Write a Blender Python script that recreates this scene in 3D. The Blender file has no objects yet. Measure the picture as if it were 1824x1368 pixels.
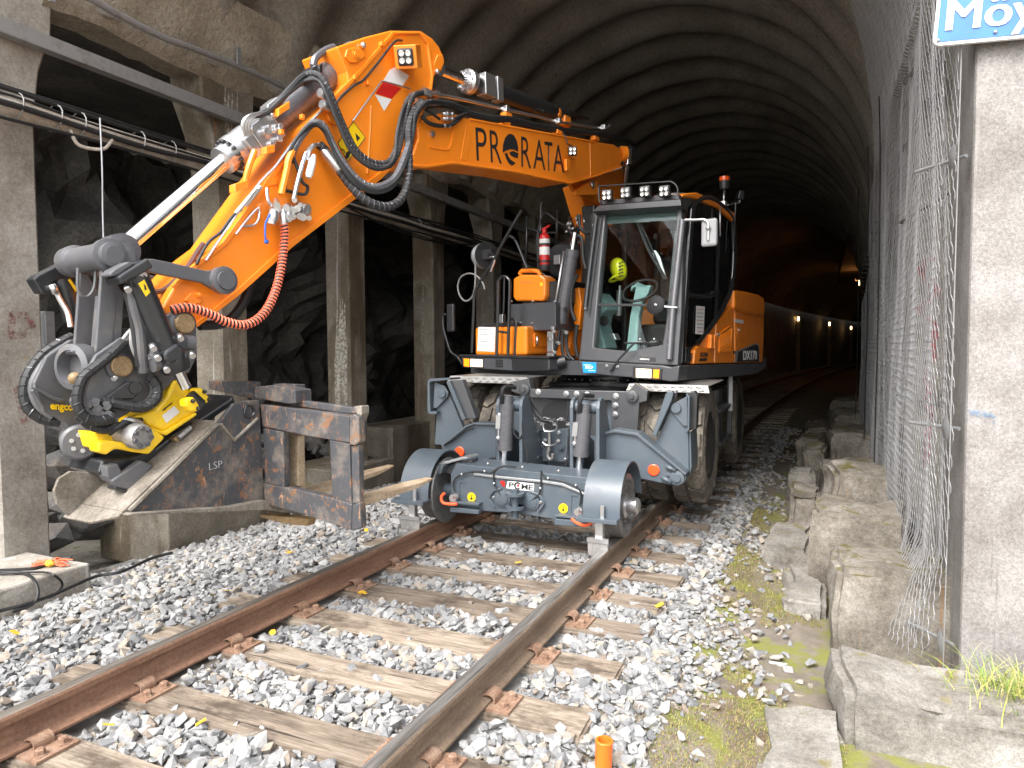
import bpy, bmesh, math, random
from mathutils import Vector, Matrix, noise
random.seed(11)
scn = bpy.context.scene
V = Vector
def rad(a): return math.radians(a)

# ------------------------------------------------------------------ camera
CAM_F, CAM_H = 1250.0, 1.395                       # focal length in photo pixels, eye height over the rail tops
_y, _p, _r = rad(23.881), rad(-2.915), rad(-0.341)
_F = V((-math.sin(_y) * math.cos(_p), math.cos(_y) * math.cos(_p), math.sin(_p)))
_R = V((math.cos(_y), math.sin(_y), 0)); _U = _R.cross(_F)
CR = _R * math.cos(_r) + _U * math.sin(_r); CU = -_R * math.sin(_r) + _U * math.cos(_r); CF = _F
EYE = V((0, 0, CAM_H))
cd = bpy.data.cameras.new('camera'); cam = bpy.data.objects.new('camera', cd); scn.collection.objects.link(cam)
cd.sensor_width = 36; cd.lens = 36 * CAM_F / 1824; cd.clip_start = .05; cd.clip_end = 3000
M = Matrix((CR, CU, -CF)).transposed().to_4x4(); M.translation = EYE
cam.matrix_world = M; scn.camera = cam

# ------------------------------------------------------------------ sky, sun, exposure (bright overcast day)
SUN_EL, SUN_AZ = 52, 12                             # sun behind the camera, a little to its left
w = bpy.data.worlds.new('World'); scn.world = w; w.use_nodes = True
nt = w.node_tree; bg = nt.nodes['Background']
sky = nt.nodes.new('ShaderNodeTexSky'); sky.sky_type = 'NISHITA'; sky.sun_disc = False
sky.sun_elevation = rad(SUN_EL); sky.sun_rotation = rad(180 + SUN_AZ); sky.dust_density = 4.0; sky.air_density = 1.2; sky.ozone_density = .6
hs = nt.nodes.new('ShaderNodeHueSaturation'); hs.inputs['Saturation'].default_value = .22   # cloud cover takes the blue out of the sky
nt.links.new(sky.outputs[0], hs.inputs['Color']); nt.links.new(hs.outputs[0], bg.inputs[0])
bg.inputs[1].default_value = .15
sd = bpy.data.lights.new('sun', 'SUN'); sd.energy = .65; sd.angle = rad(24); sd.color = (1, .965, .91)
sun = bpy.data.objects.new('sun', sd); scn.collection.objects.link(sun)
_sd = V((-math.sin(rad(SUN_AZ)) * math.cos(rad(SUN_EL)), -math.cos(rad(SUN_AZ)) * math.cos(rad(SUN_EL)), math.sin(rad(SUN_EL))))
sun.rotation_euler = _sd.to_track_quat('Z', 'Y').to_euler(); sun.location = _sd * 60
vs = scn.view_settings; vs.view_transform = 'Standard'; vs.look = 'None'; vs.gamma = 1; vs.use_curve_mapping = False
vs.exposure = 1.98
scn.cycles.max_bounces = 6; scn.cycles.diffuse_bounces = 4; scn.cycles.glossy_bounces = 3

# ------------------------------------------------------------------ photo pixel -> point on a real plane of the place
def ray(u, v): return CF + CR * ((u - 912) / CAM_F) + CU * ((684 - v) / CAM_F)
def onpl(u, v, pt, n):
    r = ray(u, v); return EYE + r * ((V(pt) - EYE).dot(n) / r.dot(n))
def onx(u, v, x): return onpl(u, v, (x, 0, 0), V((1, 0, 0)))
def ony(u, v, y): return onpl(u, v, (0, y, 0), V((0, 1, 0)))
def onz(u, v, z): return onpl(u, v, (0, 0, z), V((0, 0, 1)))
# machine frame: p forward, q to the machine's left, slewed 12 degrees off the track
S = V((-2.117, 7.65, 0)); TH = rad(12)
FD = V((-math.sin(TH), -math.cos(TH), 0)); QD = V((math.cos(TH), -math.sin(TH), 0)); ZD = V((0, 0, 1))
def L(p, q, z): return S + FD * p + QD * q + ZD * z
def onq(u, v, q): return onpl(u, v, S + QD * q, QD)
def onp(u, v, p): return onpl(u, v, S + FD * p, FD)
ZM = dict(z1=(0, 0, .33626), z2=(400, 0, .33626), z3=(700, 60, .2522), z4=(0, 400, .36537), z5=(130, 640, .32346),
          z6=(780, 340, .24855), z7=(1000, 290, .29963), z8=(700, 630, .35088), zz=(0, 0, 1.0),
          r2=(1300, 600, .5616), r3=(0, 850, .38377), r4=(600, 880, .38377), r8=(440, 120, .2925))
def tr(z, pts, fn, k):
    ox, oy, s = ZM[z]; return [fn(ox + x * s, oy + y * s, k) for x, y in pts]

# ------------------------------------------------------------------ mesh builder
class MB:
    def __init__(s): s.v = []; s.f = []; s.sm = []
    def add(s, vs, fs, sm=False):
        o = len(s.v); s.v += [tuple(x) for x in vs]; s.f += [tuple(i + o for i in f) for f in fs]; s.sm += [sm] * len(fs); return s
    def hexa(s, P):      # 8 corners: bottom 4, top 4
        return s.add(P, [(0, 3, 2, 1), (4, 5, 6, 7), (0, 1, 5, 4), (1, 2, 6, 5), (2, 3, 7, 6), (3, 0, 4, 7)])
    def obox(s, c, a, b, d):   # centre, half vectors
        c, a, b, d = V(c), V(a), V(b), V(d)
        return s.hexa([c - a - b - d, c + a - b - d, c + a + b - d, c - a + b - d, c - a - b + d, c + a - b + d, c + a + b + d, c - a + b + d])
    def box(s, lo, hi):
        lo, hi = V(lo), V(hi); c = (lo + hi) / 2; h = (hi - lo) / 2
        return s.obox(c, (h.x, 0, 0), (0, h.y, 0), (0, 0, h.z))
    def lbox(s, lo, hi):       # box in machine coordinates
        c = L(*[(a + b) / 2 for a, b in zip(lo, hi)]); h = [abs(b - a) / 2 for a, b in zip(lo, hi)]
        return s.obox(c, FD * h[0], QD * h[1], ZD * h[2])
    def prism(s, pts, vec):
        vec = V(vec); n = len(pts); P = [V(p) for p in pts] + [V(p) + vec for p in pts]
        fs = [tuple(range(n)), tuple(range(2 * n - 1, n - 1, -1))] + [(i, (i + 1) % n, n + (i + 1) % n, n + i) for i in range(n)]
        return s.add(P, fs)
    def frame(s, pts, inner, vec):   # ring prism between two loops of equal count
        vec = V(vec); n = len(pts); P = [V(p) for p in pts] + [V(p) for p in inner] + [V(p) + vec for p in pts] + [V(p) + vec for p in inner]
        fs = []
        for i in range(n):
            j = (i + 1) % n
            fs += [(i, j, n + j, n + i), (2 * n + i, 3 * n + i, 3 * n + j, 2 * n + j), (i, 2 * n + i, 2 * n + j, j), (n + i, n + j, 3 * n + j, 3 * n + i)]
        return s.add(P, fs)
    def lathe(s, c, ax, prof, n=20, sm=True, ref=None, cap=True):   # prof (radius, offset along ax)
        c, ax = V(c), V(ax).normalized(); a = (V(ref) if ref else ax.orthogonal()).normalized(); b = ax.cross(a); m = len(prof)
        vs = [c + ax * h + (a * math.cos(2 * math.pi * i / n) + b * math.sin(2 * math.pi * i / n)) * r for i in range(n) for r, h in prof]
        fs = [(i * m + k, ((i + 1) % n) * m + k, ((i + 1) % n) * m + k + 1, i * m + k + 1) for i in range(n) for k in range(m - 1)]
        s.add(vs, fs, sm)
        if cap: o = len(s.v) - n * m; s.f += [tuple(o + i * m for i in range(n))[::-1], tuple(o + i * m + m - 1 for i in range(n))]; s.sm += [False, False]
        return s
    def cyl(s, a, b, r, r2=None, n=12, sm=True):
        a, b = V(a), V(b); d = (b - a).length
        return s.lathe(a, b - a, [(r, 0), (r if r2 is None else r2, d)], n, sm)
    def tube(s, pts, r, n=7, k=0, closed=False):
        pts = [V(p) for p in pts]
        if k: pts = smooth(pts, k, closed)
        N = len(pts); vs = []; prev = None
        for i, p in enumerate(pts):
            t = (pts[(i + 1) % N] - pts[i - 1]) if closed else (pts[min(i + 1, N - 1)] - pts[max(i - 1, 0)])
            t = t.normalized() if t.length > 1e-9 else V((0, 0, 1))
            a = (prev - t * prev.dot(t)) if prev else t.orthogonal()
            a = a.normalized() if a.length > 1e-6 else t.orthogonal().normalized(); prev = a; b = t.cross(a)
            rr = r(i / max(N - 1, 1)) if callable(r) else r
            vs += [p + (a * math.cos(2 * math.pi * j / n) + b * math.sin(2 * math.pi * j / n)) * rr for j in range(n)]
        fs = [(i * n + j, i * n + (j + 1) % n, ((i + 1) % N) * n + (j + 1) % n, ((i + 1) % N) * n + j) for i in range(N if closed else N - 1) for j in range(n)]
        o = len(s.v); s.add(vs, fs, True)
        if not closed: s.f += [tuple(o + j for j in range(n))[::-1], tuple(o + (N - 1) * n + j for j in range(n))]; s.sm += [False, False]
        return s
    def helix(s, pts, R, r, pitch, k=8, n=5):
        pts = smooth([V(p) for p in pts], k); out = []; ang = 0; prev = None
        for i in range(len(pts) - 1):
            d = pts[i + 1] - pts[i]; t = d.normalized(); st = max(2, int(d.length / pitch * 8))
            a = (prev - t * prev.dot(t)).normalized() if prev else t.orthogonal().normalized(); prev = a; b = t.cross(a)
            for q in range(st):
                out.append(pts[i] + d * (q / st) + (a * math.cos(ang) + b * math.sin(ang)) * R); ang += 2 * math.pi * d.length / st / pitch
        return s.tube(out, r, n)
    def ball(s, c, r, n=10, m=6, sc=(1, 1, 1)):
        c = V(c); vs = []; fs = []
        for i in range(m + 1):
            t = math.pi * i / m
            for j in range(n): vs.append(c + V((r * sc[0] * math.sin(t) * math.cos(2 * math.pi * j / n), r * sc[1] * math.sin(t) * math.sin(2 * math.pi * j / n), r * sc[2] * math.cos(t))))
        for i in range(m):
            for j in range(n): fs.append((i * n + j, (i + 1) * n + j, (i + 1) * n + (j + 1) % n, i * n + (j + 1) % n))
        return s.add(vs, fs, True)
    def mesh(s, name, mat=None, merge=False):
        me = bpy.data.meshes.new(name); me.from_pydata(s.v, [], s.f)
        me.polygons.foreach_set('use_smooth', s.sm)
        bm = bmesh.new(); bm.from_mesh(me)
        if merge: bmesh.ops.remove_doubles(bm, verts=bm.verts, dist=1e-5)
        bmesh.ops.recalc_face_normals(bm, faces=bm.faces); sharpen(bm); bm.to_mesh(me); bm.free()
        if mat: me.materials.append(mat)
        return me
    def build(s, name, mat, parent=None, bev=0, merge=True):
        return link(name, s.mesh(name, mat, merge), parent, bev)
def sharpen(bm, ang=38):
    a = rad(ang)
    for e in bm.edges:
        if len(e.link_faces) != 2 or e.calc_face_angle(0) > a: e.smooth = False
def link(name, me, parent=None, bev=0):
    o = bpy.data.objects.new(name, me); scn.collection.objects.link(o)
    if parent: setpar(o, parent)
    if bev:
        m = o.modifiers.new('bevel', 'BEVEL'); m.width = bev; m.segments = 2; m.limit_method = 'ANGLE'; m.angle_limit = rad(40); m.use_clamp_overlap = True
    return o
WM = {}
def wm(o): return WM.get(o.name, Matrix.Identity(4))
def setpar(o, parent): o.parent = parent; o.matrix_parent_inverse = wm(parent).inverted()
def empty(name, loc, label=None, cat=None, group=None):
    o = bpy.data.objects.new(name, None); scn.collection.objects.link(o); o.location = loc; o.empty_display_size = .1
    WM[o.name] = Matrix.Translation(V(loc)); tag(o, label, cat, group); return o
def tag(o, label=None, cat=None, group=None, kind=None):
    for k, v in (('label', label), ('category', cat), ('group', group), ('kind', kind)):
        if v: o[k] = v
    return o
def smooth(pts, k, closed=False):
    n = len(pts); out = []
    for i in range(n if closed else n - 1):
        if closed: a, b, c, d = (pts[(i + j) % n] for j in (-1, 0, 1, 2))
        else: a, b, c, d = pts[max(i - 1, 0)], pts[i], pts[i + 1], pts[min(i + 2, n - 1)]
        for q in range(k):
            t = q / k; out.append(.5 * ((2 * b) + (c - a) * t + (2 * a - 5 * b + 4 * c - d) * t * t + (-a + 3 * b - 3 * c + d) * t ** 3))
    if not closed: out.append(pts[-1])
    return out

# ------------------------------------------------------------------ materials
def srgb(r, g, b): return tuple(((c / 255) / 12.92 if c / 255 <= .04045 else ((c / 255 + .055) / 1.055) ** 2.4) for c in (r, g, b)) + (1,)
def col4(c): return tuple(c) + (1,) if len(c) == 3 else c
def base(name):
    m = bpy.data.materials.new(name); m.use_nodes = True; n = m.node_tree
    return m, n, n.nodes['Principled BSDF']
def plain(name, col, rough=.5, metal=0, coat=0, emit=0, spec=None):
    m, n, b = base(name); b.inputs['Base Color'].default_value = col4(col); b.inputs['Roughness'].default_value = rough
    b.inputs['Metallic'].default_value = metal; b.inputs['Coat Weight'].default_value = coat
    if emit: b.inputs['Emission Color'].default_value = col4(col); b.inputs['Emission Strength'].default_value = emit
    if spec is not None: b.inputs['Specular IOR Level'].default_value = spec
    return m
class NT:
    def __init__(s, n): s.n = n; s.c = None
    def node(s, t, **kw):
        x = s.n.nodes.new('ShaderNode' + t)
        for k, v in kw.items(): setattr(x, k, v)
        return x
    def coord(s, sc=(1, 1, 1), obj=False, rand=False):
        src = s.node('TexCoord').outputs['Object'] if obj else s.node('NewGeometry').outputs['Position']
        mp = s.node('Mapping'); mp.inputs['Scale'].default_value = sc; s.n.links.new(src, mp.inputs['Vector'])
        if rand:
            oi = s.node('ObjectInfo'); mm = s.node('Math', operation='MULTIPLY'); mm.inputs[1].default_value = 37; s.n.links.new(oi.outputs['Random'], mm.inputs[0])
            s.n.links.new(mm.outputs[0], mp.inputs['Location'])
        return mp.outputs[0]
    def noise(s, vec, scale, detail=6, rough=.6, dist=0):
        x = s.node('TexNoise'); x.inputs['Scale'].default_value = scale; x.inputs['Detail'].default_value = detail; x.inputs['Roughness'].default_value = rough; x.inputs['Distortion'].default_value = dist
        s.n.links.new(vec, x.inputs['Vector']); return x.outputs['Fac']
    def ramp(s, fac, stops):
        x = s.node('ValToRGB'); e = x.color_ramp.elements
        while len(e) < len(stops): e.new(.5)
        for q, (p, c) in zip(e, stops): q.position = p; q.color = col4(c)
        s.n.links.new(fac, x.inputs['Fac']); return x.outputs['Color']
    def mix(s, fac, a, b, mode='MIX'):
        x = s.node('Mix', data_type='RGBA', blend_type=mode)
        for i, v in ((0, fac), (6, a), (7, b)):
            if hasattr(v, 'is_linked') or hasattr(v, 'links'): s.n.links.new(v, x.inputs[i])
            else: x.inputs[i].default_value = v if i == 0 else col4(v)
        return x.outputs[2]
    def bump(s, h, b, strength=.3, dist=.01):
        x = s.node('Bump'); x.inputs['Strength'].default_value = strength; x.inputs['Distance'].default_value = dist
        s.n.links.new(h, x.inputs['Height']); s.n.links.new(x.outputs[0], b.inputs['Normal'])
    def link(s, a, b): s.n.links.new(a, b)
def thr(t, fac, lo, hi):   # soft threshold to 0..1
    if lo > hi: return t.ramp(fac, [(hi, (1, 1, 1)), (lo, (0, 0, 0))])
    return t.ramp(fac, [(lo, (0, 0, 0)), (hi, (1, 1, 1))])
def paint(name, col, dirt=(.16, .13, .1), amt=.35, rough=.38, coat=.25, metal=0, scale=7, chips=None):
    m, n, b = base(name); t = NT(n); v = t.coord()
    d = thr(t, t.noise(v, scale, 8, .7), .5, .78); d2 = t.noise(v, 60, 3)
    mx = t.node('Math', operation='MULTIPLY'); t.link(d, mx.inputs[0]); mx.inputs[1].default_value = amt
    c = t.mix(mx.outputs[0], col, dirt)
    if chips:
        ch = thr(t, t.noise(v, 13, 9, .75, .6), .57, .6); c = t.mix(ch, c, chips)
        c = t.mix(thr(t, t.noise(t.coord((1, 1, .3)), 24, 8, .8, 2.2), .585, .63), c, tuple(min(1, x * 2.2) for x in chips[:3]))
    t.link(c, b.inputs['Base Color']); b.inputs['Coat Weight'].default_value = coat; b.inputs['Coat Roughness'].default_value = .15; b.inputs['Metallic'].default_value = metal
    rr = t.node('MapRange'); t.link(d, rr.inputs[0]); rr.inputs[3].default_value = rough; rr.inputs[4].default_value = min(1, rough + .35); t.link(rr.outputs[0], b.inputs['Roughness'])
    t.bump(d2, b, .06, .003)
    return m
def stony(name, cols, scale=3, fine=40, rough=.9, bump=.5, dist=.02, streak=None, moss=None, obj=False, rand=False, wet=None):
    m, n, b = base(name); t = NT(n); v = t.coord(obj=obj, rand=rand)
    a = t.noise(v, scale, 9, .65); f = t.noise(v, fine, 5, .7)
    k = len(cols); c = t.ramp(a, [(.28 + .44 * i / max(k - 1, 1), x) for i, x in enumerate(cols)])
    c = t.mix(.55, c, t.ramp(f, [(.3, (.25, .25, .25)), (.7, (1, 1, 1))]), 'SOFT_LIGHT')
    c = t.mix(.45, c, t.ramp(t.noise(v, fine * 3.2, 4, .75), [(.32, (.12, .12, .12)), (.68, (.95, .95, .95))]), 'SOFT_LIGHT')
    if streak:
        s = t.noise(t.coord((9, 9, .35), obj=obj), 1.3, 5, .6, .4)
        for colr, lo, hi in streak: c = t.mix(thr(t, s, lo, hi), c, colr)
    if wet:
        s = thr(t, t.noise(t.coord((1.2, 1.2, .5), obj=obj), .9, 5, .6, .3), wet[1], wet[1] + .07); c = t.mix(s, c, wet[0], 'MULTIPLY')
    if moss:
        ge = t.node('NewGeometry'); sx = t.node('SeparateXYZ'); t.link(ge.outputs['Normal'], sx.inputs[0])
        up = thr(t, sx.outputs['Z'], .35, .8); mn = thr(t, t.noise(v, 5, 7, .7), moss[1], moss[1] + .08)
        c = t.mix(t.mix(1, up, mn, 'MULTIPLY'), c, moss[0])
    t.link(c, b.inputs['Base Color']); b.inputs['Roughness'].default_value = rough
    h = t.mix(.5, a, f); t.bump(h, b, bump, dist)
    return m
# ================================================================== THE PLACE
XC = -2.117
def bend(y): return max(0.0, y - 4.4) ** 2 / 784.0          # the line curves gently to the right inside the tunnel
def pathdir(y): return math.atan2(2 * max(0, y - 4.4) / 784.0, 1)
def nz(x, y, z=0, s=1.0): return noise.noise(V((x * s, y * s, z * s)))
M_conc = stony('concrete_column', [(.17, .15, .123), (.29, .265, .228), (.4, .375, .335)], 2.6, 45, .9, .35, .008, streak=[((.52, .5, .46), .64, .69), ((.1, .085, .065), .3, .22)])  # stronger daylight on the front column is put into this lighter tone
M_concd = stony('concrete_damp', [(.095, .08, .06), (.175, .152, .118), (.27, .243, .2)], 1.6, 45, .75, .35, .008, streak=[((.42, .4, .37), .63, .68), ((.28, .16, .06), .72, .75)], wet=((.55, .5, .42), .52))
M_pillar = stony('concrete_pillar', [(.13, .117, .108), (.195, .182, .172), (.27, .255, .243)], 3.5, 70, .9, .7, .008, streak=[((.33, .315, .3), .6, .74), ((.09, .075, .062), .36, .28)])
M_vault = stony('sprayed_concrete', [(.13, .117, .096), (.205, .186, .156), (.29, .267, .23)], 1.1, 26, .85, .6, .03, streak=[((.1, .085, .066), .36, .28)])
M_spray = stony('rough_render', [(.2, .17, .125), (.31, .27, .205), (.4, .355, .285)], 2.2, 24, .9, 1.0, .05)
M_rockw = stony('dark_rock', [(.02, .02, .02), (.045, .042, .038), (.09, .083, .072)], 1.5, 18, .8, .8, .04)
M_boul = stony('rubble_rock', [(.05, .05, .052), (.085, .082, .08), (.15, .125, .1)], 3, 30, .8, .4, .01, rand=True, moss=((.12, .11, .03), .6))
M_block = stony('quarry_stone', [(.07, .058, .045), (.15, .133, .11), (.26, .24, .21)], 4, 34, .9, .6, .012, rand=True, streak=[((.24, .14, .07), .66, .74)], moss=((.1, .085, .025), .52))
M_slab = stony('pale_stone', [(.09, .08, .067), (.175, .162, .142), (.27, .257, .236)], 3.5, 40, .9, .7, .014, rand=True, moss=((.15, .125, .035), .58))
M_soil = stony('soil_gravel', [(.13, .11, .09), (.22, .2, .17), (.33, .31, .29)], 5, 60, .95, 1.0, .03, moss=((.13, .14, .035), .58))

# ---- ground
def gz(x, y):
    d = x - XC - bend(y); a = abs(d)
    if a < 1.22: z = -.192
    elif d < 0: z = -.185 - .03 * min(1, (a - 1.22) / .4) - max(0, a - 2.1) * .16
    else: z = -.2 - .09 * min(1, (a - 1.22) / .5) - .01 * max(0, a - 1.7)
    if d < -2.95: z = -.45
    return z + .02 * nz(x, y, 0, 1.7) + .008 * nz(x, y, 3, 2.6)
g = MB(); g.add([(-400, -400, -.62), (400, -400, -.62), (400, 400, -.62), (-400, 400, -.62)], [(0, 1, 2, 3)])
tag(g.build('ground', M_soil), kind='structure')
def strip(name, mat, d0, d1, nx, ys, zf):
    vs = []; fs = []
    for y in ys:
        for i in range(nx + 1):
            x = XC + bend(y) + d0 + (d1 - d0) * i / nx; vs.append((x, y, zf(x, y)))
    for j in range(len(ys) - 1):
        for i in range(nx): a = j * (nx + 1) + i; fs.append((a, a + 1, a + nx + 2, a + nx + 1))
    m = MB(); m.add(vs, fs, True); return m.build(name, mat, merge=False)
ysl = [-4 + .12 * i for i in range(170)] + [16.5 + 1.0 * i for i in range(110)]
m, n, b = base('ballast_bed'); t = NT(n); v = t.coord()
vo = t.node('TexVoronoi'); vo.inputs['Scale'].default_value = 22; t.link(v, vo.inputs['Vector'])
c = t.ramp(vo.outputs['Color'], [(.1, (.17, .165, .16)), (.45, (.23, .225, .215)), (.8, (.3, .285, .27))])
c = t.mix(thr(t, t.noise(t.coord((1, .5, 1)), 2.2, 5), .5, .62), c, (.12, .095, .07), 'MIX')
x = t.mix(.7, c, t.ramp(t.noise(v, 3, 7, .7), [(.3, (.07, .05, .033)), (.6, (.17, .13, .09))])); x = t.mix(thr(t, t.noise(v, 3.3, 7, .7), .5, .58), x, (.17, .175, .04))
sx = t.node('SeparateXYZ'); t.link(v, sx.inputs[0])
c = t.mix(thr(t, sx.outputs['X'], 0, 1), c, c)
rgt = t.node('MapRange'); t.link(sx.outputs['X'], rgt.inputs[0]); rgt.inputs[1].default_value = -.9; rgt.inputs[2].default_value = -.6
c = t.mix(rgt.outputs[0], c, x)
t.link(c, b.inputs['Base Color']); b.inputs['Roughness'].default_value = .95; t.bump(t.mix(.6, t.noise(v, 45, 6, .75), t.noise(v, 9, 5, .7)), b, .8, .02)
tag(strip('ballast_bed', m, -3.45, 2.9, 56, ysl, gz), kind='structure')

# ---- loose ballast stones (nobody could count them)
def hull(seed, sx=1, sy=1, sz=1, n=13):
    rnd = random.Random(seed); bm = bmesh.new()
    for i in range(n):
        d = V((rnd.gauss(0, 1), rnd.gauss(0, 1), rnd.gauss(0, 1))).normalized() * rnd.uniform(.8, 1.1); bm.verts.new((d.x * sx, d.y * sy, d.z * sz))
    r = bmesh.ops.convex_hull(bm, input=bm.verts)
    bmesh.ops.delete(bm, geom=[e for e in r['geom_interior'] if isinstance(e, bmesh.types.BMVert)], context='VERTS')
    bm.verts.index_update(); vs = [v.co.copy() for v in bm.verts]; fs = [tuple(v.index for v in f.verts) for f in bm.faces]; bm.free(); return vs, fs
SLY = [1.2, 1.70, 2.20, 2.72, 3.24, 3.74, 4.21, 4.69, 5.19, 5.70] + [6.2 + .52 * i for i in range(26)]
protos = [hull(k, 1, random.uniform(.7, .95), random.uniform(.5, .8), 11 + k % 4) for k in range(14)]
PAL = [(.27, .268, .266), (.24, .239, .238), (.21, .209, .21), (.185, .186, .19), (.135, .137, .141), (.3, .27, .23), (.255, .22, .18), (.31, .306, .3), (.19, .155, .125)]
import numpy as np
def stones():
    rnd = random.Random(5); VV = []; FF = []; CC = []; off = 0; pv = [(np.array([tuple(q) for q in a]), np.array(f)) for a, f in protos]
    def put(x, y, r, lift):
        nonlocal off
        d = V((x, y, -.2)) - EYE; zc = d.dot(CF)
        if zc < .5: return
        u = 912 + CAM_F * d.dot(CR) / zc; w_ = 684 - CAM_F * d.dot(CU) / zc
        if not (-260 < u < 2080 and w_ < 1560): return
        pa, pf = pv[rnd.randrange(len(pv))]
        e = Matrix.Rotation(rnd.uniform(0, 6.28), 3, 'Z') @ Matrix.Rotation(rnd.uniform(-.7, .7), 3, 'X') @ Matrix.Rotation(rnd.uniform(-.7, .7), 3, 'Y')
        q = (pa * (r * np.array([rnd.uniform(.85, 1.25), rnd.uniform(.8, 1.1), rnd.uniform(.8, 1.15)]))) @ np.array(e).T + np.array([x, y, gz(x, y) + lift])
        VV.append(q); FF.append(pf + off); off += len(q)
        dk = nz(x, y, 9, .9); bias = 0
        dl = x - XC - bend(y)
        wts = [3, 4, 3, 2, 1, 1.2, 1, 2.5, .5]
        if -1.9 < dl < -.85: wts = [1.2, 2.5, 3, 3, 2.2, .6, .7, .6, .5]
        if dl > 1.5: wts = [1.5, 2.5, 3, 2.5, 1, 2, 2, .8, .6]
        if dl < -1.9: wts = [4, 4, 2, 1.5, .5, 1.2, .8, 4, .4]
        c_ = rnd.choices(PAL, wts)[0]; k = rnd.uniform(.85, 1.12); CC.append((np.tile(np.array([c_[0] * k, c_[1] * k, c_[2] * k, 1.0]), (len(q), 1))))
    def zone(d0, d1, y0, y1, dens, r0, r1, lift):
        for i in range(int((d1 - d0) * (y1 - y0) * dens)):
            y = rnd.uniform(y0, y1); d = rnd.uniform(d0, d1); x = XC + bend(y) + d
            if min(abs(y - s) for s in SLY) < .125 and abs(d) < 1.24 and rnd.random() > .02: continue
            if .6 < abs(d) < .9 and abs(abs(d) - .7525) < .085: continue
            if d > 1.5:
                if (nz(x, y, 1, 1.3) > .05 and rnd.random() < .9) or rnd.random() < .25 + (d - 1.5) * 1.2: continue
            if x > .05 or (d < -2.3 and 2.3 < y < 3.3 and d < -2.42): continue
            rr = rnd.uniform(r0, r1) * (1.25 if rnd.random() < .1 else 1)
            if abs(abs(d) - .7525) < .14: rr *= .7
            if d > 1.45: rr *= .8
            put(x, y, rr, rnd.uniform(-.008, lift))
    zone(-3.0, 2.3, 1.3, 4.2, 700, .022, .049, .03)
    zone(-3.0, 2.3, 4.2, 7.5, 480, .024, .05, .03)
    zone(-3.0, 2.3, 7.5, 15, 240, .026, .048, .025)
    zone(-.6 - XC - 2.2, .1 - XC, 1.8, 8, 60, .012, .03, .012)
    zone(-3.0, 1.7, 1.3, 4.6, 1500, .012, .024, .018)
    zone(-3.0, 1.7, 4.6, 7.5, 600, .013, .026, .018)
    me = bpy.data.meshes.new('ballast_stones'); P = np.concatenate(VV); T = np.concatenate([f for f in FF]).astype(np.int32)
    me.vertices.add(len(P)); me.vertices.foreach_set('co', P.ravel().astype(np.float32)); me.loops.add(T.size); me.loops.foreach_set('vertex_index', T.ravel())
    me.polygons.add(len(T)); me.polygons.foreach_set('loop_start', np.arange(0, T.size, 3, dtype=np.int32)); me.polygons.foreach_set('loop_total', np.full(len(T), 3, dtype=np.int32))
    a = me.color_attributes.new('stone', 'FLOAT_COLOR', 'POINT'); a.data.foreach_set('color', np.concatenate(CC).ravel().astype(np.float32))
    me.update(); me.validate(); me.shade_flat()
    m, n, b = base('ballast_stone'); t = NT(n); at = t.node('VertexColor', layer_name='stone'); v = t.coord()
    c = t.mix(.6, at.outputs[0], t.ramp(t.noise(v, 55, 6, .7), [(.3, (.3, .3, .3)), (.72, (.9, .9, .9))]), 'SOFT_LIGHT')
    c = t.mix(thr(t, t.noise(v, 9, 4), .64, .74), c, (.27, .21, .155)); t.link(c, b.inputs['Base Color']); b.inputs['Roughness'].default_value = .85
    t.bump(t.noise(v, 120, 4, .7), b, .3, .003); me.materials.append(m)
    o = link('ballast_stones', me); tag(o, 'crushed grey and white ballast stones between and beside the sleepers', 'ballast', kind='stuff'); return len(T)
print('ballast tris', stones())

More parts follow.
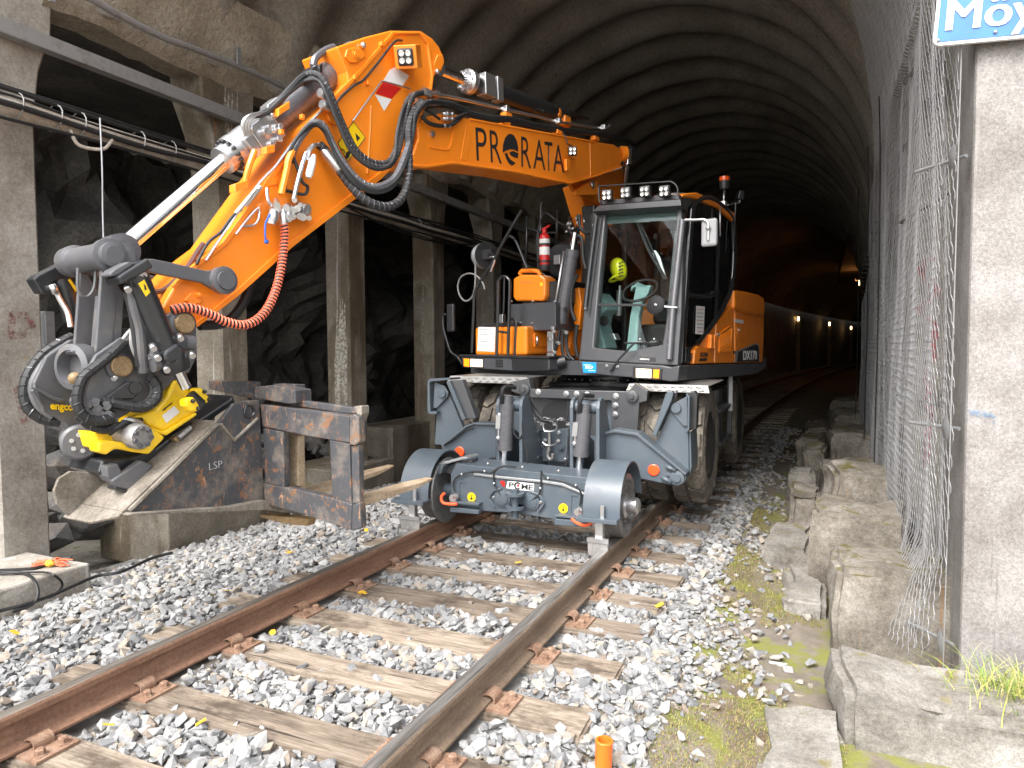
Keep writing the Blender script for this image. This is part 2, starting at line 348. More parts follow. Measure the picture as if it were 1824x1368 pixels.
# ---- rails
def rail(name, d, mat, label):
    prof = [(-.0625, -.149), (-.0625, -.139), (-.014, -.122), (-.0075, -.105), (-.0075, -.05), (-.033, -.038), (-.0345, -.014), (-.03, -.004), (-.02, 0), (.02, 0), (.03, -.004), (.0345, -.014), (.033, -.038), (.0075, -.05), (.0075, -.105), (.014, -.122), (.0625, -.139), (.0625, -.149)]
    ys = [-3, 0, 4] + [6 + 2 * i for i in range(52)]; k = len(prof); vs = []; fs = []
    for y in ys:
        for a, z in prof: vs.append((XC + bend(y) + d + a, y, z))
    for j in range(len(ys) - 1):
        for i in range(k): fs.append((j * k + i, j * k + (i + 1) % k, (j + 1) * k + (i + 1) % k, (j + 1) * k + i))
    mb = MB(); mb.add(vs, fs); o = mb.build(name, mat); tag(o, label, 'rail', 'rails of the track'); return o
def rustrail(name, c0, c1, steel):
    m, n, b = base(name); t = NT(n); v = t.coord((1, .25, 1)); sx = t.node('SeparateXYZ'); t.link(t.node('NewGeometry').outputs['Position'], sx.inputs[0])
    c = t.ramp(t.noise(v, 9, 8, .7), [(.3, c0), (.7, c1)])
    c = t.mix(.5, c, t.ramp(t.noise(t.coord(), 70, 4), [(.3, (.3, .3, .3)), (.7, (.9, .9, .9))]), 'SOFT_LIGHT')
    top = t.node('Math', operation='GREATER_THAN'); t.link(sx.outputs['Z'], top.inputs[0]); top.inputs[1].default_value = -.0035
    c = t.mix(top.outputs[0], c, t.ramp(t.noise(t.coord((6, .3, 1)), 9, 5, .6), [(.35, (.13, .115, .1)), (.65, steel)])); t.link(c, b.inputs['Base Color'])
    mt = t.node('Math', operation='MULTIPLY'); t.link(top.outputs[0], mt.inputs[0]); mt.inputs[1].default_value = .55; t.link(mt.outputs[0], b.inputs['Metallic'])
    rr = t.node('MapRange'); t.link(top.outputs[0], rr.inputs[0]); rr.inputs[3].default_value = .8; rr.inputs[4].default_value = .42; t.link(rr.outputs[0], b.inputs['Roughness'])
    t.bump(t.noise(t.coord(), 90, 4), b, .25, .003); return m
rail('rail', -.7525, rustrail('rail_rust_red', (.125, .06, .037), (.25, .14, .088), (.34, .3, .26)), 'reddish rusty steel rail on the left, running under the left rail wheel')
rail('rail', .7525, rustrail('rail_rust_brown', (.11, .075, .05), (.23, .165, .115), (.33, .32, .31)), 'brown steel rail with worn grey head on the right, under the right rail wheel')

# ---- sleepers with base plates, spring clips and bolts
m, n, b = base('sleeper_wood'); t = NT(n); v = t.coord((1, 9, 9), rand=True)
gr = t.noise(v, 2.3, 9, .68, .9); fine = t.noise(t.coord((3, 40, 40), rand=True), 3, 6, .7)
c = t.ramp(gr, [(.22, (.07, .052, .038)), (.4, (.2, .162, .127)), (.58, (.33, .277, .225)), (.8, (.46, .41, .35))])
c = t.mix(.6, c, t.ramp(fine, [(.3, (.15, .15, .15)), (.65, (.9, .9, .9))]), 'SOFT_LIGHT')
st = t.noise(t.coord((1.4, 2.5, 1), rand=True), 2.1, 6, .7); c = t.mix(thr(t, st, .5, .64), c, (.1, .075, .055)); c = t.mix(thr(t, t.noise(t.coord(rand=True), 6, 6, .7), .66, .72), c, (.13, .12, .04))
oi = t.node('ObjectInfo'); c = t.mix(.75, c, t.ramp(oi.outputs['Random'], [(0, (.5, .45, .4)), (.5, (.75, .72, .68)), (1, (1, .97, .92))]), 'MULTIPLY')
crack = thr(t, t.noise(t.coord((.7, 22, 5), rand=True), 1.9, 4, .6, .3), .37, .33); c = t.mix(crack, c, (.045, .032, .024))
t.link(c, b.inputs['Base Color']); b.inputs['Roughness'].default_value = .9; t.bump(t.mix(.5, gr, crack), b, .7, .012); M_slp = m
M_rust = stony('rusty_plate', [(.12, .065, .04), (.22, .13, .085), (.3, .21, .15)], 14, 80, .85, .3, .004)
def sleeper_mesh(seed):
    rnd = random.Random(seed); bm = bmesh.new(); bmesh.ops.create_cube(bm, size=1)
    bmesh.ops.scale(bm, vec=(2.53, .235, .15), verts=bm.verts)
    bmesh.ops.subdivide_edges(bm, edges=[e for e in bm.edges if abs(e.verts[0].co.x - e.verts[1].co.x) > 1], cuts=14, use_grid_fill=True)
    bmesh.ops.bevel(bm, geom=[e for e in bm.edges if abs(e.verts[0].co.x - e.verts[1].co.x) > .05 or True and abs(abs(e.verts[0].co.x) - 1.265) < .01 and abs(abs(e.verts[1].co.x) - 1.265) < .01], offset=.012, segments=2, affect='EDGES')
    for q in bm.verts:
        f = noise.noise(V((q.co.x * 3 + seed * 9, q.co.y * 9, q.co.z * 9))); q.co.y += .008 * f; q.co.z += .007 * noise.noise(V((q.co.x * 4, q.co.y * 12 + seed * 5, 3)))
        if abs(q.co.x) > 1.2: q.co.x += .02 * noise.noise(V((q.co.y * 14, q.co.z * 14, seed)))
    me = bpy.data.meshes.new('sleeper'); bm.to_mesh(me); bm.free(); me.materials.append(M_slp)
    for p in me.polygons: p.use_smooth = False
    return me
slm = [sleeper_mesh(k) for k in range(5)]
pl = MB(); pl.box((-.175, -.085, -.006), (.175, .085, .006)); pl = pl.mesh('base_plate', M_rust)
bt = MB(); bt.lathe((0, 0, 0), (0, 0, 1), [(.026, 0), (.026, .004)], 12).lathe((0, 0, .004), (0, 0, 1), [(.019, 0), (.019, .018), (.014, .022)], 6, False); bt = bt.mesh('bolt', M_rust)
cp = MB(); arc = [(.0, .0), (.0, .012)] + [(-.03 + .03 * math.cos(a), .017 + .024 * math.sin(a)) for a in [math.pi * i / 8 for i in range(9)]] + [(-.058, .012), (-.045, .006)]
pts = [V((x, -.04, z)) for x, z in arc]; th_ = .0075; outp = []; inn = []
for i, q in enumerate(pts):
    d = (pts[min(i + 1, len(pts) - 1)] - pts[max(i - 1, 0)]).normalized(); nn = V((d.z, 0, -d.x)); outp.append(q + nn * th_ * .5); inn.append(q - nn * th_ * .5)
cp.prism(outp + inn[::-1], (0, .08, 0)); cp = cp.mesh('spring_clip', M_rust)
def slip(me, name, loc, rz, parent):
    o = bpy.data.objects.new(name, me); scn.collection.objects.link(o); o.parent = parent; o.location = loc; o.rotation_euler = (0, 0, rz); return o
for i, y in enumerate(SLY):
    d = V((XC + bend(y), y, -.155)) - EYE
    o = bpy.data.objects.new('sleeper', slm[i % 5]); scn.collection.objects.link(o)
    o.location = (XC + bend(y) + random.uniform(-.02, .02), y, -.24 + random.uniform(-.004, .002)); o.rotation_euler = (0, 0, random.uniform(-.012, .012) - pathdir(y) + (math.pi if i % 2 else 0))
    fl = -1 if i % 2 else 1
    if y < 5.9: ordn = ['nearest', 'second', 'third', 'fourth', 'fifth', 'sixth', 'seventh', 'eighth', 'ninth', 'tenth'][i]; lab = 'weathered timber sleeper, %s from the camera end of the track' % ordn
    else: lab = 'dark timber sleeper under or behind the excavator inside the tunnel'
    tag(o, lab, 'sleeper', 'timber sleepers under the rails')
    if y > 12: continue
    for s in (-1, 1):
        p_ = slip(pl, 'base_plate', (s * .7525, 0, .0815), 0, o)
        for e in (-1, 1):
            slip(cp, 'spring_clip', (e * .088, .0, .004), 0 if e > 0 else math.pi, p_)
            for k in (-1, 1): slip(bt, 'bolt', (e * .135, k * .045, .006), random.random(), p_)

# ---- tunnel vault: sprayed concrete in scalloped rings, one metre pitch
VX, VZ, VR = -2.38 - XC, 3.2, 3.0
def vault():
    vs = []; fs = []; ys = []
    y = 3.45
    while y < 28: ys.append(y); y += .1
    while y < 110: ys.append(y); y += .5
    aL = math.pi - math.asin((4.05 - VZ) / VR); angs = [rad(-2) + (aL - rad(-2)) * i / 60 for i in range(61)]
    for y in ys:
        sc = .075 * (1 + math.cos(2 * math.pi * (y - .95)))
        for a in angs:
            r = VR + .09 - sc + .05 * nz(math.cos(a) * 3, y * .6, math.sin(a) * 3, .9) + .012 * nz(math.cos(a) * 3, y, math.sin(a) * 3, 5)
            vs.append((XC + bend(y) + VX + r * math.cos(a), y, VZ + r * math.sin(a)))
        # thick edge: up and over
    k = len(angs)
    for j in range(len(ys) - 1):
        for i in range(k - 1): fs.append((j * k + i, j * k + i + 1, (j + 1) * k + i + 1, (j + 1) * k + i))
    mb = MB(); mb.add(vs, fs, True); return mb.build('tunnel_vault', M_vault, merge=False)
tag(vault(), kind='structure')
# unseen mountain above the vault, put in to block sky light
mt = MB()
hv = []; hf = []
hx = [-60, -30, -14, -9, -6.6, -4, -2, 0, 1.8, 4, 8, 20, 50]; hyy = [3.5, 6, 12, 25, 50, 120]
for y in hyy:
    for x in hx: hv.append((x, y, 6.9 + .55 * (y - 3.5) + max(0, 1.2 - abs(x + 2.3) * .1) + 1.5 * nz(x, y, 0, .11)))
for j in range(len(hyy) - 1):
    for i in range(len(hx) - 1): a = j * len(hx) + i; hf.append((a, a + 1, a + len(hx) + 1, a + len(hx)))
mt.add(hv, hf, True)
# portal face left and right of the opening
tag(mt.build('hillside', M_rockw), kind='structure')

# ---- side galleries: rock faces behind the columns
def rockface(name, x0, y0, y1, z0, z1, sgn, amp):
    ny, nzz = int((y1 - y0) / .16), int((z1 - z0) / .16); vs = []; fs = []
    for j in range(ny + 1):
        for k in range(nzz + 1):
            y = y0 + (y1 - y0) * j / ny; z = z0 + (z1 - z0) * k / nzz
            d = noise.fractal(V((y * .55, z * .55, x0)), .9, 2.1, 5) * amp
            d += .35 * amp * (noise.cell(V((y * 1.3 + .3 * nz(y, z), z * 1.1 + d, 4))) - .5)
            vs.append((x0 + sgn * d, y, z))
    for j in range(ny):
        for k in range(nzz): a = j * (nzz + 1) + k; fs.append((a, a + 1, a + nzz + 2, a + nzz + 1))
    mb = MB(); mb.add(vs, fs, False); return tag(mb.build(name, M_rockw, merge=False), kind='structure')
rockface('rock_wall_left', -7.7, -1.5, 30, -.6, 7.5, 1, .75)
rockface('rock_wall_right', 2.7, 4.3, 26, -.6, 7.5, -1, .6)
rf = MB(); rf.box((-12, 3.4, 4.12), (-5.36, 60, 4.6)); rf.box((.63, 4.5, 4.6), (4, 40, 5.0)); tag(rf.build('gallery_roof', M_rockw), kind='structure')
lw = MB(); lw.box((-5.95, 18, -.6), (-5.7, 110, 4.3)); tag(lw.build('tunnel_wall_left', M_vault), kind='structure')
for nm, lo, hi in (('light_leak_cap_right', (1.16, 22, -.6), (3.8, 22.6, 7.5)), ('light_leak_cap_left', (-9.5, 28, -.6), (-4.78, 28.6, 7.5))): tag(MB().box(lo, hi).build(nm, M_rockw), kind='structure')  # unseen boxes added to stop sky light leaking in behind the side walls
def curved_wall(name, d, y0, y1, z0, z1, mat):
    vs = []; fs = []; ys = [y0 + i for i in range(int(y1 - y0) + 1)]
    for y in ys:
        for z in (z0, z1): vs.append((XC + bend(y) + d, y, z))
    for j in range(len(ys) - 1): fs.append((2 * j, 2 * j + 1, 2 * j + 3, 2 * j + 2))
    mb = MB(); mb.add(vs, fs); return tag(mb.build(name, mat), kind='structure')
bpy.data.objects.remove(bpy.data.objects['tunnel_wall_left'])
curved_wall('tunnel_wall_left', -3.35, 16, 110, -.6, 4.3, M_vault); curved_wall('tunnel_wall_right', 2.85, 14, 110, -.6, 3.4, M_vault)
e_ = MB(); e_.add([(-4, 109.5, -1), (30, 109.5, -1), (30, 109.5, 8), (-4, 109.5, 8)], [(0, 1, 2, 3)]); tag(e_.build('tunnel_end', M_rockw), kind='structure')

# rough render beam that carries the vault on the left columns
bm_ = MB(); ys = [3.45 + .12 * i for i in range(150)]; vs = []; fs = []
prof = [(-5.75, 4.12), (-5.62, 3.98), (-5.3, 3.95), (-5.2, 4.08), (-5.1, 4.3), (-4.98, 4.6)]
for y in ys:
    s = .07 * nz(0, y, 5, 1.1)
    hump = .03 * math.cos((y - 3.2) / 2.0 * 2 * math.pi)
    for i, (x, z) in enumerate(prof): vs.append((x + bend(y) + .03 * nz(x, y, z, 4), y, z + s - (hump if i < 4 else 0) + .025 * nz(y, x, z, 6)))
for j in range(len(ys) - 1):
    for i in range(len(prof) - 1): a = j * len(prof) + i; fs.append((a, a + 1, a + len(prof) + 1, a + len(prof)))
bm_.add(vs, fs, True); tag(bm_.build('springing_beam', M_spray, merge=False), 'rough rendered concrete beam under the vault on the left columns', 'beam')

# ---- concrete columns
def column(x0, y1, w_, ztop, mat, label, flare=.2, zb=-.5):
    y0 = y1 - w_; mb = MB(); zs = [zb, .6, 1.6, 2.6, 3.1, 3.45, 3.75, ztop]; fl = [0, 0, 0, 0, .02, .3, .85, 1.0]; vs = []; fs = []
    for z, f in zip(zs, fl):
        e = flare * f; ch = .02
        x1 = x0 + w_ ; xa = x0; ya = y0 - e * .9; yb = y1 + e * .9; xa = x0 - e * .3
        vs += [(xa, ya + ch, z), (xa + ch, ya, z), (x1 - ch, ya, z), (x1, ya + ch, z), (x1, yb - ch, z), (x1 - ch, yb, z), (xa + ch, yb, z), (xa, yb - ch, z)]
    for j in range(len(zs) - 1):
        for i in range(8): fs.append((8 * j + i, 8 * j + (i + 1) % 8, 8 * j + 8 + (i + 1) % 8, 8 * j + 8 + i))
    fs.append(tuple(range(8))[::-1]); fs.append(tuple(range(8 * len(zs) - 8, 8 * len(zs)))); mb.add(vs, fs)
    return tag(mb.build('concrete_column', mat), label, 'column', 'concrete columns of the gallery')
LCOL = [(3.37, 'pale graffitied concrete column at the left picture edge'), (5.41, 'stained concrete column with rust streak behind the arm'), (7.40, 'concrete column with pale wash behind the fork frame'), (9.39, 'concrete column left of the wing mirror'), (11.4, 'dim concrete column behind the hose reel'), (13.4, 'dark concrete column, sixth from the left edge'), (15.4, 'dark concrete column, seventh from the left edge')]
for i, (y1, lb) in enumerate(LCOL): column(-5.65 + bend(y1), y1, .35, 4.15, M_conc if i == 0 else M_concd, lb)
ft = MB(); ft.box((-6.1, 2.25, -.5), (-4.62, 3.22, -.07))
def rough(o, amp, cuts=3, sc=3):
    bm = bmesh.new(); bm.from_mesh(o.data); bmesh.ops.subdivide_edges(bm, edges=bm.edges, cuts=cuts, use_grid_fill=True)
    bm.normal_update()
    for q in bm.verts: q.co += q.normal * amp * noise.fractal(q.co * sc, 1, 2, 3)
    bm.to_mesh(o.data); bm.free(); return o
def footing(lo, hi, mat, label, amp=.02):
    mb = MB(); mb.box(lo, hi); o = mb.build('footing_block', mat, bev=.015); rough(o, amp, 5, 4); return tag(o, label, 'footing', 'concrete footings under the columns')
footing((-6.1, 2.2, -.5), (-4.62, 3.2, -.07), M_conc, 'worn concrete footing with cables under the left edge column')
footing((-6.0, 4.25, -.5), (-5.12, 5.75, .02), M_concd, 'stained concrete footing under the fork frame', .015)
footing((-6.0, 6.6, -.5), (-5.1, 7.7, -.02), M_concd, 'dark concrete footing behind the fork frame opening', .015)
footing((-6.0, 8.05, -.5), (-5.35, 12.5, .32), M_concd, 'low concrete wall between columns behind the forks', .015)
lw_ = MB(); lw_.obox((-4.75, 5.75, -.12), (.28, .1, 0), (-.08, .2, 0), (0, 0, .1)); o = lw_.build('stone_lump', M_block, bev=.02); rough(o, .03, 4, 5); tag(o, 'single mossy stone lying below the fork tips', 'stone')

# rubble in the left gallery
k = 0; rnd = random.Random(3)
for i in range(110):
    y = rnd.uniform(3.3, 8.0); x = -5.7 - abs(rnd.gauss(0, .7)); d_ = max(0, -x - 5.6)
    r = rnd.uniform(.1, .32) * (1 if y < 5.5 else .8); z = -.45 + d_ * .75 + rnd.uniform(0, .15)
    if x < -7.3 or z > 1.6: continue
    if -6.0 < x and 4.2 < y < 5.8: x = -6.1
    a, f = hull(100 + i, 1, rnd.uniform(.7, 1), rnd.uniform(.55, .9), 16); R = Matrix.Rotation(rnd.uniform(0, 6), 3, 'Z') @ Matrix.Rotation(rnd.uniform(-.8, .8), 3, 'X')
    mb = MB(); mb.add([R @ q * r + V((x, y, z)) for q in a], f); o = mb.build('rubble_rock', M_boul, bev=.008)
    bay = 'between the left edge column and the second column' if y < 5.1 else 'behind the second and third columns' if y < 7.2 else 'beyond the third column'
    tag(o, '%s dark rock in the rubble %s' % ('large' if r > .24 else 'middling' if r > .16 else 'small', bay), 'rock', 'rubble %s' % bay)

# ---- right side: pillar, columns behind the netting, quarry stone blocks
pm = MB(); pm.box((.62, 3.86, -.6), (2.4, 4.5, 7.2)); o = pm.build('portal_pillar', M_pillar, bev=.02); rough(o, .006, 6, 6)
tag(o, 'pale rough concrete pillar under the blue sign on the right', 'pillar')
wr = MB(); wr.box((2.3, 4.1, -.6), (30, 4.6, 9)); tag(wr.build('portal_wall', M_pillar), 'concrete portal wall right of the pillar, outside the picture', 'wall')
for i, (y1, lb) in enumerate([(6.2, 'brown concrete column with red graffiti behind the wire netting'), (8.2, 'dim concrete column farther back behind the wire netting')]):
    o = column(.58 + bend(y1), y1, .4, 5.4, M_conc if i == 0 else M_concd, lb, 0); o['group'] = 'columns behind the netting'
def block(lo, hi, mat, label, rz=0, amp=.05, cat='stone block', name='stone_block', grp='stone blocks along the right wall', tilt=0):
    lo, hi = V(lo), V(hi); bm = bmesh.new(); bmesh.ops.create_cube(bm, size=1); bmesh.ops.scale(bm, vec=hi - lo, verts=bm.verts)
    bmesh.ops.bevel(bm, geom=list(bm.edges), offset=.035, segments=2, affect='EDGES')
    bmesh.ops.subdivide_edges(bm, edges=[e for e in bm.edges if e.calc_length() > .1], cuts=9, use_grid_fill=True); bmesh.ops.triangulate(bm, faces=[f for f in bm.faces if len(f.verts) > 4])
    bm.normal_update(); sd_ = V(((lo.x * 7.1) % 5, lo.y * 3.3, 0))
    for q in bm.verts: q.co += q.normal * amp * (noise.fractal((q.co + sd_) * 2.6, 1, 2, 5) * 1.5 + .25 * noise.noise((q.co + sd_) * 13)) + V((.06 * noise.noise(V((q.co.y * 1.7, q.co.z * 2, sd_.x))), .05 * noise.noise(V((q.co.x * 2.3, q.co.z * 2, sd_.y))), 0)) * min(1.1, amp / .035)
    for f in bm.faces: f.smooth = True
    bm.normal_update(); sharpen(bm, 50)
    me = bpy.data.meshes.new(name); bm.to_mesh(me); bm.free(); me.materials.append(mat)
    o = link(name, me); o.location = (lo + hi) / 2; o.rotation_euler = (tilt, 0, rz); return tag(o, label, cat, grp)
block((.11, 3.18, -.8), (1.25, 3.66, -.06), M_slab, 'big pale boulder with moss at the foot of the pillar', .02, .05)
block((.07, 4.12, -.5), (.74, 4.78, .2), M_block, 'large squared stone block standing in the netting fold', .03, .03)
block((-.03, 5.16, -.5), (.56, 5.78, .27), M_block, 'squared block behind the large one, second along the wall', -.1, .045)
block((.07, 6.4, -.5), (.62, 7.05, .34), M_block, 'squared block with pale flat top, third along the wall', .1)
block((-.02, 8.0, -.5), (.58, 8.5, .16), M_block, 'rounded block, fourth along the wall', .05)
block((.1, 9.2, -.5), (.66, 9.9, .34), M_block, 'block with white top, fifth along the wall', -.02)
for i, y in enumerate((10.5, 11.9, 13.4, 15, 16.6)):
    block((.1 + bend(y), y, -.5), (.65 + bend(y), y + .9, .26 + .08 * (i % 2)), M_block, 'small dim block deep in the tunnel, %s along the wall' % ['sixth', 'seventh', 'eighth', 'ninth', 'tenth'][i], random.uniform(-.1, .1))
block((-.22, 4.65, -.45), (.03, 5.4, -.17), M_slab, 'long flat pale slab beside the large squared block', .03, .03, grp='flat slabs beside the gravel')
block((-.4, 5.7, -.45), (-.06, 6.6, -.15), M_slab, 'longest flat slab tapering toward the tunnel', -.05, .04, grp='flat slabs beside the gravel')
block((-.3, 7.05, -.45), (-.02, 7.55, .04), M_block, 'brownish low stone between flat slab and wall blocks', .1, .045, grp='flat slabs beside the gravel')
block((-.34, 8.1, -.45), (-.08, 8.55, .06), M_slab, 'low flat stone, fourth of the outer row', 0, .04, grp='flat slabs beside the gravel')
block((-.22, 9.1, -.45), (.03, 9.6, .16), M_block, 'reddish low stone, fifth of the outer row', .1, .045, grp='flat slabs beside the gravel')
block((-.26, 10.3, -.45), (.05, 11.1, .15), M_block, 'low stone, sixth of the outer row in shade', -.1, .045, grp='flat slabs beside the gravel')
block((-.24, 12.2, -.45), (.1, 13.6, .08), M_block, 'low stone, seventh of the outer row in shade', 0, .045, grp='flat slabs beside the gravel')
block((-.24, 2.2, -.6), (.12, 3.4, -.25), M_slab, 'flat mossy slab in front of the big pale boulder', .02, .03, grp='flat slabs beside the gravel')
# ================================================================== SITE FITTINGS
M_galv = paint('galvanised', (.42, .43, .44), (.2, .19, .17), .5, .42, 0, .7, 12)
M_wire = plain('wire', (.3, .3, .305), .45, .35)
M_black = plain('black_rubber', (.018, .018, .019), .55)
M_blackp = plain('black_plastic', (.025, .025, .027), .42)
M_conduit = stony('old_conduit', [(.24, .2, .155), (.38, .33, .27), (.5, .46, .4)], 5, 50, .7, .2, .005)
M_steelo = paint('old_steel', (.3, .295, .29), (.14, .11, .08), .8, .6, 0, .4, 9)
M_white = plain('white_paint', (.78, .78, .76), .4); M_yel = plain('yellow_mark', (.85, .62, .03), .5)
M_leafy = plain('yellow_leaf', (.6, .36, .03), .7); M_orpipe = plain('orange_pipe', (.88, .17, .02), .35); M_rope = plain('orange_rope', (.85, .2, .1), .8)
def text(body, o, xd, yd, size, mat, name, parent, sx=1.0, bold=0, ext=.0015):
    fc = bpy.data.curves.new('t', 'FONT'); fc.body = body; fc.size = 1; fc.offset = bold; fc.extrude = .001; fc.resolution_u = 3
    tmp = bpy.data.objects.new('t', fc); me = bpy.data.meshes.new_from_object(tmp); bpy.data.objects.remove(tmp)
    xd, yd = V(xd).normalized(), V(yd).normalized(); nn = xd.cross(yd).normalized()
    for q in me.vertices: q.co = V(o) + xd * (q.co.x * size * sx) + yd * (q.co.y * size) + nn * (ext if q.co.z > 0 else -ext)
    me.materials.clear(); me.materials.append(mat); me.name = name; return link(name, me, parent)
# ---- blue station sign on the pillar
m, n, b = base('sign_blue'); t = NT(n); t.link(t.ramp(t.noise(t.coord(), 6, 3), [(.3, (.012, .12, .4)), (.7, (.018, .16, .48))]), b.inputs['Base Color']); b.inputs['Roughness'].default_value = .3; b.inputs['Coat Weight'].default_value = .5
sgn = empty('station_sign', ony(1740, 80, 3.8), 'blue station name sign with white letters on the pillar', 'sign')
bl = ony(1661, 82, 3.80); br = ony(1824, 67, 3.80); xd = (br - bl).normalized(); yd = V((0, -.0, 1)); yd = (yd - xd * yd.dot(xd)).normalized()
def rrect(o, xd, yd, w_, h_, r, n=5):
    out = []
    for cx, cy, a0 in ((w_ - r, r, -90), (w_ - r, h_ - r, 0), (r, h_ - r, 90), (r, r, 180)):
        for i in range(n + 1): a = rad(a0 + 90 * i / n); out.append(V(o) + xd * (cx + r * math.cos(a)) + yd * (cy + r * math.sin(a)))
    return out
MB().prism(rrect(bl, xd, yd, 1.25, .42, .03), (0, .02, 0)).build('border', M_white, sgn)
MB().prism(rrect(bl + xd * .014 + yd * .014 + V((0, -.003, 0)), xd, yd, 1.222, .392, .02), (0, .006, 0)).build('panel', m, sgn)
mx = ony(1674, 56, 3.795); mx = mx + V((.01, 0, 0))
for k_ in (-1, 0, 1): text('Möyl', mx + xd * (.0045 * k_) + V((0, -.0007 * (k_ + 2), 0)), xd, yd, .195, M_white, 'lettering', sgn, 1.02, .0, .002)
for u, v_ in ((1671, 72), (1773, 57)): p_ = ony(u, v_, 3.793); MB().ball(p_, .008).build('rivet', M_galv, sgn)
for s_ in (.25, .95): MB().box(V(bl) + V((s_ - .02, .02, .02)), V(bl) + V((s_ + .02, .062, .4))).build('bracket', M_galv, sgn)
# ---- spray paint marks
def spray(name, colr, lo=.42):
    m, n, b = base(name); t = NT(n); b.inputs['Base Color'].default_value = col4(colr); b.inputs['Roughness'].default_value = .8
    t.link(t.ramp(t.noise(t.coord(), 25, 6, .75), [(lo, (0, 0, 0)), (lo + .2, (.75, .75, .75))]), b.inputs['Alpha']); return m
M_spr, M_spb, M_spk, M_spy = spray('spray_red', (.5, .05, .06), .34), spray('spray_blue', (.06, .17, .33), .46), spray('spray_black', (.05, .05, .06)), spray('spray_yellow', (.5, .36, .05), .5)
M_spf = spray('spray_faint_red', (.3, .09, .09), .46)
def mark(pts, w_, mat, label, vec=(0, 0, .0)):
    mb = MB()
    for i in range(len(pts) - 1):
        a, b_ = V(pts[i]), V(pts[i + 1]); d = (b_ - a).normalized(); nn = d.cross(V(vec)).normalized() * w_ / 2; e = d * w_ * .3
        mb.add([a - nn - e, b_ - nn + e, b_ + nn + e, a + nn - e], [(0, 1, 2, 3)])
    return tag(mb.build('graffiti_mark', mat, merge=False), label, 'graffiti')
mark([onx(u, v_, -5.297) for u, v_ in ((22, 560), (20, 598), (45, 597), (58, 580), (45, 562), (22, 560))], .05, M_spf, 'faint red sprayed letter on the left edge column', (1, 0, 0))
mark([onx(u, v_, -5.297) for u, v_ in ((50, 610), (58, 630), (40, 640))], .04, M_spy, 'faint yellow spray on the left edge column', (1, 0, 0))
mark([onx(u, v_, -5.297) for u, v_ in ((30, 690), (45, 760))], .05, M_spf, 'faint red smear low on the left edge column', (1, 0, 0))
mark([ony(u, v_, 5.797) for u, v_ in ((1660, 460), (1640, 480), (1668, 520), (1640, 550), (1665, 580), (1660, 640))], .05, M_spr, 'red sprayed scrawl on the column behind the netting', (0, 1, 0))
mark([ony(u, v_, 5.797) for u, v_ in ((1650, 660), (1655, 740), (1648, 830))], .045, M_spr, 'red sprayed drip below the scrawl behind the netting', (0, 1, 0))
mark([ony(u, v_, 5.797) for u, v_ in ((1680, 705), (1655, 705), (1645, 725), (1660, 750), (1682, 748))], .02, M_spk, 'black sprayed ring on the column behind the netting', (0, 1, 0))
mark([ony(u, v_, 3.85) for u, v_ in ((1725, 735), (1760, 738), (1772, 750))], .03, M_spb, 'blue spray dab on the pale pillar', (0, 1, 0))
mark([ony(u, v_, 3.85) for u, v_ in ((1762, 693), (1790, 690))], .012, M_spb, 'thin blue dash on the pale pillar', (0, 1, 0))
M_ruststk = spray('rust_stain', (.33, .12, .03), .36); M_eff = spray('lime_stain', (.62, .58, .5), .38)
rnd = random.Random(17)
def streaks(fn, k, u0, u1, v0, v1, n_, mat, label, axis, w0=.012, w1=.035):
    mb = MB()
    for i in range(n_):
        u = rnd.uniform(u0, u1); a = rnd.uniform(v0, v0 + (v1 - v0) * .5); b_ = min(v1, a + rnd.uniform(.25, .7) * (v1 - v0)); w_ = rnd.uniform(w0, w1)
        P = [fn(u + rnd.uniform(-1.5, 1.5), a + (b_ - a) * j / 5, k) for j in range(6)]; sd = V((1, 0, 0)) if axis else V((0, 1, 0)); ww = [.15, .6, 1, .9, .6, .1]
        vs_ = []
        for p_, f in zip(P, ww): vs_ += [p_ - sd * w_ * f, p_ + sd * w_ * f]
        off = V((0, -.0004 * i, 0)) if axis else V((.0004 * i, 0, 0)); mb.add([q + off for q in vs_], [(2 * j, 2 * j + 1, 2 * j + 3, 2 * j + 2) for j in range(5)])
    return tag(mb.build('water_stain', mat, merge=False), label, 'stain')
streaks(ony, 5.055, 345, 372, 120, 330, 7, M_eff, 'white lime streaks on the second column from the left', True)
streaks(ony, 5.05, 366, 382, 130, 320, 5, M_ruststk, 'orange rust streaks on the second column from the left', True, .015, .04)
streaks(ony, 7.045, 600, 618, 500, 840, 7, M_eff, 'pale lime streaks on the third column from the left', True)
streaks(onx, -5.295, 398, 428, 110, 300, 6, M_eff, 'thin white drips on the second column facing the track', False, .006, .02)
streaks(onx, -5.29, 745, 780, 420, 760, 5, M_eff, 'thin pale drips on the fourth column from the left', False, .006, .025)
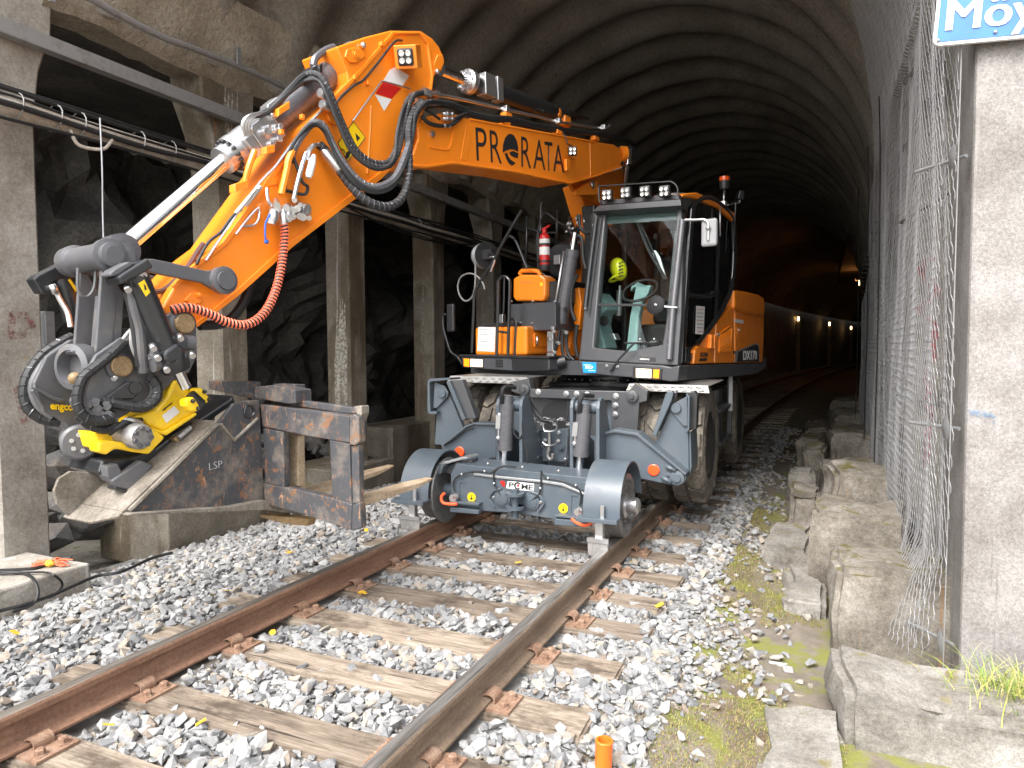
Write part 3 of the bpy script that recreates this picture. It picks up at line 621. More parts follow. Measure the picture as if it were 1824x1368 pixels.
# ---- wire netting over the right-hand openings
def net(dx=0, cy=.056, cz=.05, ph=0):
    E_ = []
    def pos(y, z):
        x = .5 + dx + bend(y) + .05 * nz(y * .9, z * .5, 7 + ph) + .02 * nz(y * 2.3, z * .9, 2 + ph) + .01 * math.sin(y * 9 + 3 * nz(y, z, 1, .8))
        if z > 3.4:
            lim = XC + bend(y) + VX + math.sqrt(max(.1, (VR - .13) ** 2 - (z - VZ) ** 2)); x = min(x, lim)
        if y < 5.2: f = max(0, .35 - z) * max(0, min(1, (5.2 - y) / .6)); x -= f * .5 * max(0, 1 - abs(y - 4.4) / .9)
        return (x, y, z)
    def keep(y, z): return (z > .12 or (y < 5.1 and z > -.13 )) and z < 5.2 - max(0, y - 6) * .55 and (z < 3.75 or y < 9)
    NY = int((15.5 - 3.82) / cy); NZ_ = int(5.4 / cz)
    cells = {}
    for i in range(NY):
        for j in range(NZ_):
            y = 3.82 + i * cy + (.5 * cy if j % 2 else 0); z = -.15 + j * cz * 1.0
            y += .012 * nz(y, z, 4, 5); cells[i, j] = (y, z)
    segs = []
    for (i, j), (y, z) in cells.items():
        if not keep(y, z): continue
        a = pos(y, z - cz * .22); b_ = pos(y, z + cz * .22); segs.append((a, b_, 1))
        for di in ((0, -1) if j % 2 == 0 else (1, 0)):
            if (i + di, j + 1) in cells:
                yy, zz = cells[i + di, j + 1]
                if keep(yy, zz): segs.append((b_, pos(yy, zz - cz * .22), 0))
    VV = []; FF = []
    for a, b_, tw in segs:
        a, b_ = V(a), V(b_); d = (b_ - a).normalized(); u = d.orthogonal().normalized(); w_ = d.cross(u); r = (.0028 if tw else .0017) * (1 + max(0, a.y - 6) * .06); o = len(VV)
        for q in (a, b_):
            for k in range(3): an = 2.094 * k; VV.append(q + u * (r * math.cos(an)) + w_ * (r * math.sin(an)))
        for k in range(3): FF.append((o + k, o + (k + 1) % 3, o + 3 + (k + 1) % 3, o + 3 + k))
    me = bpy.data.meshes.new('netting'); me.from_pydata(VV, [], FF); me.materials.append(M_wire); return me, len(segs)
ne = empty('wire_netting', (.5, 4, -.1), 'galvanised hexagonal wire netting hung along the right tunnel wall', 'netting')
me, ns = net(); print('net segs', ns); o = link('wire_mesh', me, ne); o['kind'] = 'stuff'
me, ns = net(.05, .07, .062, 5); print('net segs', ns); o = link('wire_mesh', me, ne); o['kind'] = 'stuff'
MB().tube([(.55, 3.84, -.2), (.555, 3.84, 1), (.56, 3.84, 3), (.57, 3.84, 5.2)], .0028, 5, 4).build('edge_wire', M_steelo, ne)
for z in (.05, 1.05, 2.25, 3.2):
    p_ = [ony(1606, 0, 5.7).x, 0]; MB().tube([(.50, 5.62, z), (.49, 5.55, z + .005), (.6, 4.9, z), (.66, 4.45, z)], .011, 4, 3).build('tie_bar', M_galv, ne)
for z in (1.0, 2.28, -.05):
    mb = MB(); mb.lathe((.545, 3.9, z), (1, .1, 0), [(.001, -.012), (.05, -.006), (.06, 0), (.001, .003)], 16); mb.cyl((.42, 4.15, z), (.6, 3.9, z), .009); mb.build('anchor_plate', M_galv, ne)
for i, y in enumerate((7.4, 9.2, 11.6)):
    MB().tube([(.46, y, .3), (.47, y + .05, 1.6), (.46, y, 3.0), (.44, y + .03, 3.7)], .006, 5, 5).build('lacing_wire', M_black, ne)
# ---- left: steel rail, conduit bundle, cables
sb = MB(); zt, zb = onx(15, 34, -5.18).z, onx(15, 59, -5.18).z
sb.box((-5.19, 2.2, zb), (-5.18, 15.5, zt)); sb.box((-5.27, 2.2, zb - .008), (-5.181, 15.5, zb)); sb.box((-5.27, 2.2, zt - .02), (-5.19, 15.5, zt - .012))
stl = empty('steel_channel', (-5.2, 5, zb), 'grey galvanised steel channel fixed along the left columns', 'channel')
sb.build('channel', M_steelo, stl)
for y1, _ in LCOL[:6]: MB().box((-5.3, y1 - .25, zb + .01), (-5.19, y1 - .1, zt - .03)).build('bracket', M_galv, stl)
cb = empty('conduit_bundle', (-5.2, 5, 2.6), 'pale pipe with black cables strapped along the left columns', 'conduit')
def sag(u0, v0, x, y0, y1, n=14, amp=.03, seed=0):
    z = onx(u0, v0, x).z; return [(x + .012 * nz(0, y0 + (y1 - y0) * i / n, seed, 2), y0 + (y1 - y0) * i / n, z + amp * nz(y0 + (y1 - y0) * i / n, 0, seed, 1.4)) for i in range(n + 1)]
MB().tube(sag(0, 185, -5.16, 2.0, 14, 16, .012), .068, 12, 3).build('pipe', M_conduit, cb)
for k, (v_, r, dx) in enumerate(((184, .022, .08), (156, .016, .02), (150, .012, 0), (205, .012, .07), (166, .01, .06))):
    MB().tube(sag(0, v_, -5.16 + dx, 2.0, 14, 22, .03, k * 7 + 3), r, 8, 4).build('cable', M_black, cb)
zc = onx(0, 182, -5.16).z
for y in (3.15, 3.42, 3.6, 4.1, 4.4, 5.3, 6.5, 7.3, 8.4): MB().tube([(-5.16 + .1 * math.cos(a), y + .012 * math.sin(a), zc + .098 * math.sin(a)) for a in [2 * math.pi * i / 14 for i in range(14)]], .005, 5, 0, True).build('strap', M_steelo, cb)
tag(MB().tube([(-5.1, 3.5, zc - .07), (-5.08, 3.55, zc - .17), (-5.06, 3.72, zc - .16), (-5.08, 3.82, zc - .06)], .013, 7, 6).build('drooping_cable', M_conduit), 'short pale cable loop hanging under the conduit', 'cable')
tag(MB().tube([onx(178, 210, -5.05), onx(182, 300, -5.04), onx(183, 380, -5.05), onx(185, 445, -5.04)], .007, 6, 4).build('hanging_wire', M_galv), 'thin grey wire hanging straight down beside the linkage', 'wire')
tag(MB().tube([onx(u, v_, -5.08) for u, v_ in ((60, -45), (160, -3), (215, 28), (290, 66), (350, 88), (420, 116), (500, 152), (600, 205), (700, 250))], .028, 9, 6).build('overhead_cable', M_steelo), 'thick grey cable clipped under the springing beam', 'cable')
for u, v_ in ((425, 96), (92, -25)): p_ = onx(u, v_, -5.06); MB().box(p_ - V((.01, .02, .11)), p_ + V((.01, .02, .06))).build('cable_clip', M_galv); tag(bpy.data.objects[-1] if 0 else [o for o in scn.collection.objects if o.name.startswith('cable_clip')][-1], 'small steel clip holding the overhead cable to the beam', 'clip', 'cable clips')
for k, (u0, v0, u1, v1, dz) in enumerate(((560, 345, 860, 432, .05), (620, 372, 860, 434, .16), (690, 400, 850, 434, .1))):
    a, b_ = onx(u0, v0, -5.1), onx(u1, v1, -5.1); pts = [a.lerp(b_, i / 8) + V((.03 * k, 0, -dz * math.sin(math.pi * i / 8))) for i in range(9)]
    tag(MB().tube(pts, .011, 6, 3).build('slack_cable', M_black), ['slack black cable under the conduit behind the arm', 'deepest drooping black cable between the middle columns', 'short drooping black cable near the hose reel'][k], 'cable')
mb = MB(); a = onx(76, 560, -5.7); mb.box(a - V((.02, .06, .35)), a + V((.12, .02, .02))); tag(mb.build('metal_cabinet', M_galv, bev=.008), 'small grey metal box behind the left edge column', 'box')
# cables and rope on the footing
def floorc(z, pts, zz): return [onz(*(ZM['r3'][0] + x * ZM['r3'][2], ZM['r3'][1] + y * ZM['r3'][2]), zz if not isinstance(zz, (list, tuple)) else zz[i]) for i, (x, y) in enumerate(pts)]
tag(MB().tube(floorc(0, [(-120, 660), (0, 620), (120, 590), (250, 545), (440, 462), (560, 440), (700, 378), (800, 350)], -.16), .011, 6, 5).build('ground_cable', M_black), 'long black cable lying along the edge of the ballast', 'cable')
tag(MB().tube(floorc(0, [(-80, 440), (0, 432), (90, 428), (180, 418), (260, 378), (330, 372)], -.055), .01, 6, 5).build('ground_cable', M_black), 'black cable crossing the footing behind the orange rope', 'cable')
tag(MB().tube(floorc(0, [(-80, 430), (0, 440), (110, 445), (160, 480), (178, 540), (150, 590), (60, 625)], [-.05, -.05, -.05, -.055, -.12, -.17, -.18]), .01, 6, 5).build('ground_cable', M_black), 'black cable looping over the footing edge', 'cable')
tag(MB().tube(floorc(0, [(0, 450), (180, 440), (250, 455), (290, 500), (240, 555), (170, 560)], [-.05, -.05, -.055, -.15, -.17, -.18]), .008, 6, 5).build('ground_cable', M_black), 'thin cable curling down beside the footing corner', 'cable')
rp = empty('rope_bundle', floorc(0, [(245, 405)], -.06)[0], 'frayed orange rope bundle with a yellow knot on the footing', 'rope')
rnd = random.Random(8); c0 = floorc(0, [(232, 400)], -.045)[0]
for i in range(34):
    s_ = -1 if i % 2 else 1; e_ = c0 + V((s_ * rnd.uniform(.03, .13), s_ * rnd.uniform(-.01, .1), rnd.uniform(-.02, .02))); MB().tube([c0, c0.lerp(e_, .5) + V((0, 0, rnd.uniform(0, .03))), e_], .0045, 4, 3).build('strand', M_rope, rp)
MB().ball(c0, .032, 8, 6, (1.2, 1, .8)).build('knot', M_leafy, rp)
# ---- orange pipe stub
op = MB(); o_ = V((-.745, 2.5, -.4)); op.lathe(o_, (0.03, 0.02, 1), [(.033, 0), (.033, .3), (.035, .306), (.033, .31), (.026, .31), (.026, .1)], 20, cap=False); tag(op.build('pipe_stub', M_orpipe), 'short bright orange plastic pipe standing in the gravel', 'pipe')
# ---- fallen leaves
lf = MB(); lf.add([(-.03, 0, 0), (-.01, .018, .004), (.02, .015, .002), (.035, 0, .006), (.018, -.016, .001), (-.012, -.017, .004)], [(0, 1, 5), (1, 2, 4, 5), (2, 3, 4)]); lf = lf.mesh('fallen_leaf', M_leafy)
for (z, x, y) in (('r3', 985, 545), ('r3', 1040, 525), ('r3', 1680, 535), ('r3', 1265, 720), ('r3', 65, 720), ('r3', 930, 1140), ('r3', 505, 1150), ('r3', 1340, 350), ('r3', 1700, 245), ('r4', 485, 95), ('r4', 840, 318), ('r4', 705, 108), ('r4', 1500, 515), ('r4', 1380, 312), ('r4', 120, 460)):
    ox, oy, s_ = ZM[z]; p_ = onz(ox + x * s_, oy + y * s_, -.15); o = bpy.data.objects.new('fallen_leaf', lf); scn.collection.objects.link(o); o.location = p_; o.rotation_euler = (random.uniform(-.5, .5), random.uniform(-.5, .5), random.uniform(0, 6))
    tag(o, 'small yellow fallen leaf on the track bed', 'leaf', 'fallen yellow leaves')
# ---- grass tuft and moss
m, n, b = base('grass'); t = NT(n); at = t.node('VertexColor', layer_name='tone'); t.link(at.outputs[0], b.inputs['Base Color']); b.inputs['Roughness'].default_value = .6
def blades(name, spots, label, cat, mat):
    rnd = random.Random(21); VV = []; FF = []; CC = []
    for (x, y, z, h, lean, wd, tone) in spots:
        a = rnd.uniform(0, 6.28); l = V((math.cos(a), math.sin(a), 0)) * lean * h; side = V((-math.sin(a), math.cos(a), 0)) * wd; o = len(VV); b0 = V((x, y, z))
        for k in range(4):
            f = k / 3; c_ = b0 + l * f * f + ZD * (h * (f - .35 * lean * f * f)); ww = side * (1 - f * .92); VV += [c_ - ww, c_ + ww]; CC += [tone, tone]
        for k in range(3): FF.append((o + 2 * k, o + 2 * k + 1, o + 2 * k + 3, o + 2 * k + 2))
    me = bpy.data.meshes.new(name); me.from_pydata(VV, [], FF); at = me.color_attributes.new('tone', 'FLOAT_COLOR', 'POINT'); at.data.foreach_set('color', [q for c_ in CC for q in c_]); me.materials.append(mat)
    return tag(link(name, me), label, cat, kind='stuff')
rnd = random.Random(4); sp = []
gt = [(.2, .3, .04), (.3, .36, .06), (.42, .38, .12), (.5, .44, .2), (.12, .2, .03)]
c0 = onz(1790, 1235, -.06)
for i in range(900):
    x = c0.x + rnd.gauss(.14, .12); y = 3.45 + rnd.gauss(0, .09); sp.append((x, y, -.1 + rnd.uniform(-.02, .03), rnd.uniform(.06, .2), rnd.uniform(.3, 1.5), .0028, rnd.choice(gt) + (1,)))
blades('grass_tuft', sp, 'tuft of green and straw grass at the foot of the pillar', 'grass', m)
sp = []; mg = [(.16, .2, .03), (.24, .26, .05), (.3, .26, .08), (.26, .18, .09), (.2, .13, .07)]
for i in range(75000):
    y = rnd.uniform(1.9, 7.5); x = rnd.uniform(-.72, .12)
    if nz(x, y, 1, 1.3) + .5 * nz(x, y, 8, 5) > -.1 + (.0 if x > -.5 else .15): sp.append((x, y, gz(x, y) - .002, rnd.uniform(.006, .022), rnd.uniform(.3, 1.2), .0022, rnd.choice(mg) + (1,)))
print('moss', len(sp)); blades('moss_cover', sp, 'green and brown moss and thin grass on the gravel by the right stones', 'moss', m)
# ---- tunnel lamps
M_lamp = plain('lamp_glow', (1, .62, .25), .5, 0, 0, 3.5)
def lamp(pos, post, power, label, face=1):
    t_ = empty('tunnel_lamp', (pos.x, pos.y, -.25 if post else pos.z), label, 'lamp', 'lamps inside the tunnel')
    k_ = 1 if post else .35
    MB().lathe(pos, (0, 0, 1), [(.04 * k_, -.14 * k_), (.075 * k_, -.12 * k_), (.075 * k_, .12 * k_), (.04 * k_, .15)], 12).build('lens', M_lamp, t_)
    MB().box(pos + V((-.14, -.14, .15)), pos + V((.14, .14, .22))).build('cap', M_steelo, t_)
    if post: MB().box((pos.x - .14, pos.y - .02, -.5), (pos.x + .14, pos.y + .2, pos.z - .16)).build('post', M_conduit, t_)
    ld = bpy.data.lights.new('glow', 'POINT'); ld.energy = power; ld.color = (1, .36, .09); ld.shadow_soft_size = .12; lo = bpy.data.objects.new('lamp_glow', ld); scn.collection.objects.link(lo)
    lo.location = pos + V((face * .22, 0, .1 if face < 0 else 0)); setpar(lo, t_)
lamp(ony(1422, 568, 57), True, .25, 'nearest glowing lamp post deep in the tunnel')
lamp(ony(1477.5, 577, 68), True, .25, 'second glowing lamp post deeper in the tunnel')
lamp(ony(1516, 584, 80), True, .25, 'farthest small lamp glow beside the netting edge')
for y, e_ in ((33, 4), (47, 4)):
    lamp(V((XC + bend(y) + 2.42, y, 4.0)), False, e_, 'lamp high on the right tunnel wall, %s' % {33: 'lighting the orange arch', 47: 'lighting the far arch'}[y], -1)
# ================================================================== ROAD-RAIL EXCAVATOR
ZM.update(a1=(30, 420, .16084), a2=(30, 600, .16084), a3=(200, 440, .16084), a4=(860, 660, .14622), a5=(1060, 660, .19009), a6=(720, 660, .2193), a7=(800, 800, .1864),
          b1=(1020, 620, .08772), b2=(1220, 560, .08772), b3=(840, 480, .12427), b6=(880, 80, .19737), b7=(1030, 310, .17544), b8=(1040, 470, .13158))
M_or = paint('orange_paint', (.92, .25, .014), (.5, .16, .03), .18, .33, .3)
M_gr = paint('dark_grey_paint', (.062, .064, .07), (.12, .1, .08), .3, .34, .3)
M_dk = paint('black_paint', (.02, .021, .023), (.06, .052, .045), .3, .32, .35)
M_bl = paint('blue_grey_paint', (.074, .094, .114), (.17, .155, .13), .3, .44, .12)
M_tilt = paint('worn_grey_paint', (.095, .095, .102), (.2, .17, .14), .6, .42, .12)
M_ylw = paint('yellow_paint', (.9, .58, .006), (.2, .12, .05), .35, .36, .35)
M_cyl = paint('cylinder_grey', (.1, .1, .11), (.1, .09, .08), .3, .25, .5)
M_chr = plain('chrome', (.82, .82, .83), .09, 1); M_zinc = plain('zinc', (.62, .62, .63), .3, .9)
M_steel = stony('bare_steel', [(.2, .195, .19), (.3, .29, .28), (.42, .4, .38)], 5, 60, .45, .1, .003); M_steel.node_tree.nodes['Principled BSDF'].inputs['Metallic'].default_value = .6
M_chq = paint('chequer_plate', (.2, .196, .188), (.16, .14, .115), .7, .5, 0, .35)
M_tyre = stony('muddy_tyre', [(.04, .037, .034), (.115, .1, .082), (.25, .217, .175)], 4, 30, .9, .4, .01, streak=[((.3, .2, .11), .68, .75)])
M_red = plain('red_paint', (.55, .015, .012), .35, 0, .4); M_orr = plain('orange_hose', (.95, .13, .04), .5); M_spir = plain('spiral_guard', (.9, .2, .11), .5)
M_reflo = plain('reflector', (.95, .09, .02), .3); M_stk = plain('white_sticker', (.75, .75, .74), .5); M_ink = plain('black_ink', (.02, .02, .022), .45); M_blue = plain('blue_sticker', (.01, .3, .75), .4)
M_brz = stony('bronze_pin', [(.16, .1, .045), (.3, .2, .1)], 12, 70, .5, .15, .003)
EX = empty('excavator', (S.x, S.y, 0), 'orange road-rail wheeled excavator on the track at the tunnel mouth', 'excavator')
def part(mb, name, mat, par=None, bev=.004, label=None):
    o = mb.build(name, mat, par or EX, bev); 
    if par is not None and par is not EX: o.matrix_parent_inverse = Matrix.Identity(4); setpar(o, par); 
    if label: o['label'] = label
    return o
def plate(z, pts, fn, k, vec, name, mat, par=None, bev=.004, label=None): return part(MB().prism(tr(z, pts, fn, k), vec), name, mat, par, bev, label)
def bolt(c, ax, r, mat=None, par=None, name='bolt', h=.012):
    ax = V(ax).normalized(); return part(MB().lathe(c, ax, [(r * 1.35, 0), (r * 1.35, h * .3)], 14).lathe(V(c) + ax * h * .3, ax, [(r, 0), (r, h), (r * .8, h * 1.2)], 6, False), name, mat or M_zinc, par, 0)
YF, YR = V((0, -1, 0)), V((0, 1, 0))
# ---- tyres
def tyre_mesh(R, w_, seed):
    mb = MB(); prof = [(.27, -w_ / 2 + .03), (.33, -w_ / 2 + .005), (R - .1, -w_ / 2), (R - .045, -w_ / 2 + .012), (R - .03, -w_ / 2 + .04), (R - .03, w_ / 2 - .04), (R - .045, w_ / 2 - .012), (R - .1, w_ / 2), (.33, w_ / 2 - .005), (.27, w_ / 2 - .03)]
    mb.lathe((0, 0, 0), (1, 0, 0), prof, 48, True, cap=False)
    N = 17
    for i in range(N):
        for s in (-1, 1):
            a0 = 2 * math.pi * (i + (.25 if s > 0 else -.25)) / N; da = 2 * math.pi / N * .36
            def pt(a, x, r): return V((x, r * math.cos(a), r * math.sin(a)))
            xi, xo, xs = s * .012, s * (w_ / 2 - .03), s * (w_ / 2 + .004); sk = .1
            top = [pt(a0 - da, xi, R), pt(a0 + da * .8, xi, R), pt(a0 + da + sk, s * .07, R), pt(a0 + da * .7 + sk, xo, R - .004), pt(a0 - da * .9 + sk, xo, R - .004), pt(a0 - da * .8, s * .06, R)]
            bot = [V((q.x, 0, 0)) + (q - V((q.x, 0, 0))) * ((R - .04) / R) for q in top]
            n = 6; mb.add(bot + top, [tuple(range(n, 2 * n))] + [(k, (k + 1) % n, n + (k + 1) % n, n + k) for k in range(n)])
            mb.hexa([pt(a0 - da * .9 + sk, xo, R - .05), pt(a0 + da * .7 + sk, xo, R - .05), pt(a0 + da * .6 + sk, s * w_ / 2, R - .13), pt(a0 - da * .8 + sk, s * w_ / 2, R - .13),
                     pt(a0 - da * .9 + sk, xo, R - .006), pt(a0 + da * .7 + sk, xo, R - .006), pt(a0 + da * .6 + sk, xs, R - .1), pt(a0 - da * .8 + sk, xs, R - .1)])
    return mb.mesh('tyre', M_tyre)
TM = tyre_mesh(.525, .3, 1)
rimb = MB().lathe((0, 0, 0), (1, 0, 0), [(.275, -.13), (.29, -.14), (.28, -.1), (.2, -.05), (.09, -.03), (.09, .03), (.2, .05), (.28, .1), (.29, .14), (.275, .13)], 28).mesh('rim', M_dk)
for yc in (6.42, 8.78):
    for s in (-1, 1):
        for k in (.735, 1.075):
            o = bpy.data.objects.new('tyre', TM); scn.collection.objects.link(o); loc = V((XC + s * k, yc, .525)); o.rotation_euler = (random.uniform(0, 3), 0, 0)
            o.location = loc - EX.location; o.parent = EX
            r_ = bpy.data.objects.new('rim', rimb); scn.collection.objects.link(r_); r_.parent = o
    part(MB().cyl((XC - .7, yc, .525), (XC + .7, yc, .525), .11).lathe((XC, yc, .525), (0, 1, 0), [(.1, -.25), (.2, -.12), (.2, .12), (.1, .25)], 16), 'axle', M_gr)
part(MB().box((XC - .42, 5.9, .62), (XC + .42, 9.4, 1.0)).box((XC - .55, 7.0, .8), (XC + .55, 8.3, 1.03)), 'chassis', M_gr)
part(MB().lathe((S.x, S.y, 0), ZD, [(.66, 1.0), (.66, 1.05), (.6, 1.055), (.6, 1.1), (.68, 1.105), (.68, 1.14)], 48), 'slew_ring', M_dk)
mb = MB()
for i in range(40):
    a = 2 * math.pi * i / 40; mb.cyl(S + V((.63 * math.cos(a), .63 * math.sin(a), 1.048)), S + V((.63 * math.cos(a), .63 * math.sin(a), 1.068)), .014, n=6)
part(mb, 'ring_bolts', M_zinc, bev=0)
# mudguards of chequer plate
def mudguard(x0, x1, z, rz, name='mudguard'):
    mb = MB(); mb.hexa([V((x0, 5.93, z)), V((x1, 5.93, z - .01)), V((x1, 6.95, z + .0)), V((x0, 6.95, z + .01)), V((x0, 5.93, z + .008)), V((x1, 5.93, z - .002)), V((x1, 6.95, z + .008)), V((x0, 6.95, z + .018))])
    mb.hexa([V((x0 - .02, 5.9, z - .05)), V((x1 + .02, 5.9, z - .06)), V((x1, 5.93, z - .003)), V((x0, 5.93, z + .003)), V((x0 - .02, 5.893, z - .047)), V((x1 + .02, 5.893, z - .057)), V((x1, 5.924, z + .006)), V((x0, 5.924, z + .012))])
    for i in range(9):
        for k in range(2):
            x = x0 + (x1 - x0) * (i + .5 + .4 * k) / 9.6; zz = z - .014 - .028 * k; mb.obox((x, 5.905 - .008 + .014 * (1 - k), zz), V((.02, 0, .004 * (1 if k else -1))), V((0, .003, .004)), V((0, -.003, .004)))
    return part(mb, name, M_chq, bev=.002)
mudguard(-3.27, -2.47, 1.125, 0); mudguard(-1.52, -.86, 1.075, 0)
# ---- rail guidance bogie, front
plate('z8', [(600, 190), (612, 140), (690, 125), (700, 180), (1195, 192), (1230, 150), (1292, 190), (1288, 240), (1250, 250), (1240, 392), (1108, 392), (1108, 238), (700, 222), (690, 205), (640, 205)], ony, 5.82, (0, .08, 0), 'mounting_plate', M_gr)
for x, y in ((738, 193), (880, 203), (985, 207), (1132, 215), (1130, 262), (1128, 308), (932, 203)): bolt(tr('z8', [(x, y)], ony, 5.815)[0], YF, .02)
for x, y in ((668, 183), (1216, 217)): part(MB().lathe(tr('z8', [(x, y)], ony, 5.815)[0], YF, [(.05, 0), (.05, .02), (.035, .025), (.018, .025), (.018, .04)], 18), 'pivot_boss', M_gr, bev=0)
plate('z8', [(560, 215), (690, 215), (1110, 240), (1170, 260), (1170, 400), (1060, 600), (560, 560)], ony, 5.9, (0, .05, 0), 'back_plate', M_bl)
part(MB().lathe(tr('a4', [(890, 560)], ony, 5.893)[0], YF, [(.14, -.004), (.14, .0)], 24), 'access_hole', M_ink, bev=0)
plate('a4', [(520, 745), (700, 735), (1045, 705), (1040, 1115), (560, 1100)], ony, 5.62, (0, .06, 0), 'centre_plate', M_bl)
for pts in ([(500, 745), (680, 735), (670, 765), (510, 775)], [(545, 1050), (680, 1045), (675, 1080), (560, 1090)], [(1425, 790), (1573, 770), (1573, 830), (1430, 835)]): plate('a4', pts, ony, 5.5, (0, .1, 0), 'stiffener', M_bl)
def tower(u, name='tower_plate'):
    x = ony(u, 760, 5.2).x; zt = 1.02; yz = [(5.18, .3), (5.18, .93), (5.2, .98), (5.25, 1.01), (5.31, .99), (5.36, .93), (5.5, .7), (5.75, .6), (5.75, .28)]
    return part(MB().prism([V((x - .014, y, z)) for y, z in yz], (.028, 0, 0)), name, M_bl)
for u in (888, 929, 1019, 1066): tower(u)
for u0, u1 in ((888, 929), (1019, 1066)):
    x0, x1 = ony(u0, 760, 5.2).x, ony(u1, 760, 5.2).x; part(MB().cyl((x0, 5.27, .93), (x1, 5.27, .93), .052, n=18), 'pin_tube', M_bl, bev=0)
for a, b_, c_ in (((300, 330), (268, 965), (250, 1150)), ((1245, 440), (1190, 1040), (1170, 1230))):
    A, B_, C_ = (tr('a4', [q], ony, 5.2)[0] for q in (a, b_, c_)); d = (A - B_).normalized()
    cy = part(MB().cyl(A - d * .05, B_, .062, n=24).lathe(B_, d, [(.066, 0), (.066, .03)], 24).cyl(A - d * .06, A + d * .02, .045, n=16), 'hydraulic_cylinder', M_cyl, bev=0)
    part(MB().cyl(B_, C_, .032, n=18), 'piston_rod', M_chr, cy, 0)
    o_ = V((-.045, -.045, 0)); q = MB(); 
    q.cyl(A - d * .12 + o_, B_ + d * .12 + o_, .01, n=8); q.ball(A - d * .14 + o_, .02); q.ball(B_ + d * .1 + o_, .022); q.obox((A + B_) / 2 + o_ + d * .02, (.02, 0, 0), (0, .018, 0), d * .055)
    part(q, 'valve_block', M_zinc, cy, 0)
    part(MB().tube([A + V((-.03, -.04, -.05)), A + V((-.02, -.07, .03)), A + V((.0, -.05, .09)), A + V((.05, .05, .08))], .018, 8, 5), 'hose', M_black, cy, 0)
part(MB().tube(tr('a4', [(540, 330)], ony, 5.45) + tr('a4', [(620, 470), (690, 560), (770, 610), (900, 600)], ony, 5.5), .022, 8, 5), 'corrugated_hose', M_black, bev=0)
hk = MB(); q0 = tr('a4', [(810, 740), (810, 870), (805, 960), (790, 1030), (815, 1080), (850, 1060), (850, 1010)], ony, 5.55); hk.tube(q0[:3], .014, 8); hk.tube(q0[2:], .016, 8, 4); part(hk, 'coupling_hook', M_steel, bev=0)
lp = tr('a4', [(735, 680), (760, 635), (870, 632), (900, 680), (870, 735), (760, 738)], ony, 5.5); part(MB().tube(lp, .007, 7, 4, True), 'grab_ring', M_zinc, bev=0)
part(MB().tube(tr('a4', [(725, 870), (760, 905), (820, 915), (880, 900), (915, 865)], ony, 5.54), .008, 6, 3), 'bracket_bar', M_zinc, bev=0)
for x, y in ((712, 905), (955, 930)): part(MB().lathe(tr('a4', [(x, y)], ony, 5.615)[0], YF, [(.032, 0), (.032, .012), (.018, .012), (.018, .03)], 18), 'socket', M_bl, bev=0)
for x, y in ((755, 850), (918, 862), (627, 857), (925, 755), (1005, 1085)): bolt(tr('a4', [(x, y)], ony, 5.61)[0], YF, .013)
q = MB(); rnd = random.Random(2)
for i in range(7): p0 = tr('a4', [(490 + 80 * i, 600 + (i % 3) * 30)], ony, 5.5)[0]; p1 = tr('a4', [(560 + 80 * i, 650 - (i % 2) * 60)], ony, 5.5)[0]; q.tube([p0, p0.lerp(p1, .5) + V((0, -.03, .02)), p1], .008, 6, 3); q.obox(p1, (.015, 0, 0), (0, .012, 0), (0, 0, .012))
part(q, 'hose_fittings', M_zinc, bev=0)
for pts in ([(480, 620), (490, 800), (540, 1000), (545, 1150)], [(1040, 380), (1030, 560), (1000, 640)], [(380, 470), (370, 620), (380, 760), (440, 830), (480, 780)], [(1040, 800), (1030, 1000), (1010, 1160)]): part(MB().tube(tr('a4', pts, ony, 5.17), .006, 6, 4), 'thin_hose', M_black, bev=0)
# arms to the sides
plate('a5', [(60, 585), (180, 556), (400, 590), (460, 640), (830, 950), (855, 1000), (840, 1050), (780, 1085), (700, 1070), (360, 1000), (60, 920)], ony, 5.36, (0, .09, 0), 'side_arm', M_bl)
plate('a5', [(60, 583), (180, 553), (400, 587), (462, 636), (855, 965), (845, 985), (445, 660), (390, 612), (180, 580), (60, 610)], ony, 5.33, (0, .16, 0), 'arm_flange', M_bl, bev=.003)
plate('a5', [(555, 690), (700, 372), (868, 232), (876, 560), (880, 985), (850, 975)], ony, 5.47, (0, .05, 0), 'upright_plate', M_bl)
plate('a5', [(880, 590), (895, 570), (905, 900), (885, 985)], ony, 5.45, (0, .3, 0), 'upright_flange', M_bl)
plate('a5', [(695, 365), (760, 295), (865, 240), (868, 520), (825, 520)], ony, 5.45, (0, .02, 0), 'gusset', M_bl)
plate('a5', [(848, 222), (862, 210), (886, 250), (882, 560), (850, 585), (838, 575), (866, 545), (868, 260)], ony, 5.4, (0, .2, 0), 'channel_rim', M_bl)
plate('a5', [(862, 210), (930, 192), (958, 240), (948, 545), (884, 565), (886, 250)], ony, 5.5, (0, .1, 0), 'channel_web', M_dk)
plate('a5', [(530, 612), (655, 230), (680, 195), (720, 188), (735, 215), (715, 290), (585, 580), (575, 620)], ony, 5.4, (0, .05, 0), 'link_bar', M_bl, bev=.008)
plate('a5', [(700, 190), (770, 198), (765, 250), (620, 560), (600, 560), (735, 230)], ony, 5.46, (0, .05, 0), 'link_bar', M_dk, bev=.008)
part(MB().lathe(tr('a5', [(760, 352)], ony, 5.45)[0], YF, [(.04, 0), (.04, .015), (.036, .02)], 20), 'pivot_pin', M_bl, bev=0)
part(MB().lathe(tr('a5', [(768, 1005)], ony, 5.35)[0], YF, [(.055, 0), (.055, .012), (.03, .016), (.03, .03), (.012, .03)], 22), 'pivot_pin', M_bl, bev=0)
for a, b_ in (((665, 895), (755, 940)), ((625, 1000), (715, 1050))): A, B_ = tr('a5', [a, b_], ony, 5.34); part(MB().tube([A, B_], .018, 8), 'stop_bar', M_bl, bev=0)
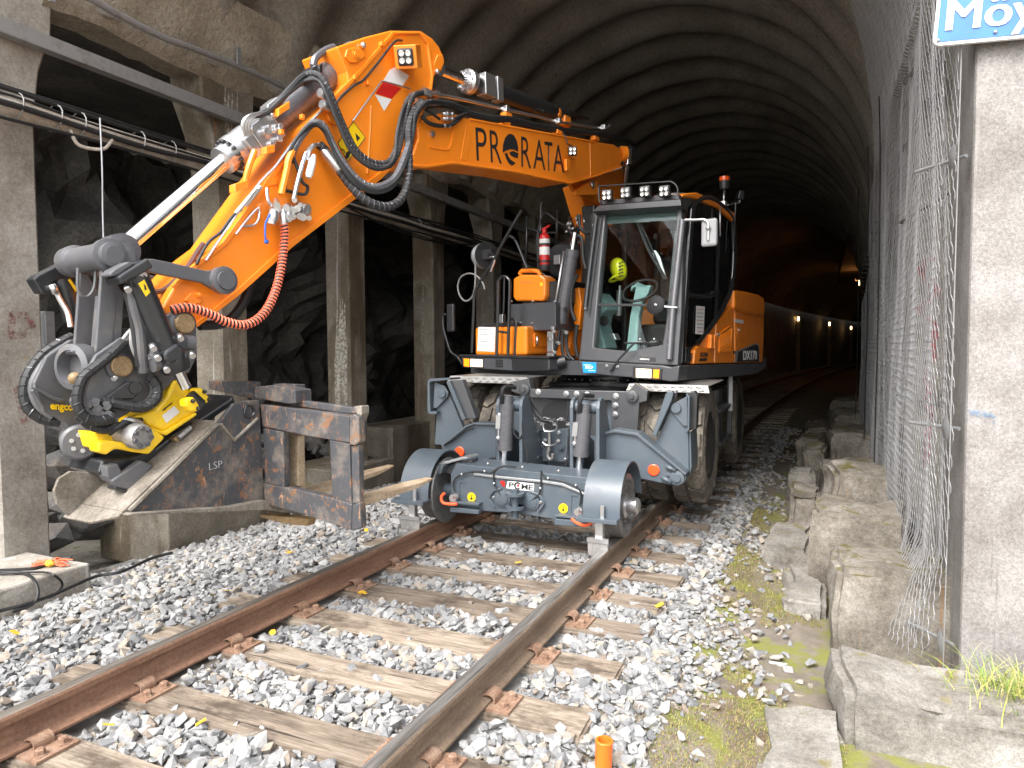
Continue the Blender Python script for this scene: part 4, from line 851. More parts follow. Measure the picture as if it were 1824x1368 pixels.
part(MB().lathe(tr('a5', [(550, 932)], ony, 5.357)[0], YF, [(.045, 0), (.045, .006), (.038, .01)], 24), 'reflector', M_reflo, bev=0)
part(MB().lathe(tr('a6', [(452, 660)], ony, 5.352)[0], YF, [(.045, 0), (.045, .006), (.038, .01)], 24), 'reflector', M_reflo, bev=0)
bolt(tr('a5', [(692, 970)], ony, 5.355)[0], YF, .015, M_bl)
plate('a6', [(300, 610), (500, 452), (560, 430), (746, 436), (746, 705), (550, 742), (330, 690)], ony, 5.36, (0, .09, 0), 'side_arm', M_bl)
plate('a6', [(300, 605), (495, 448), (560, 424), (746, 430), (746, 445), (562, 440), (505, 462), (315, 612)], ony, 5.33, (0, .16, 0), 'arm_flange', M_bl, bev=.003)
plate('a6', [(248, 600), (265, 300), (360, 190), (400, 270), (480, 470), (310, 605)], ony, 5.47, (0, .05, 0), 'upright_plate', M_bl)
plate('a6', [(338, 92), (368, 80), (498, 395), (470, 410)], ony, 5.38, (0, .12, 0), 'link_bar', M_bl, bev=.006)
plate('a6', [(368, 80), (470, 74), (582, 388), (498, 395)], ony, 5.42, (0, .08, 0), 'link_bar', M_gr, bev=.006)
plate('a6', [(188, 90), (205, 68), (372, 60), (368, 76), (215, 90), (205, 105), (212, 335), (262, 330), (262, 356), (200, 352), (188, 330)], ony, 5.4, (0, .2, 0), 'channel_rim', M_bl, bev=.003)
plate('a6', [(205, 90), (262, 85), (262, 340), (205, 340)], ony, 5.52, (0, .06, 0), 'channel_web', M_bl)
plate('a6', [(246, 92), (330, 130), (358, 180), (348, 218), (262, 306), (234, 304)], ony, 5.44, (0, .02, 0), 'gusset', M_bl)
part(MB().lathe(tr('a6', [(312, 190)], ony, 5.44)[0], YF, [(.035, 0), (.035, .018), (.03, .022)], 20), 'pivot_pin', M_bl, bev=0)
part(MB().tube(tr('a6', [(330, 600), (440, 530), (500, 480), (560, 470)], ony, 5.33), .008, 6, 4), 'thin_hose', M_black, bev=0)
# cross beam with front plate
plate('a7', [(65, 138), (1325, 275), (1325, 665), (1000, 660), (20, 545), (15, 240)], ony, 4.86, (0, .34, 0), 'cross_beam', M_bl)
plate('a7', [(22, 300), (110, 240), (250, 225), (480, 262), (900, 300), (1080, 330), (1315, 436), (1305, 700), (1000, 670), (640, 612), (285, 590), (20, 560)], ony, 4.83, (0, .03, 0), 'front_plate', M_bl, bev=.006)
plate('a7', [(230, 228), (480, 258), (900, 300), (1085, 328), (1318, 432), (1312, 448), (1075, 352), (890, 322), (480, 282), (232, 250)], ony, 4.815, (0, .02, 0), 'edge_strip', M_galv, bev=.003)
for pts in ([(5, 495), (285, 520), (282, 545), (5, 520)], [(8, 555), (285, 585), (280, 625), (8, 600)], [(1005, 625), (1312, 655), (1310, 680), (1005, 650)], [(1005, 665), (1312, 690), (1306, 748), (1005, 725)]): plate('a7', pts, ony, 4.76, (0, .1, 0), 'bracket_block', M_bl)
for pts in ([(100, 450), (100, 325), (115, 315), (152, 318)], [(1165, 605), (1170, 450), (1185, 438), (1222, 445)], [(545, 290), (545, 278), (630, 284)]): part(MB().tube(tr('a7', pts, ony, 4.828), .005, 6), 'pressed_rib', M_bl, bev=0)
for x, y, s_ in ((510, 470, -1), (785, 500, 1)):
    c_ = tr('a7', [(x, y)], ony, 4.828)[0]; part(MB().lathe(c_, YF, [(.068, 0), (.068, .01), (.05, .014), (.05, .02), (.02, .024)], 24), 'round_cover', M_bl, bev=0)
    part(MB().tube([c_ + V((s_ * a, -.015, b_)) for a, b_ in ((.0, .075), (.07, .055), (.105, .0), (.09, -.03), (.06, -.07))], .009, 6, 3), 'guard_bar', M_bl, bev=0); bolt(c_ + V((s_ * .075, 0, 0)), YF, .009)
vp = tr('a7', [(630, 385), (630, 660)], ony, 4.75); part(MB().cyl(vp[0], vp[1], .026, n=16).cyl(vp[0] + V((0, 0, -.025)), vp[0] + V((0, 0, -.045)), .07, n=20).cyl(vp[1] + V((0, 0, .09)), vp[1] + V((0, 0, .07)), .07, n=20).box(vp[1] + V((-.05, 0, .07)), vp[1] + V((.05, .09, .09))).box(vp[0] + V((-.05, 0, -.045)), vp[0] + V((.05, .09, -.025))), 'tow_pin', M_bl, bev=0)
for x, y in ((215, 458), (1092, 565)):
    c_ = tr('a7', [(x, y)], ony, 4.827)[0]; s_ = part(MB().lathe(c_, YF, [(.036, 0), (.036, .003)], 24), 'yellow_marker', M_ylw, bev=0); part(MB().prism([c_ + V((-.003, -.005, -.015)), c_ + V((.003, -.005, -.015)), c_ + V((.003, -.005, .018)), c_ + V((-.003, -.005, .018))], (0, .001, 0)).prism([c_ + V((-.014, -.005, -.01)), c_ + V((0, -.005, -.022)), c_ + V((.014, -.005, -.01)), c_ + V((0, -.005, -.004))], (0, .001, 0)), 'symbol', M_ink, s_, 0)
# maker's lettering
lb = tr('a7', [(480, 300), (812, 335), (808, 402), (545, 370), (500, 360)], ony, 4.826); part(MB().prism(tr('a7', [(560, 305), (640, 312), (812, 330), (808, 402), (640, 388), (545, 372)], ony, 4.826), (0, .003, 0)), 'logo_backing', M_stk, bev=0)
part(MB().prism(tr('a7', [(488, 303), (530, 306), (533, 365), (512, 352), (495, 332)], ony, 4.824), (0, .003, 0)), 'logo_mark', M_red, bev=0)
xd = (tr('a7', [(808, 402)], ony, 4.82)[0] - tr('a7', [(560, 368)], ony, 4.82)[0]).normalized(); zd_ = (ZD - xd * ZD.dot(xd)).normalized()

def glyph(ch, quad, mat, name, par, k, z='z3', fn=None, off=-.004):
    fc = bpy.data.curves.new('t', 'FONT'); fc.body = ch; fc.offset = off; fc.resolution_u = 4; tmp = bpy.data.objects.new('t', fc); me = bpy.data.meshes.new_from_object(tmp); bpy.data.objects.remove(tmp)
    xs = [v.co.x for v in me.vertices]; ys = [v.co.y for v in me.vertices]; x0, x1, y0, y1 = min(xs), max(xs), min(ys), max(ys); tl, tr_, br_, bl_ = tr(z, quad, fn or onq, k)
    for v in me.vertices:
        a, b_ = (v.co.x - x0) / (x1 - x0), (v.co.y - y0) / (y1 - y0); v.co = (bl_ * (1 - a) + br_ * a) * (1 - b_) + (tl * (1 - a) + tr_ * a) * b_
    me.materials.clear(); me.materials.append(mat); return link(name, me, par)
for ch, qd in (('P', [(572, 314), (618, 319), (618, 370), (572, 363)]), ('M', [(692, 330), (752, 337), (750, 388), (690, 381)]), ('E', [(760, 338), (803, 342), (800, 395), (758, 389)])): glyph(ch, qd, M_ink, 'lettering', EX, 4.822, 'a7', ony, .01)
c_ = tr('a7', [(655, 350)], ony, 4.823)[0]; part(MB().tube([c_ + xd * .024 * math.cos(a) + zd_ * .024 * math.sin(a) for a in [rad(40 + 30 * i) for i in range(10)]], .006, 6), 'lettering', M_ink, bev=0); part(MB().lathe(c_ + V((.004, 0, .002)), YF, [(.009, 0), (.009, .004)], 12), 'logo_mark', M_red, bev=0)
for pts in ([(60, 400), (40, 350), (60, 280), (140, 235), (260, 215), (400, 225), (440, 200), (520, 165), (640, 175)], [(480, 175), (430, 230), (430, 330), (460, 390), (505, 455)], [(880, 205), (880, 300), (870, 400), (850, 440), (770, 505)], [(885, 220), (930, 280), (1050, 300), (1200, 350), (1260, 420), (1250, 540)]): part(MB().tube(tr('a7', pts, ony, 4.81), .007, 6, 5), 'sensor_cable', M_black, bev=0)
for x, y in ((370, 140), (700, 172), (1045, 208), (118, 240), (338, 212), (428, 328), (944, 278), (870, 375), (1210, 345), (1325, 290)): part(MB().ball(tr('a7', [(x, y)], ony, 4.8)[0], .011, 8, 5), 'cable_clip', M_zinc, bev=0)
for x, y in ((45, 465), (1240, 600)): c_ = tr('a7', [(x, y)], ony, 4.78)[0]; part(MB().cyl(c_ + V((0, .05, 0)), c_ + V((0, -.02, 0)), .032, n=8).cyl(c_, c_ + V((.04, -.03, .03)), .016, n=8), 'sensor', M_zinc, bev=0)
part(MB().tube(tr('a7', [(75, 525), (0, 525), (-60, 510), (-75, 460), (-45, 420)], ony, 4.74), .012, 8, 5), 'orange_hose', M_orr, bev=0); part(MB().tube(tr('a7', [(1170, 662), (1215, 700), (1290, 728), (1360, 705), (1390, 655)], ony, 4.72), .012, 8, 5), 'orange_hose', M_orr, bev=0)
# rail wheels, guards, hubs, sweepers
M_rw = stony('wheel_steel', [(.1, .1, .1), (.17, .165, .16), (.26, .25, .24)], 6, 60, .5, .15, .003); M_rw.node_tree.nodes['Principled BSDF'].inputs['Metallic'].default_value = .5
for s in (-1, 1):
    c_ = V((XC + s * .7525, 5.02, .235)); ax = V((s, 0, 0))
    w_ = part(MB().lathe(c_, ax, [(.05, -.05), (.15, -.05), (.2, -.07), (.262, -.07), (.268, -.062), (.262, -.045), (.24, -.034), (.235, .065), (.225, .07), (.19, .07), (.18, .03), (.09, .02), (.09, .045), (.0, .045)], 56), 'rail_wheel', M_rw, bev=0)
    part(MB().lathe(c_, ax, [(.095, .02), (.095, .06), (.06, .07), (.06, .14), (.045, .155), (.0, .155)], 20), 'hub', M_zinc, w_, 0)
    for k in range(5): a = 2 * math.pi * k / 5; bolt(c_ + ax * .03 + V((0, .135 * math.cos(a), .135 * math.sin(a))), ax, .014, M_rw, w_)
    part(MB().cyl(c_ - ax * .05, c_ - ax * .3, .06, n=16), 'axle_stub', M_bl, w_, 0)
    x0, x1 = (-1.535, -1.268) if s > 0 else (-3.06, -2.8); A = [rad(184 - 178 * i / 24) for i in range(25)]; Ro, Ri = .328, .318
    P = lambda a, r, x: V((x, 5.02 + r * math.cos(a), .235 + r * math.sin(a)))
    gd = part(MB().prism([P(a, Ro, x0) for a in A] + [P(a, Ri, x0) for a in A[::-1]], (x1 - x0, 0, 0)), 'wheel_guard', M_bl, bev=0)
    for p in gd.data.polygons: p.use_smooth = len(p.vertices) == 4
    xi = x0; s_g = 1; sd_ = [P(a, Ri, xi) for a in A]; part(MB().prism([P(a, .316, xi + .004) for a in A[1:]] , (.008, 0, 0)), 'guard_side', M_bl, gd, 0)
    part(MB().box((x0 - .03, 4.62, .2), (x1 + .0, 4.74, .213)).box((x0 - .03, 4.612, .185), (x1, 4.622, .213)), 'guard_lip', M_bl, gd, .002)
    px0, px1 = (1046, 1084) if s > 0 else (713, 748); pt_, pb = ((957, 995) if s > 0 else (917, 947))
    q = [ony(px0, pt_, 4.62), ony(px1, pt_ + 4, 4.62), ony(px1 - 2, pb, 4.62), ony(px0 + 1, pb - 6, 4.62)]; sw = part(MB().prism(q, (0, .018, 0)), 'rail_sweeper', M_steel)
    part(MB().box((q[0].x, 4.61, q[0].z - .03), (q[1].x, 4.619, q[0].z)), 'clamp_strip', M_zinc, sw, 0); mx_ = (q[0].x + q[1].x) / 2 ; part(MB().box((mx_ - .028, 4.64, q[0].z - .02), (mx_ + .028, 4.69, .2)), 'sweeper_post', M_zinc, sw)
    part(MB().obox((mx_ + .02, 4.665, .25), (.012, 0, 0), (0, .01, 0), (0, 0, .05)), 'post_bracket', M_zinc, gd, 0)
plate('a6', [(260, 755), (490, 700), (520, 712), (300, 770)], ony, 4.9, (0, .2, 0), 'guard_stay', M_galv); plate('a6', [(230, 835), (262, 770), (320, 775), (295, 840)], ony, 4.86, (0, .15, 0), 'guard_bracket', M_bl); plate('a6', [(318, 790), (420, 755), (548, 720), (545, 755), (410, 860), (320, 820)], ony, 4.95, (0, .12, 0), 'guard_bracket', M_gr)
plate('a7', [(1275, 312), (1360, 322), (1355, 400), (1270, 390)], ony, 4.84, (0, .1, 0), 'corner_block', M_bl)
# side step behind the front tyre
st = MB(); st.box((-.98, 7.1, .42), (-.9, 7.95, .46)); st.box((-.98, 7.1, .75), (-.9, 7.95, .79)); st.box((-.95, 7.95, .35), (-.9, 8.0, 1.05)); st.box((-1.3, 7.1, .38), (-1.0, 8.0, .95)); part(st, 'side_step', M_gr)
part(MB().box((-.93, 7.9, .7), (-.885, 7.93, 1.08)), 'step_rail', M_galv)
# ---------------------------------------------------------------- upper structure
m, n, b = base('window_glass'); t = NT(n); n.nodes.remove(b); out = n.nodes['Material Output']
tp = t.node('BsdfTransparent'); tp.inputs[0].default_value = (.92, .96, .95, 1); gl = t.node('BsdfGlossy'); gl.inputs['Roughness'].default_value = .02; fr = t.node('Fresnel'); fr.inputs[0].default_value = 1.3
mxs = t.node('MixShader'); t.link(fr.outputs[0], mxs.inputs[0]); t.link(tp.outputs[0], mxs.inputs[1]); t.link(gl.outputs[0], mxs.inputs[2]); t.link(mxs.outputs[0], out.inputs['Surface']); M_glass = m
m, n, b = base('tinted_glass'); t = NT(n); n.nodes.remove(b); out = n.nodes['Material Output']
tp = t.node('BsdfTransparent'); tp.inputs[0].default_value = (.22, .24, .24, 1); gl = t.node('BsdfGlossy'); gl.inputs['Roughness'].default_value = .03; fr = t.node('Fresnel'); fr.inputs[0].default_value = 1.5
mxs = t.node('MixShader'); t.link(fr.outputs[0], mxs.inputs[0]); t.link(tp.outputs[0], mxs.inputs[1]); t.link(gl.outputs[0], mxs.inputs[2]); t.link(mxs.outputs[0], out.inputs['Surface']); M_tint = m
M_headl = plain('headlamp_lit', (1, .8, .5), .2, 0, .3, .3); M_amber = plain('amber_lens', (.95, .28, .01), .2, 0, .6, .25); M_led = plain('led_lens', (.75, .76, .74), .12, .5, .8)
M_teal = plain('seat_fabric', (.22, .34, .335), .75); M_int = plain('cab_interior', (.018, .018, .019), .7); M_mirr = plain('mirror_back', (.02, .02, .021), .6, 0, 0, 0, .2); M_hivis = plain('helmet_yellow', (.8, .78, .02), .35, 0, .4)
M_gloss = plain('gloss_black', (.012, .012, .013), .12, 0, .6)
AW = math.atan2(.26, 1.44); NW = FD * math.cos(AW) + ZD * math.sin(AW)
def onw(u, v, off): return onpl(u, v, L(1.40, 0, 1.28) + NW * off, NW)
# deck
part(MB().lbox((-1.75, -1.15, 1.13), (1.15, 1.15, 1.27)), 'deck', M_gr)
plate('z7', [(705, 1206), (1200, 1190), (1188, 1243), (1170, 1255), (690, 1298)], onq, 1.22, QD * -.25, 'deck_side', M_gr, bev=.008)
plate('z7', [(100, 1178), (600, 1205), (650, 1215), (702, 1206), (690, 1298), (640, 1300), (590, 1290), (300, 1268), (118, 1245)], onp, 1.45, FD * -.22, 'front_bumper', M_gr, bev=.01)
def headlamp(z, fr_, le, am, p, name='headlamp'):
    h = plate(z, fr_, onp, p, FD * -.05, name, M_blackp, bev=.003); plate(z, le, onp, p + .006, FD * -.03, 'lens', M_headl, h, .004); plate(z, am, onp, p + .006, FD * -.03, 'indicator', M_amber, h, .004)
headlamp('z7', [(425, 1212), (600, 1224), (592, 1290), (422, 1282)], [(442, 1222), (535, 1227), (533, 1280), (442, 1276)], [(545, 1228), (582, 1230), (578, 1283), (543, 1280)], 1.46)
headlamp('z6', [(176, 1196), (326, 1203), (326, 1270), (180, 1264)], [(231, 1204), (318, 1208), (318, 1263), (231, 1260)], [(184, 1201), (224, 1203), (222, 1262), (184, 1257)], 1.39)
plate('b1', [(195, 285), (480, 295), (478, 505), (215, 500)], onp, 1.453, FD * -.002, 'blue_sticker', M_blue, bev=0)
o_ = onp(*(ZM['b1'][0] + 255 * .08772, ZM['b1'][1] + 418 * .08772), 1.4545); text('SMCP', o_, QD, ZD, .034, M_stk, 'sticker_text', EX, 1, .03, .0008)
for y, x0, x1 in ((345, 220, 370), (458, 320, 450)): plate('b1', [(x0, y - 10), (x1, y - 8), (x1, y + 6), (x0, y + 4)], onp, 1.454, FD * -.001, 'sticker_line', M_stk, bev=0)
for x, y in ((690, 362), (912, 375)): bolt(tr('b1', [(x, y)], onp, 1.452)[0], FD, .011)
# right-hand platform, battery box, grey box
plate('z6', [(150, 1172), (800, 1186), (798, 1202), (150, 1188)], onp, 1.4, FD * -.7, 'platform', M_dk)
plate('z6', [(165, 1190), (800, 1203), (800, 1285), (540, 1290), (340, 1276), (182, 1266)], onp, 1.385, FD * -.5, 'platform_skirt', M_gr, bev=.008)
plate('z6', [(540, 1195), (800, 1203), (800, 1288), (545, 1290)], onp, 1.36, FD * .03, 'skirt_panel', M_dk)
for k in range(3): plate('z6', [(412, 1210 + 19 * k), (463, 1212 + 19 * k), (463, 1224 + 19 * k), (412, 1222 + 19 * k)], onp, 1.392, FD * -.01, 'vent_slot', M_ink, bev=0)
def qz(z, x, y, p): P = tr(z, [(x, y)], onp, p)[0] - S; return P.dot(QD), P.z
q0, zb = qz('b3', 50, 1225, 1.22); q1, zt = qz('b3', 790, 812, 1.22)
part(MB().lbox((.68, q0, zb), (1.22, q1, zt)), 'battery_box', M_or, bev=.025)
part(MB().lbox((.8, q1, zb + .08), (1.1, q1 + .012, zt - .07)), 'box_panel', M_or, bev=.01); part(MB().tube([L(1.08, q1 + .03, zb + .1), L(1.08, q1 + .035, zt - .1)], .012, 8), 'box_handle', M_zinc, bev=0)
st_ = plate('b3', [(98, 822), (345, 830), (328, 1180), (80, 1168)], onp, 1.224, FD * -.002, 'warning_label', M_stk, bev=0)
for k in range(9):
    if k in (3, 6): plate('b3', [(90, 860 + 36 * k), (335, 866 + 36 * k), (335, 869 + 36 * k), (90, 863 + 36 * k)], onp, 1.2255, FD * -.001, 'label_line', M_ink, st_, 0)
    elif k < 6: plate('b3', [(110, 856 + 34 * k), (230, 860 + 34 * k), (230, 866 + 34 * k), (110, 862 + 34 * k)], onp, 1.2255, FD * -.001, 'label_line', M_cyl, st_, 0)
part(MB().tube([tr('b3', [(278 + 28 * math.cos(a), 890 + 32 * math.sin(a))], onp, 1.226)[0] for a in [.5236 * i for i in range(12)]], .0015, 5, 0, True), 'label_symbol', M_ink, st_, 0)
for x in (130, 205, 275): part(MB().tube(tr('b3', [(x - 25, 1145), (x, 1095), (x + 25, 1148)], onp, 1.226), .002, 4, 0, True), 'label_symbol', M_red, st_, 0)
part(MB().lbox((.7, q0 + .06, zt), (1.18, q1 - .15, zt + .045)), 'box_lid', M_dk, bev=.01)
q2, z2 = qz('b3', 560, 800, 1.1); q3, z3 = qz('b3', 1205, 465, 1.1); part(MB().lbox((.6, q2, z2 - .06), (1.1, q3, z3)), 'grey_box', M_gr, bev=.006)
part(MB().lbox((.5, q3 - .3, z3), (.98, q3 + .05, z3 + .22)), 'rear_cabinet', M_dk)
for x, y in ((575, 455), (880, 455), (1195, 458), (703, 762), (865, 770)): bolt(tr('b3', [(x, y)], onp, 1.105)[0], FD, .008)
HR = .0165
part(MB().tube(tr('b3', [(360, 1240), (375, 600), (380, 210), (400, 140), (440, 105), (490, 105), (530, 140), (548, 210), (535, 700), (520, 1240)], onp, 1.3), HR, 9, 3).tube(tr('b3', [(375, 890), (525, 905)], onp, 1.3), .012, 7), 'handrail', M_dk, bev=0)
part(MB().tube(tr('b3', [(618, 1240), (638, 800), (630, 740), (600, 712), (570, 712)], onp, 1.22), .014, 8, 3), 'handrail', M_dk, bev=0)
part(MB().tube(tr('z6', [(243, 1160), (255, 880), (262, 740), (300, 660), (350, 580), (400, 500), (480, 345), (600, 140)], onp, 1.2), HR, 9, 3), 'handrail', M_dk, bev=0)
part(MB().tube(tr('z6', [(440, 420), (490, 340), (530, 330), (570, 380), (640, 555)], onp, 1.1), .015, 8, 4), 'handrail', M_dk, bev=0)
part(MB().tube(tr('z6', [(475, 620), (470, 870), (455, 890)], onp, 1.0), .012, 7, 3), 'handrail', M_dk, bev=0)
for a in ([(735, 300), (740, 100), (752, 82)], [(640, 180), (632, 520)], [(858, 130), (850, 390)], [(945, 180), (940, 330)]): part(MB().tube(tr('z6', a, onp, .4), .016, 7), 'guard_post', M_dk, bev=0)
part(MB().tube(tr('z6', [(720, 560), (712, 340), (740, 200), (780, 160), (850, 215), (910, 250)], onp, .75), .012, 7, 4), 'rear_hose', M_black, bev=0)
part(MB().tube(tr('z6', [(640, 260), (735, 300)], onp, .4) + tr('z6', [(735, 300), (860, 300)], onp, .4), .012, 7), 'guard_rail', M_dk, bev=0)
lm = MB(); c_ = tr('z6', [(460, 920)], onp, 1.0)[0]; lm.obox(c_, FD * .03, QD * .03, ZD * .05); part(lm, 'bracket', M_zinc)
# wheel-shaped filter / fan behind the cylinder
c_ = tr('z6', [(890, 500)], onp, .55)[0]; part(MB().lathe(c_, FD, [(.17, -.05), (.2, 0), (.17, .04), (.05, .05), (.05, .07), (0, .07)], 24), 'fan_guard', M_dk, bev=0); part(MB().obox(c_ + FD * .08, FD * .03, QD * .04, ZD * .05), 'valve', M_zinc)
# right mirror
mr = part(MB().obox(tr('z6', [(94, 910)], onp, 1.3)[0], FD * .02, QD * .052, ZD * .15), 'mirror', M_blackp, bev=.018)
part(MB().tube(tr('z6', [(60, 890), (36, 890), (38, 980), (60, 1060), (90, 1150), (140, 1190), (175, 1245)], onp, 1.32), .013, 8, 4), 'mirror_arm', M_dk, mr, 0)
# ---- cab
fo = [(103, 1172), (150, 700), (192, 285), (450, 250), (712, 228), (722, 500), (712, 900), (690, 1205), (400, 1190)]
fi = [(190, 1098), (225, 690), (262, 298), (450, 282), (690, 268), (675, 500), (640, 850), (600, 1080), (400, 1120)]
part(MB().frame(tr('z7', fo, onw, 0), tr('z7', fi, onw, 0), NW * -.09), 'cab_front_frame', M_gr, bev=.012)
wg = plate('z7', [(185, 1100), (223, 690), (260, 295), (450, 279), (692, 265), (678, 500), (643, 850), (602, 1085), (400, 1124)], onw, -.03, NW * -.006, 'windscreen', M_glass, bev=0)
plate('z7', [(180, 836), (520, 838), (520, 852), (180, 850)], onw, -.02, NW * -.02, 'screen_bar', M_blackp, wg, .002); plate('z7', [(262, 298), (690, 268), (686, 340), (258, 365)], onw, -.05, NW * -.004, 'sun_band', plain('sun_band', (.09, .13, .13), .5), wg, 0)
part(MB().lbox((-.34, .32, 1.27), (1.36, 1.2, 1.34)), 'cab_floor', M_dk)
part(MB().lbox((-.36, .32, 1.3), (-.3, 1.2, 1.75)), 'cab_rear_wall', M_dk); part(MB().lbox((-.36, .34, 1.75), (-.34, 1.18, 2.5)), 'rear_window', M_tint, bev=0)
# inner side with window bars
for p_ in (-.33, .45, 1.1): part(MB().lbox((p_ - .03, .31, 1.3), (p_ + .03, .36, 2.66)), 'cab_post', M_dk)
part(MB().lbox((-.33, .33, 1.36), (1.15, .335, 2.6)), 'side_window', M_glass, bev=0)
# outer side: tinted door, posts, tubes
plate('z7', [(745, 1120), (760, 345), (800, 235), (900, 240), (1005, 350), (1010, 560), (990, 770), (890, 950), (795, 1078)], onq, 1.2, QD * -.006, 'door_glass', M_tint, bev=0)
part(MB().tube(tr('z7', [(712, 1190), (735, 800), (768, 335), (785, 250), (830, 212), (900, 222), (990, 300), (1018, 380), (1022, 560), (1006, 740), (950, 870), (870, 990), (800, 1080)], onq, 1.2), .034, 10, 5), 'door_frame', M_gloss, bev=0)
part(MB().tube(tr('z7', [(745, 785), (800, 795), (880, 790), (925, 770)], onq, 1.21), .028, 8, 3).tube(tr('z7', [(935, 300), (925, 600), (912, 950)], onq, 1.205), .024, 8, 2), 'door_bar', M_gloss, bev=0)
plate('z7', [(640, 1200), (720, 330), (775, 335), (745, 800), (735, 1090), (790, 1090), (788, 1200)], onq, 1.18, QD * -.07, 'cab_corner_post', M_gr, bev=.01)
part(MB().tube(tr('z7', [(720, 340), (690, 620), (660, 900), (640, 1170)], onw, .03), .027, 10, 2), 'corner_tube', M_cyl, bev=0)
part(MB().tube(tr('z7', [(205, 330), (170, 600), (140, 860)], onw, .03), .02, 8, 2).tube(tr('z7', [(235, 330), (195, 620), (160, 900)], onw, .03), .008, 8, 2), 'grab_bar', M_dk, bev=0)
for y_ in (370, 480, 600, 720, 860): bolt(tr('z7', [(200 - (y_ - 330) * .105, y_)], onw, .02)[0], NW, .014, M_zinc)
lbx = plate('z7', [(803, 850), (853, 855), (845, 1022), (797, 1016)], onq, 1.212, QD * -.002, 'door_label', M_stk, bev=0)
for k in range(7): plate('z7', [(806, 868 + 22 * k), (846, 871 + 22 * k), (846, 874 + 22 * k), (806, 871 + 22 * k)], onq, 1.2135, QD * -.001, 'label_line', M_ink if k % 3 else M_red, lbx, 0)
part(MB().obox(tr('z7', [(740, 1140)], onq, 1.21)[0], FD * .06, QD * .03, ZD * .08), 'door_handle', M_gloss, bev=.02)
# roof
plate('z7', [(700, 235), (720, 205), (760, 190), (830, 190), (920, 225), (1005, 275), (1042, 330), (1035, 350), (1010, 330), (900, 245), (800, 235), (770, 255), (730, 300)], onq, 1.2, QD * -.86, 'cab_roof', M_gr, bev=.02)
plate('b7', [(1060, 205), (1110, 192), (1210, 185), (1330, 240), (1450, 300), (1590, 395), (1600, 470), (1575, 482), (1500, 415), (1430, 345), (1300, 295), (1190, 250), (1130, 238), (1065, 236)], onq, 1.225, QD * -.2, 'roof_trim', M_or, bev=.012)
plate('b7', [(135, 385), (205, 318), (600, 285), (1035, 252), (1045, 322), (700, 345), (260, 376)], onw, .1, NW * -.16, 'screen_visor', M_dk, bev=.006)
plate('b7', [(225, 268), (1020, 205), (1022, 255), (225, 312)], onp, 1.16, FD * -.06, 'lamp_bar', M_gr)
part(MB().tube(tr('b7', [(235, 300), (212, 260), (212, 130), (240, 122), (580, 100), (900, 78), (950, 80), (990, 110), (1010, 150), (1012, 215)], onp, 1.18), .008, 7, 2), 'lamp_hoop', M_dk, bev=0)
def worklamp(c, ax, up, r=.052, name='work_lamp', par=None, mat=None):
    ax = V(ax).normalized(); sd_ = V(up).cross(ax).normalized(); up = ax.cross(sd_); w_ = part(MB().obox(c, ax * .03, sd_ * r, up * r), name, mat or M_blackp, par, .014)
    for a, b2 in ((-1, -1), (1, -1), (-1, 1), (1, 1)): part(MB().lathe(V(c) + ax * .03 + sd_ * a * r * .42 + up * b2 * r * .42, ax, [(r * .37, 0), (r * .33, .004), (r * .12, .002)], 14), 'led', M_led, w_ if par is None or par is EX else par, 0)
    return w_
for x, y in ((295, 215), (487, 190), (683, 178), (880, 175)): worklamp(tr('b7', [(x, y)], onp, 1.22)[0], FD + ZD * -.15 + QD * (.25 if x < 400 else .1), ZD, .05)
# roof hatch, beacon, rear lamp, aerial
part(MB().lathe(L(.45, .85, 2.79), ZD, [(.24, 0), (.24, .03), (.2, .05)], 20), 'roof_hatch', M_dk, bev=0); part(MB().tube([L(.45 + .2 * math.cos(a), .85 + .2 * math.sin(a), 2.86) for a in [.5236 * i for i in range(12)]], .012, 6, 0, True), 'hatch_rail', M_zinc, bev=0)
A, B_ = tr('b7', [(1485, 100), (1475, 300)], onq, 1.0); bc = part(MB().lathe(A, ZD, [(.05, -.06), (.055, -.02), (.055, .03)], 18), 'beacon', M_blackp, bev=0); part(MB().lathe(A, ZD, [(.055, .03), (.058, .05), (.055, .075), (.0, .08)], 18), 'beacon_lens', plain('beacon_orange', (.85, .1, .01), .2, 0, .5), bc, 0); part(MB().cyl(A - ZD * .06, B_, .012, n=8).obox(B_, FD * .04, QD * .03, ZD * .02), 'beacon_post', M_zinc, bc, 0)
c_ = tr('b7', [(1640, 220)], onq, 1.05)[0]; worklamp(c_, -FD * .6 + QD * .8 - ZD * .2, ZD, .05); part(MB().tube([c_, c_ - ZD * .08] + tr('b7', [(1570, 300), (1520, 315)], onq, 1.05), .008, 6), 'lamp_bracket', M_zinc, bev=0)
part(MB().tube(tr('b7', [(1600, 290), (1585, 600), (1578, 780)], onq, 1.24), .006, 6), 'aerial', M_dk, bev=0); part(MB().tube(tr('b7', [(1440, 330), (1440, 630)], onq, 1.24), .009, 6), 'gutter_rod', M_zinc, bev=0)
# left mirror
mr = part(MB().obox(tr('z7', [(880, 415)], onp, 1.3)[0], FD * .02, QD * .068, ZD * .115), 'mirror', plain('mirror_grey', (.28, .28, .29), .4), bev=.02); part(MB().tube(tr('z7', [(735, 340), (800, 340), (845, 338), (868, 355), (872, 390), (870, 460)], onp, 1.33), .011, 8, 3), 'mirror_arm', M_zinc, mr, 0); part(MB().ball(tr('z7', [(872, 388)], onp, 1.34)[0], .02), 'mirror_joint', M_zinc, mr, 0)
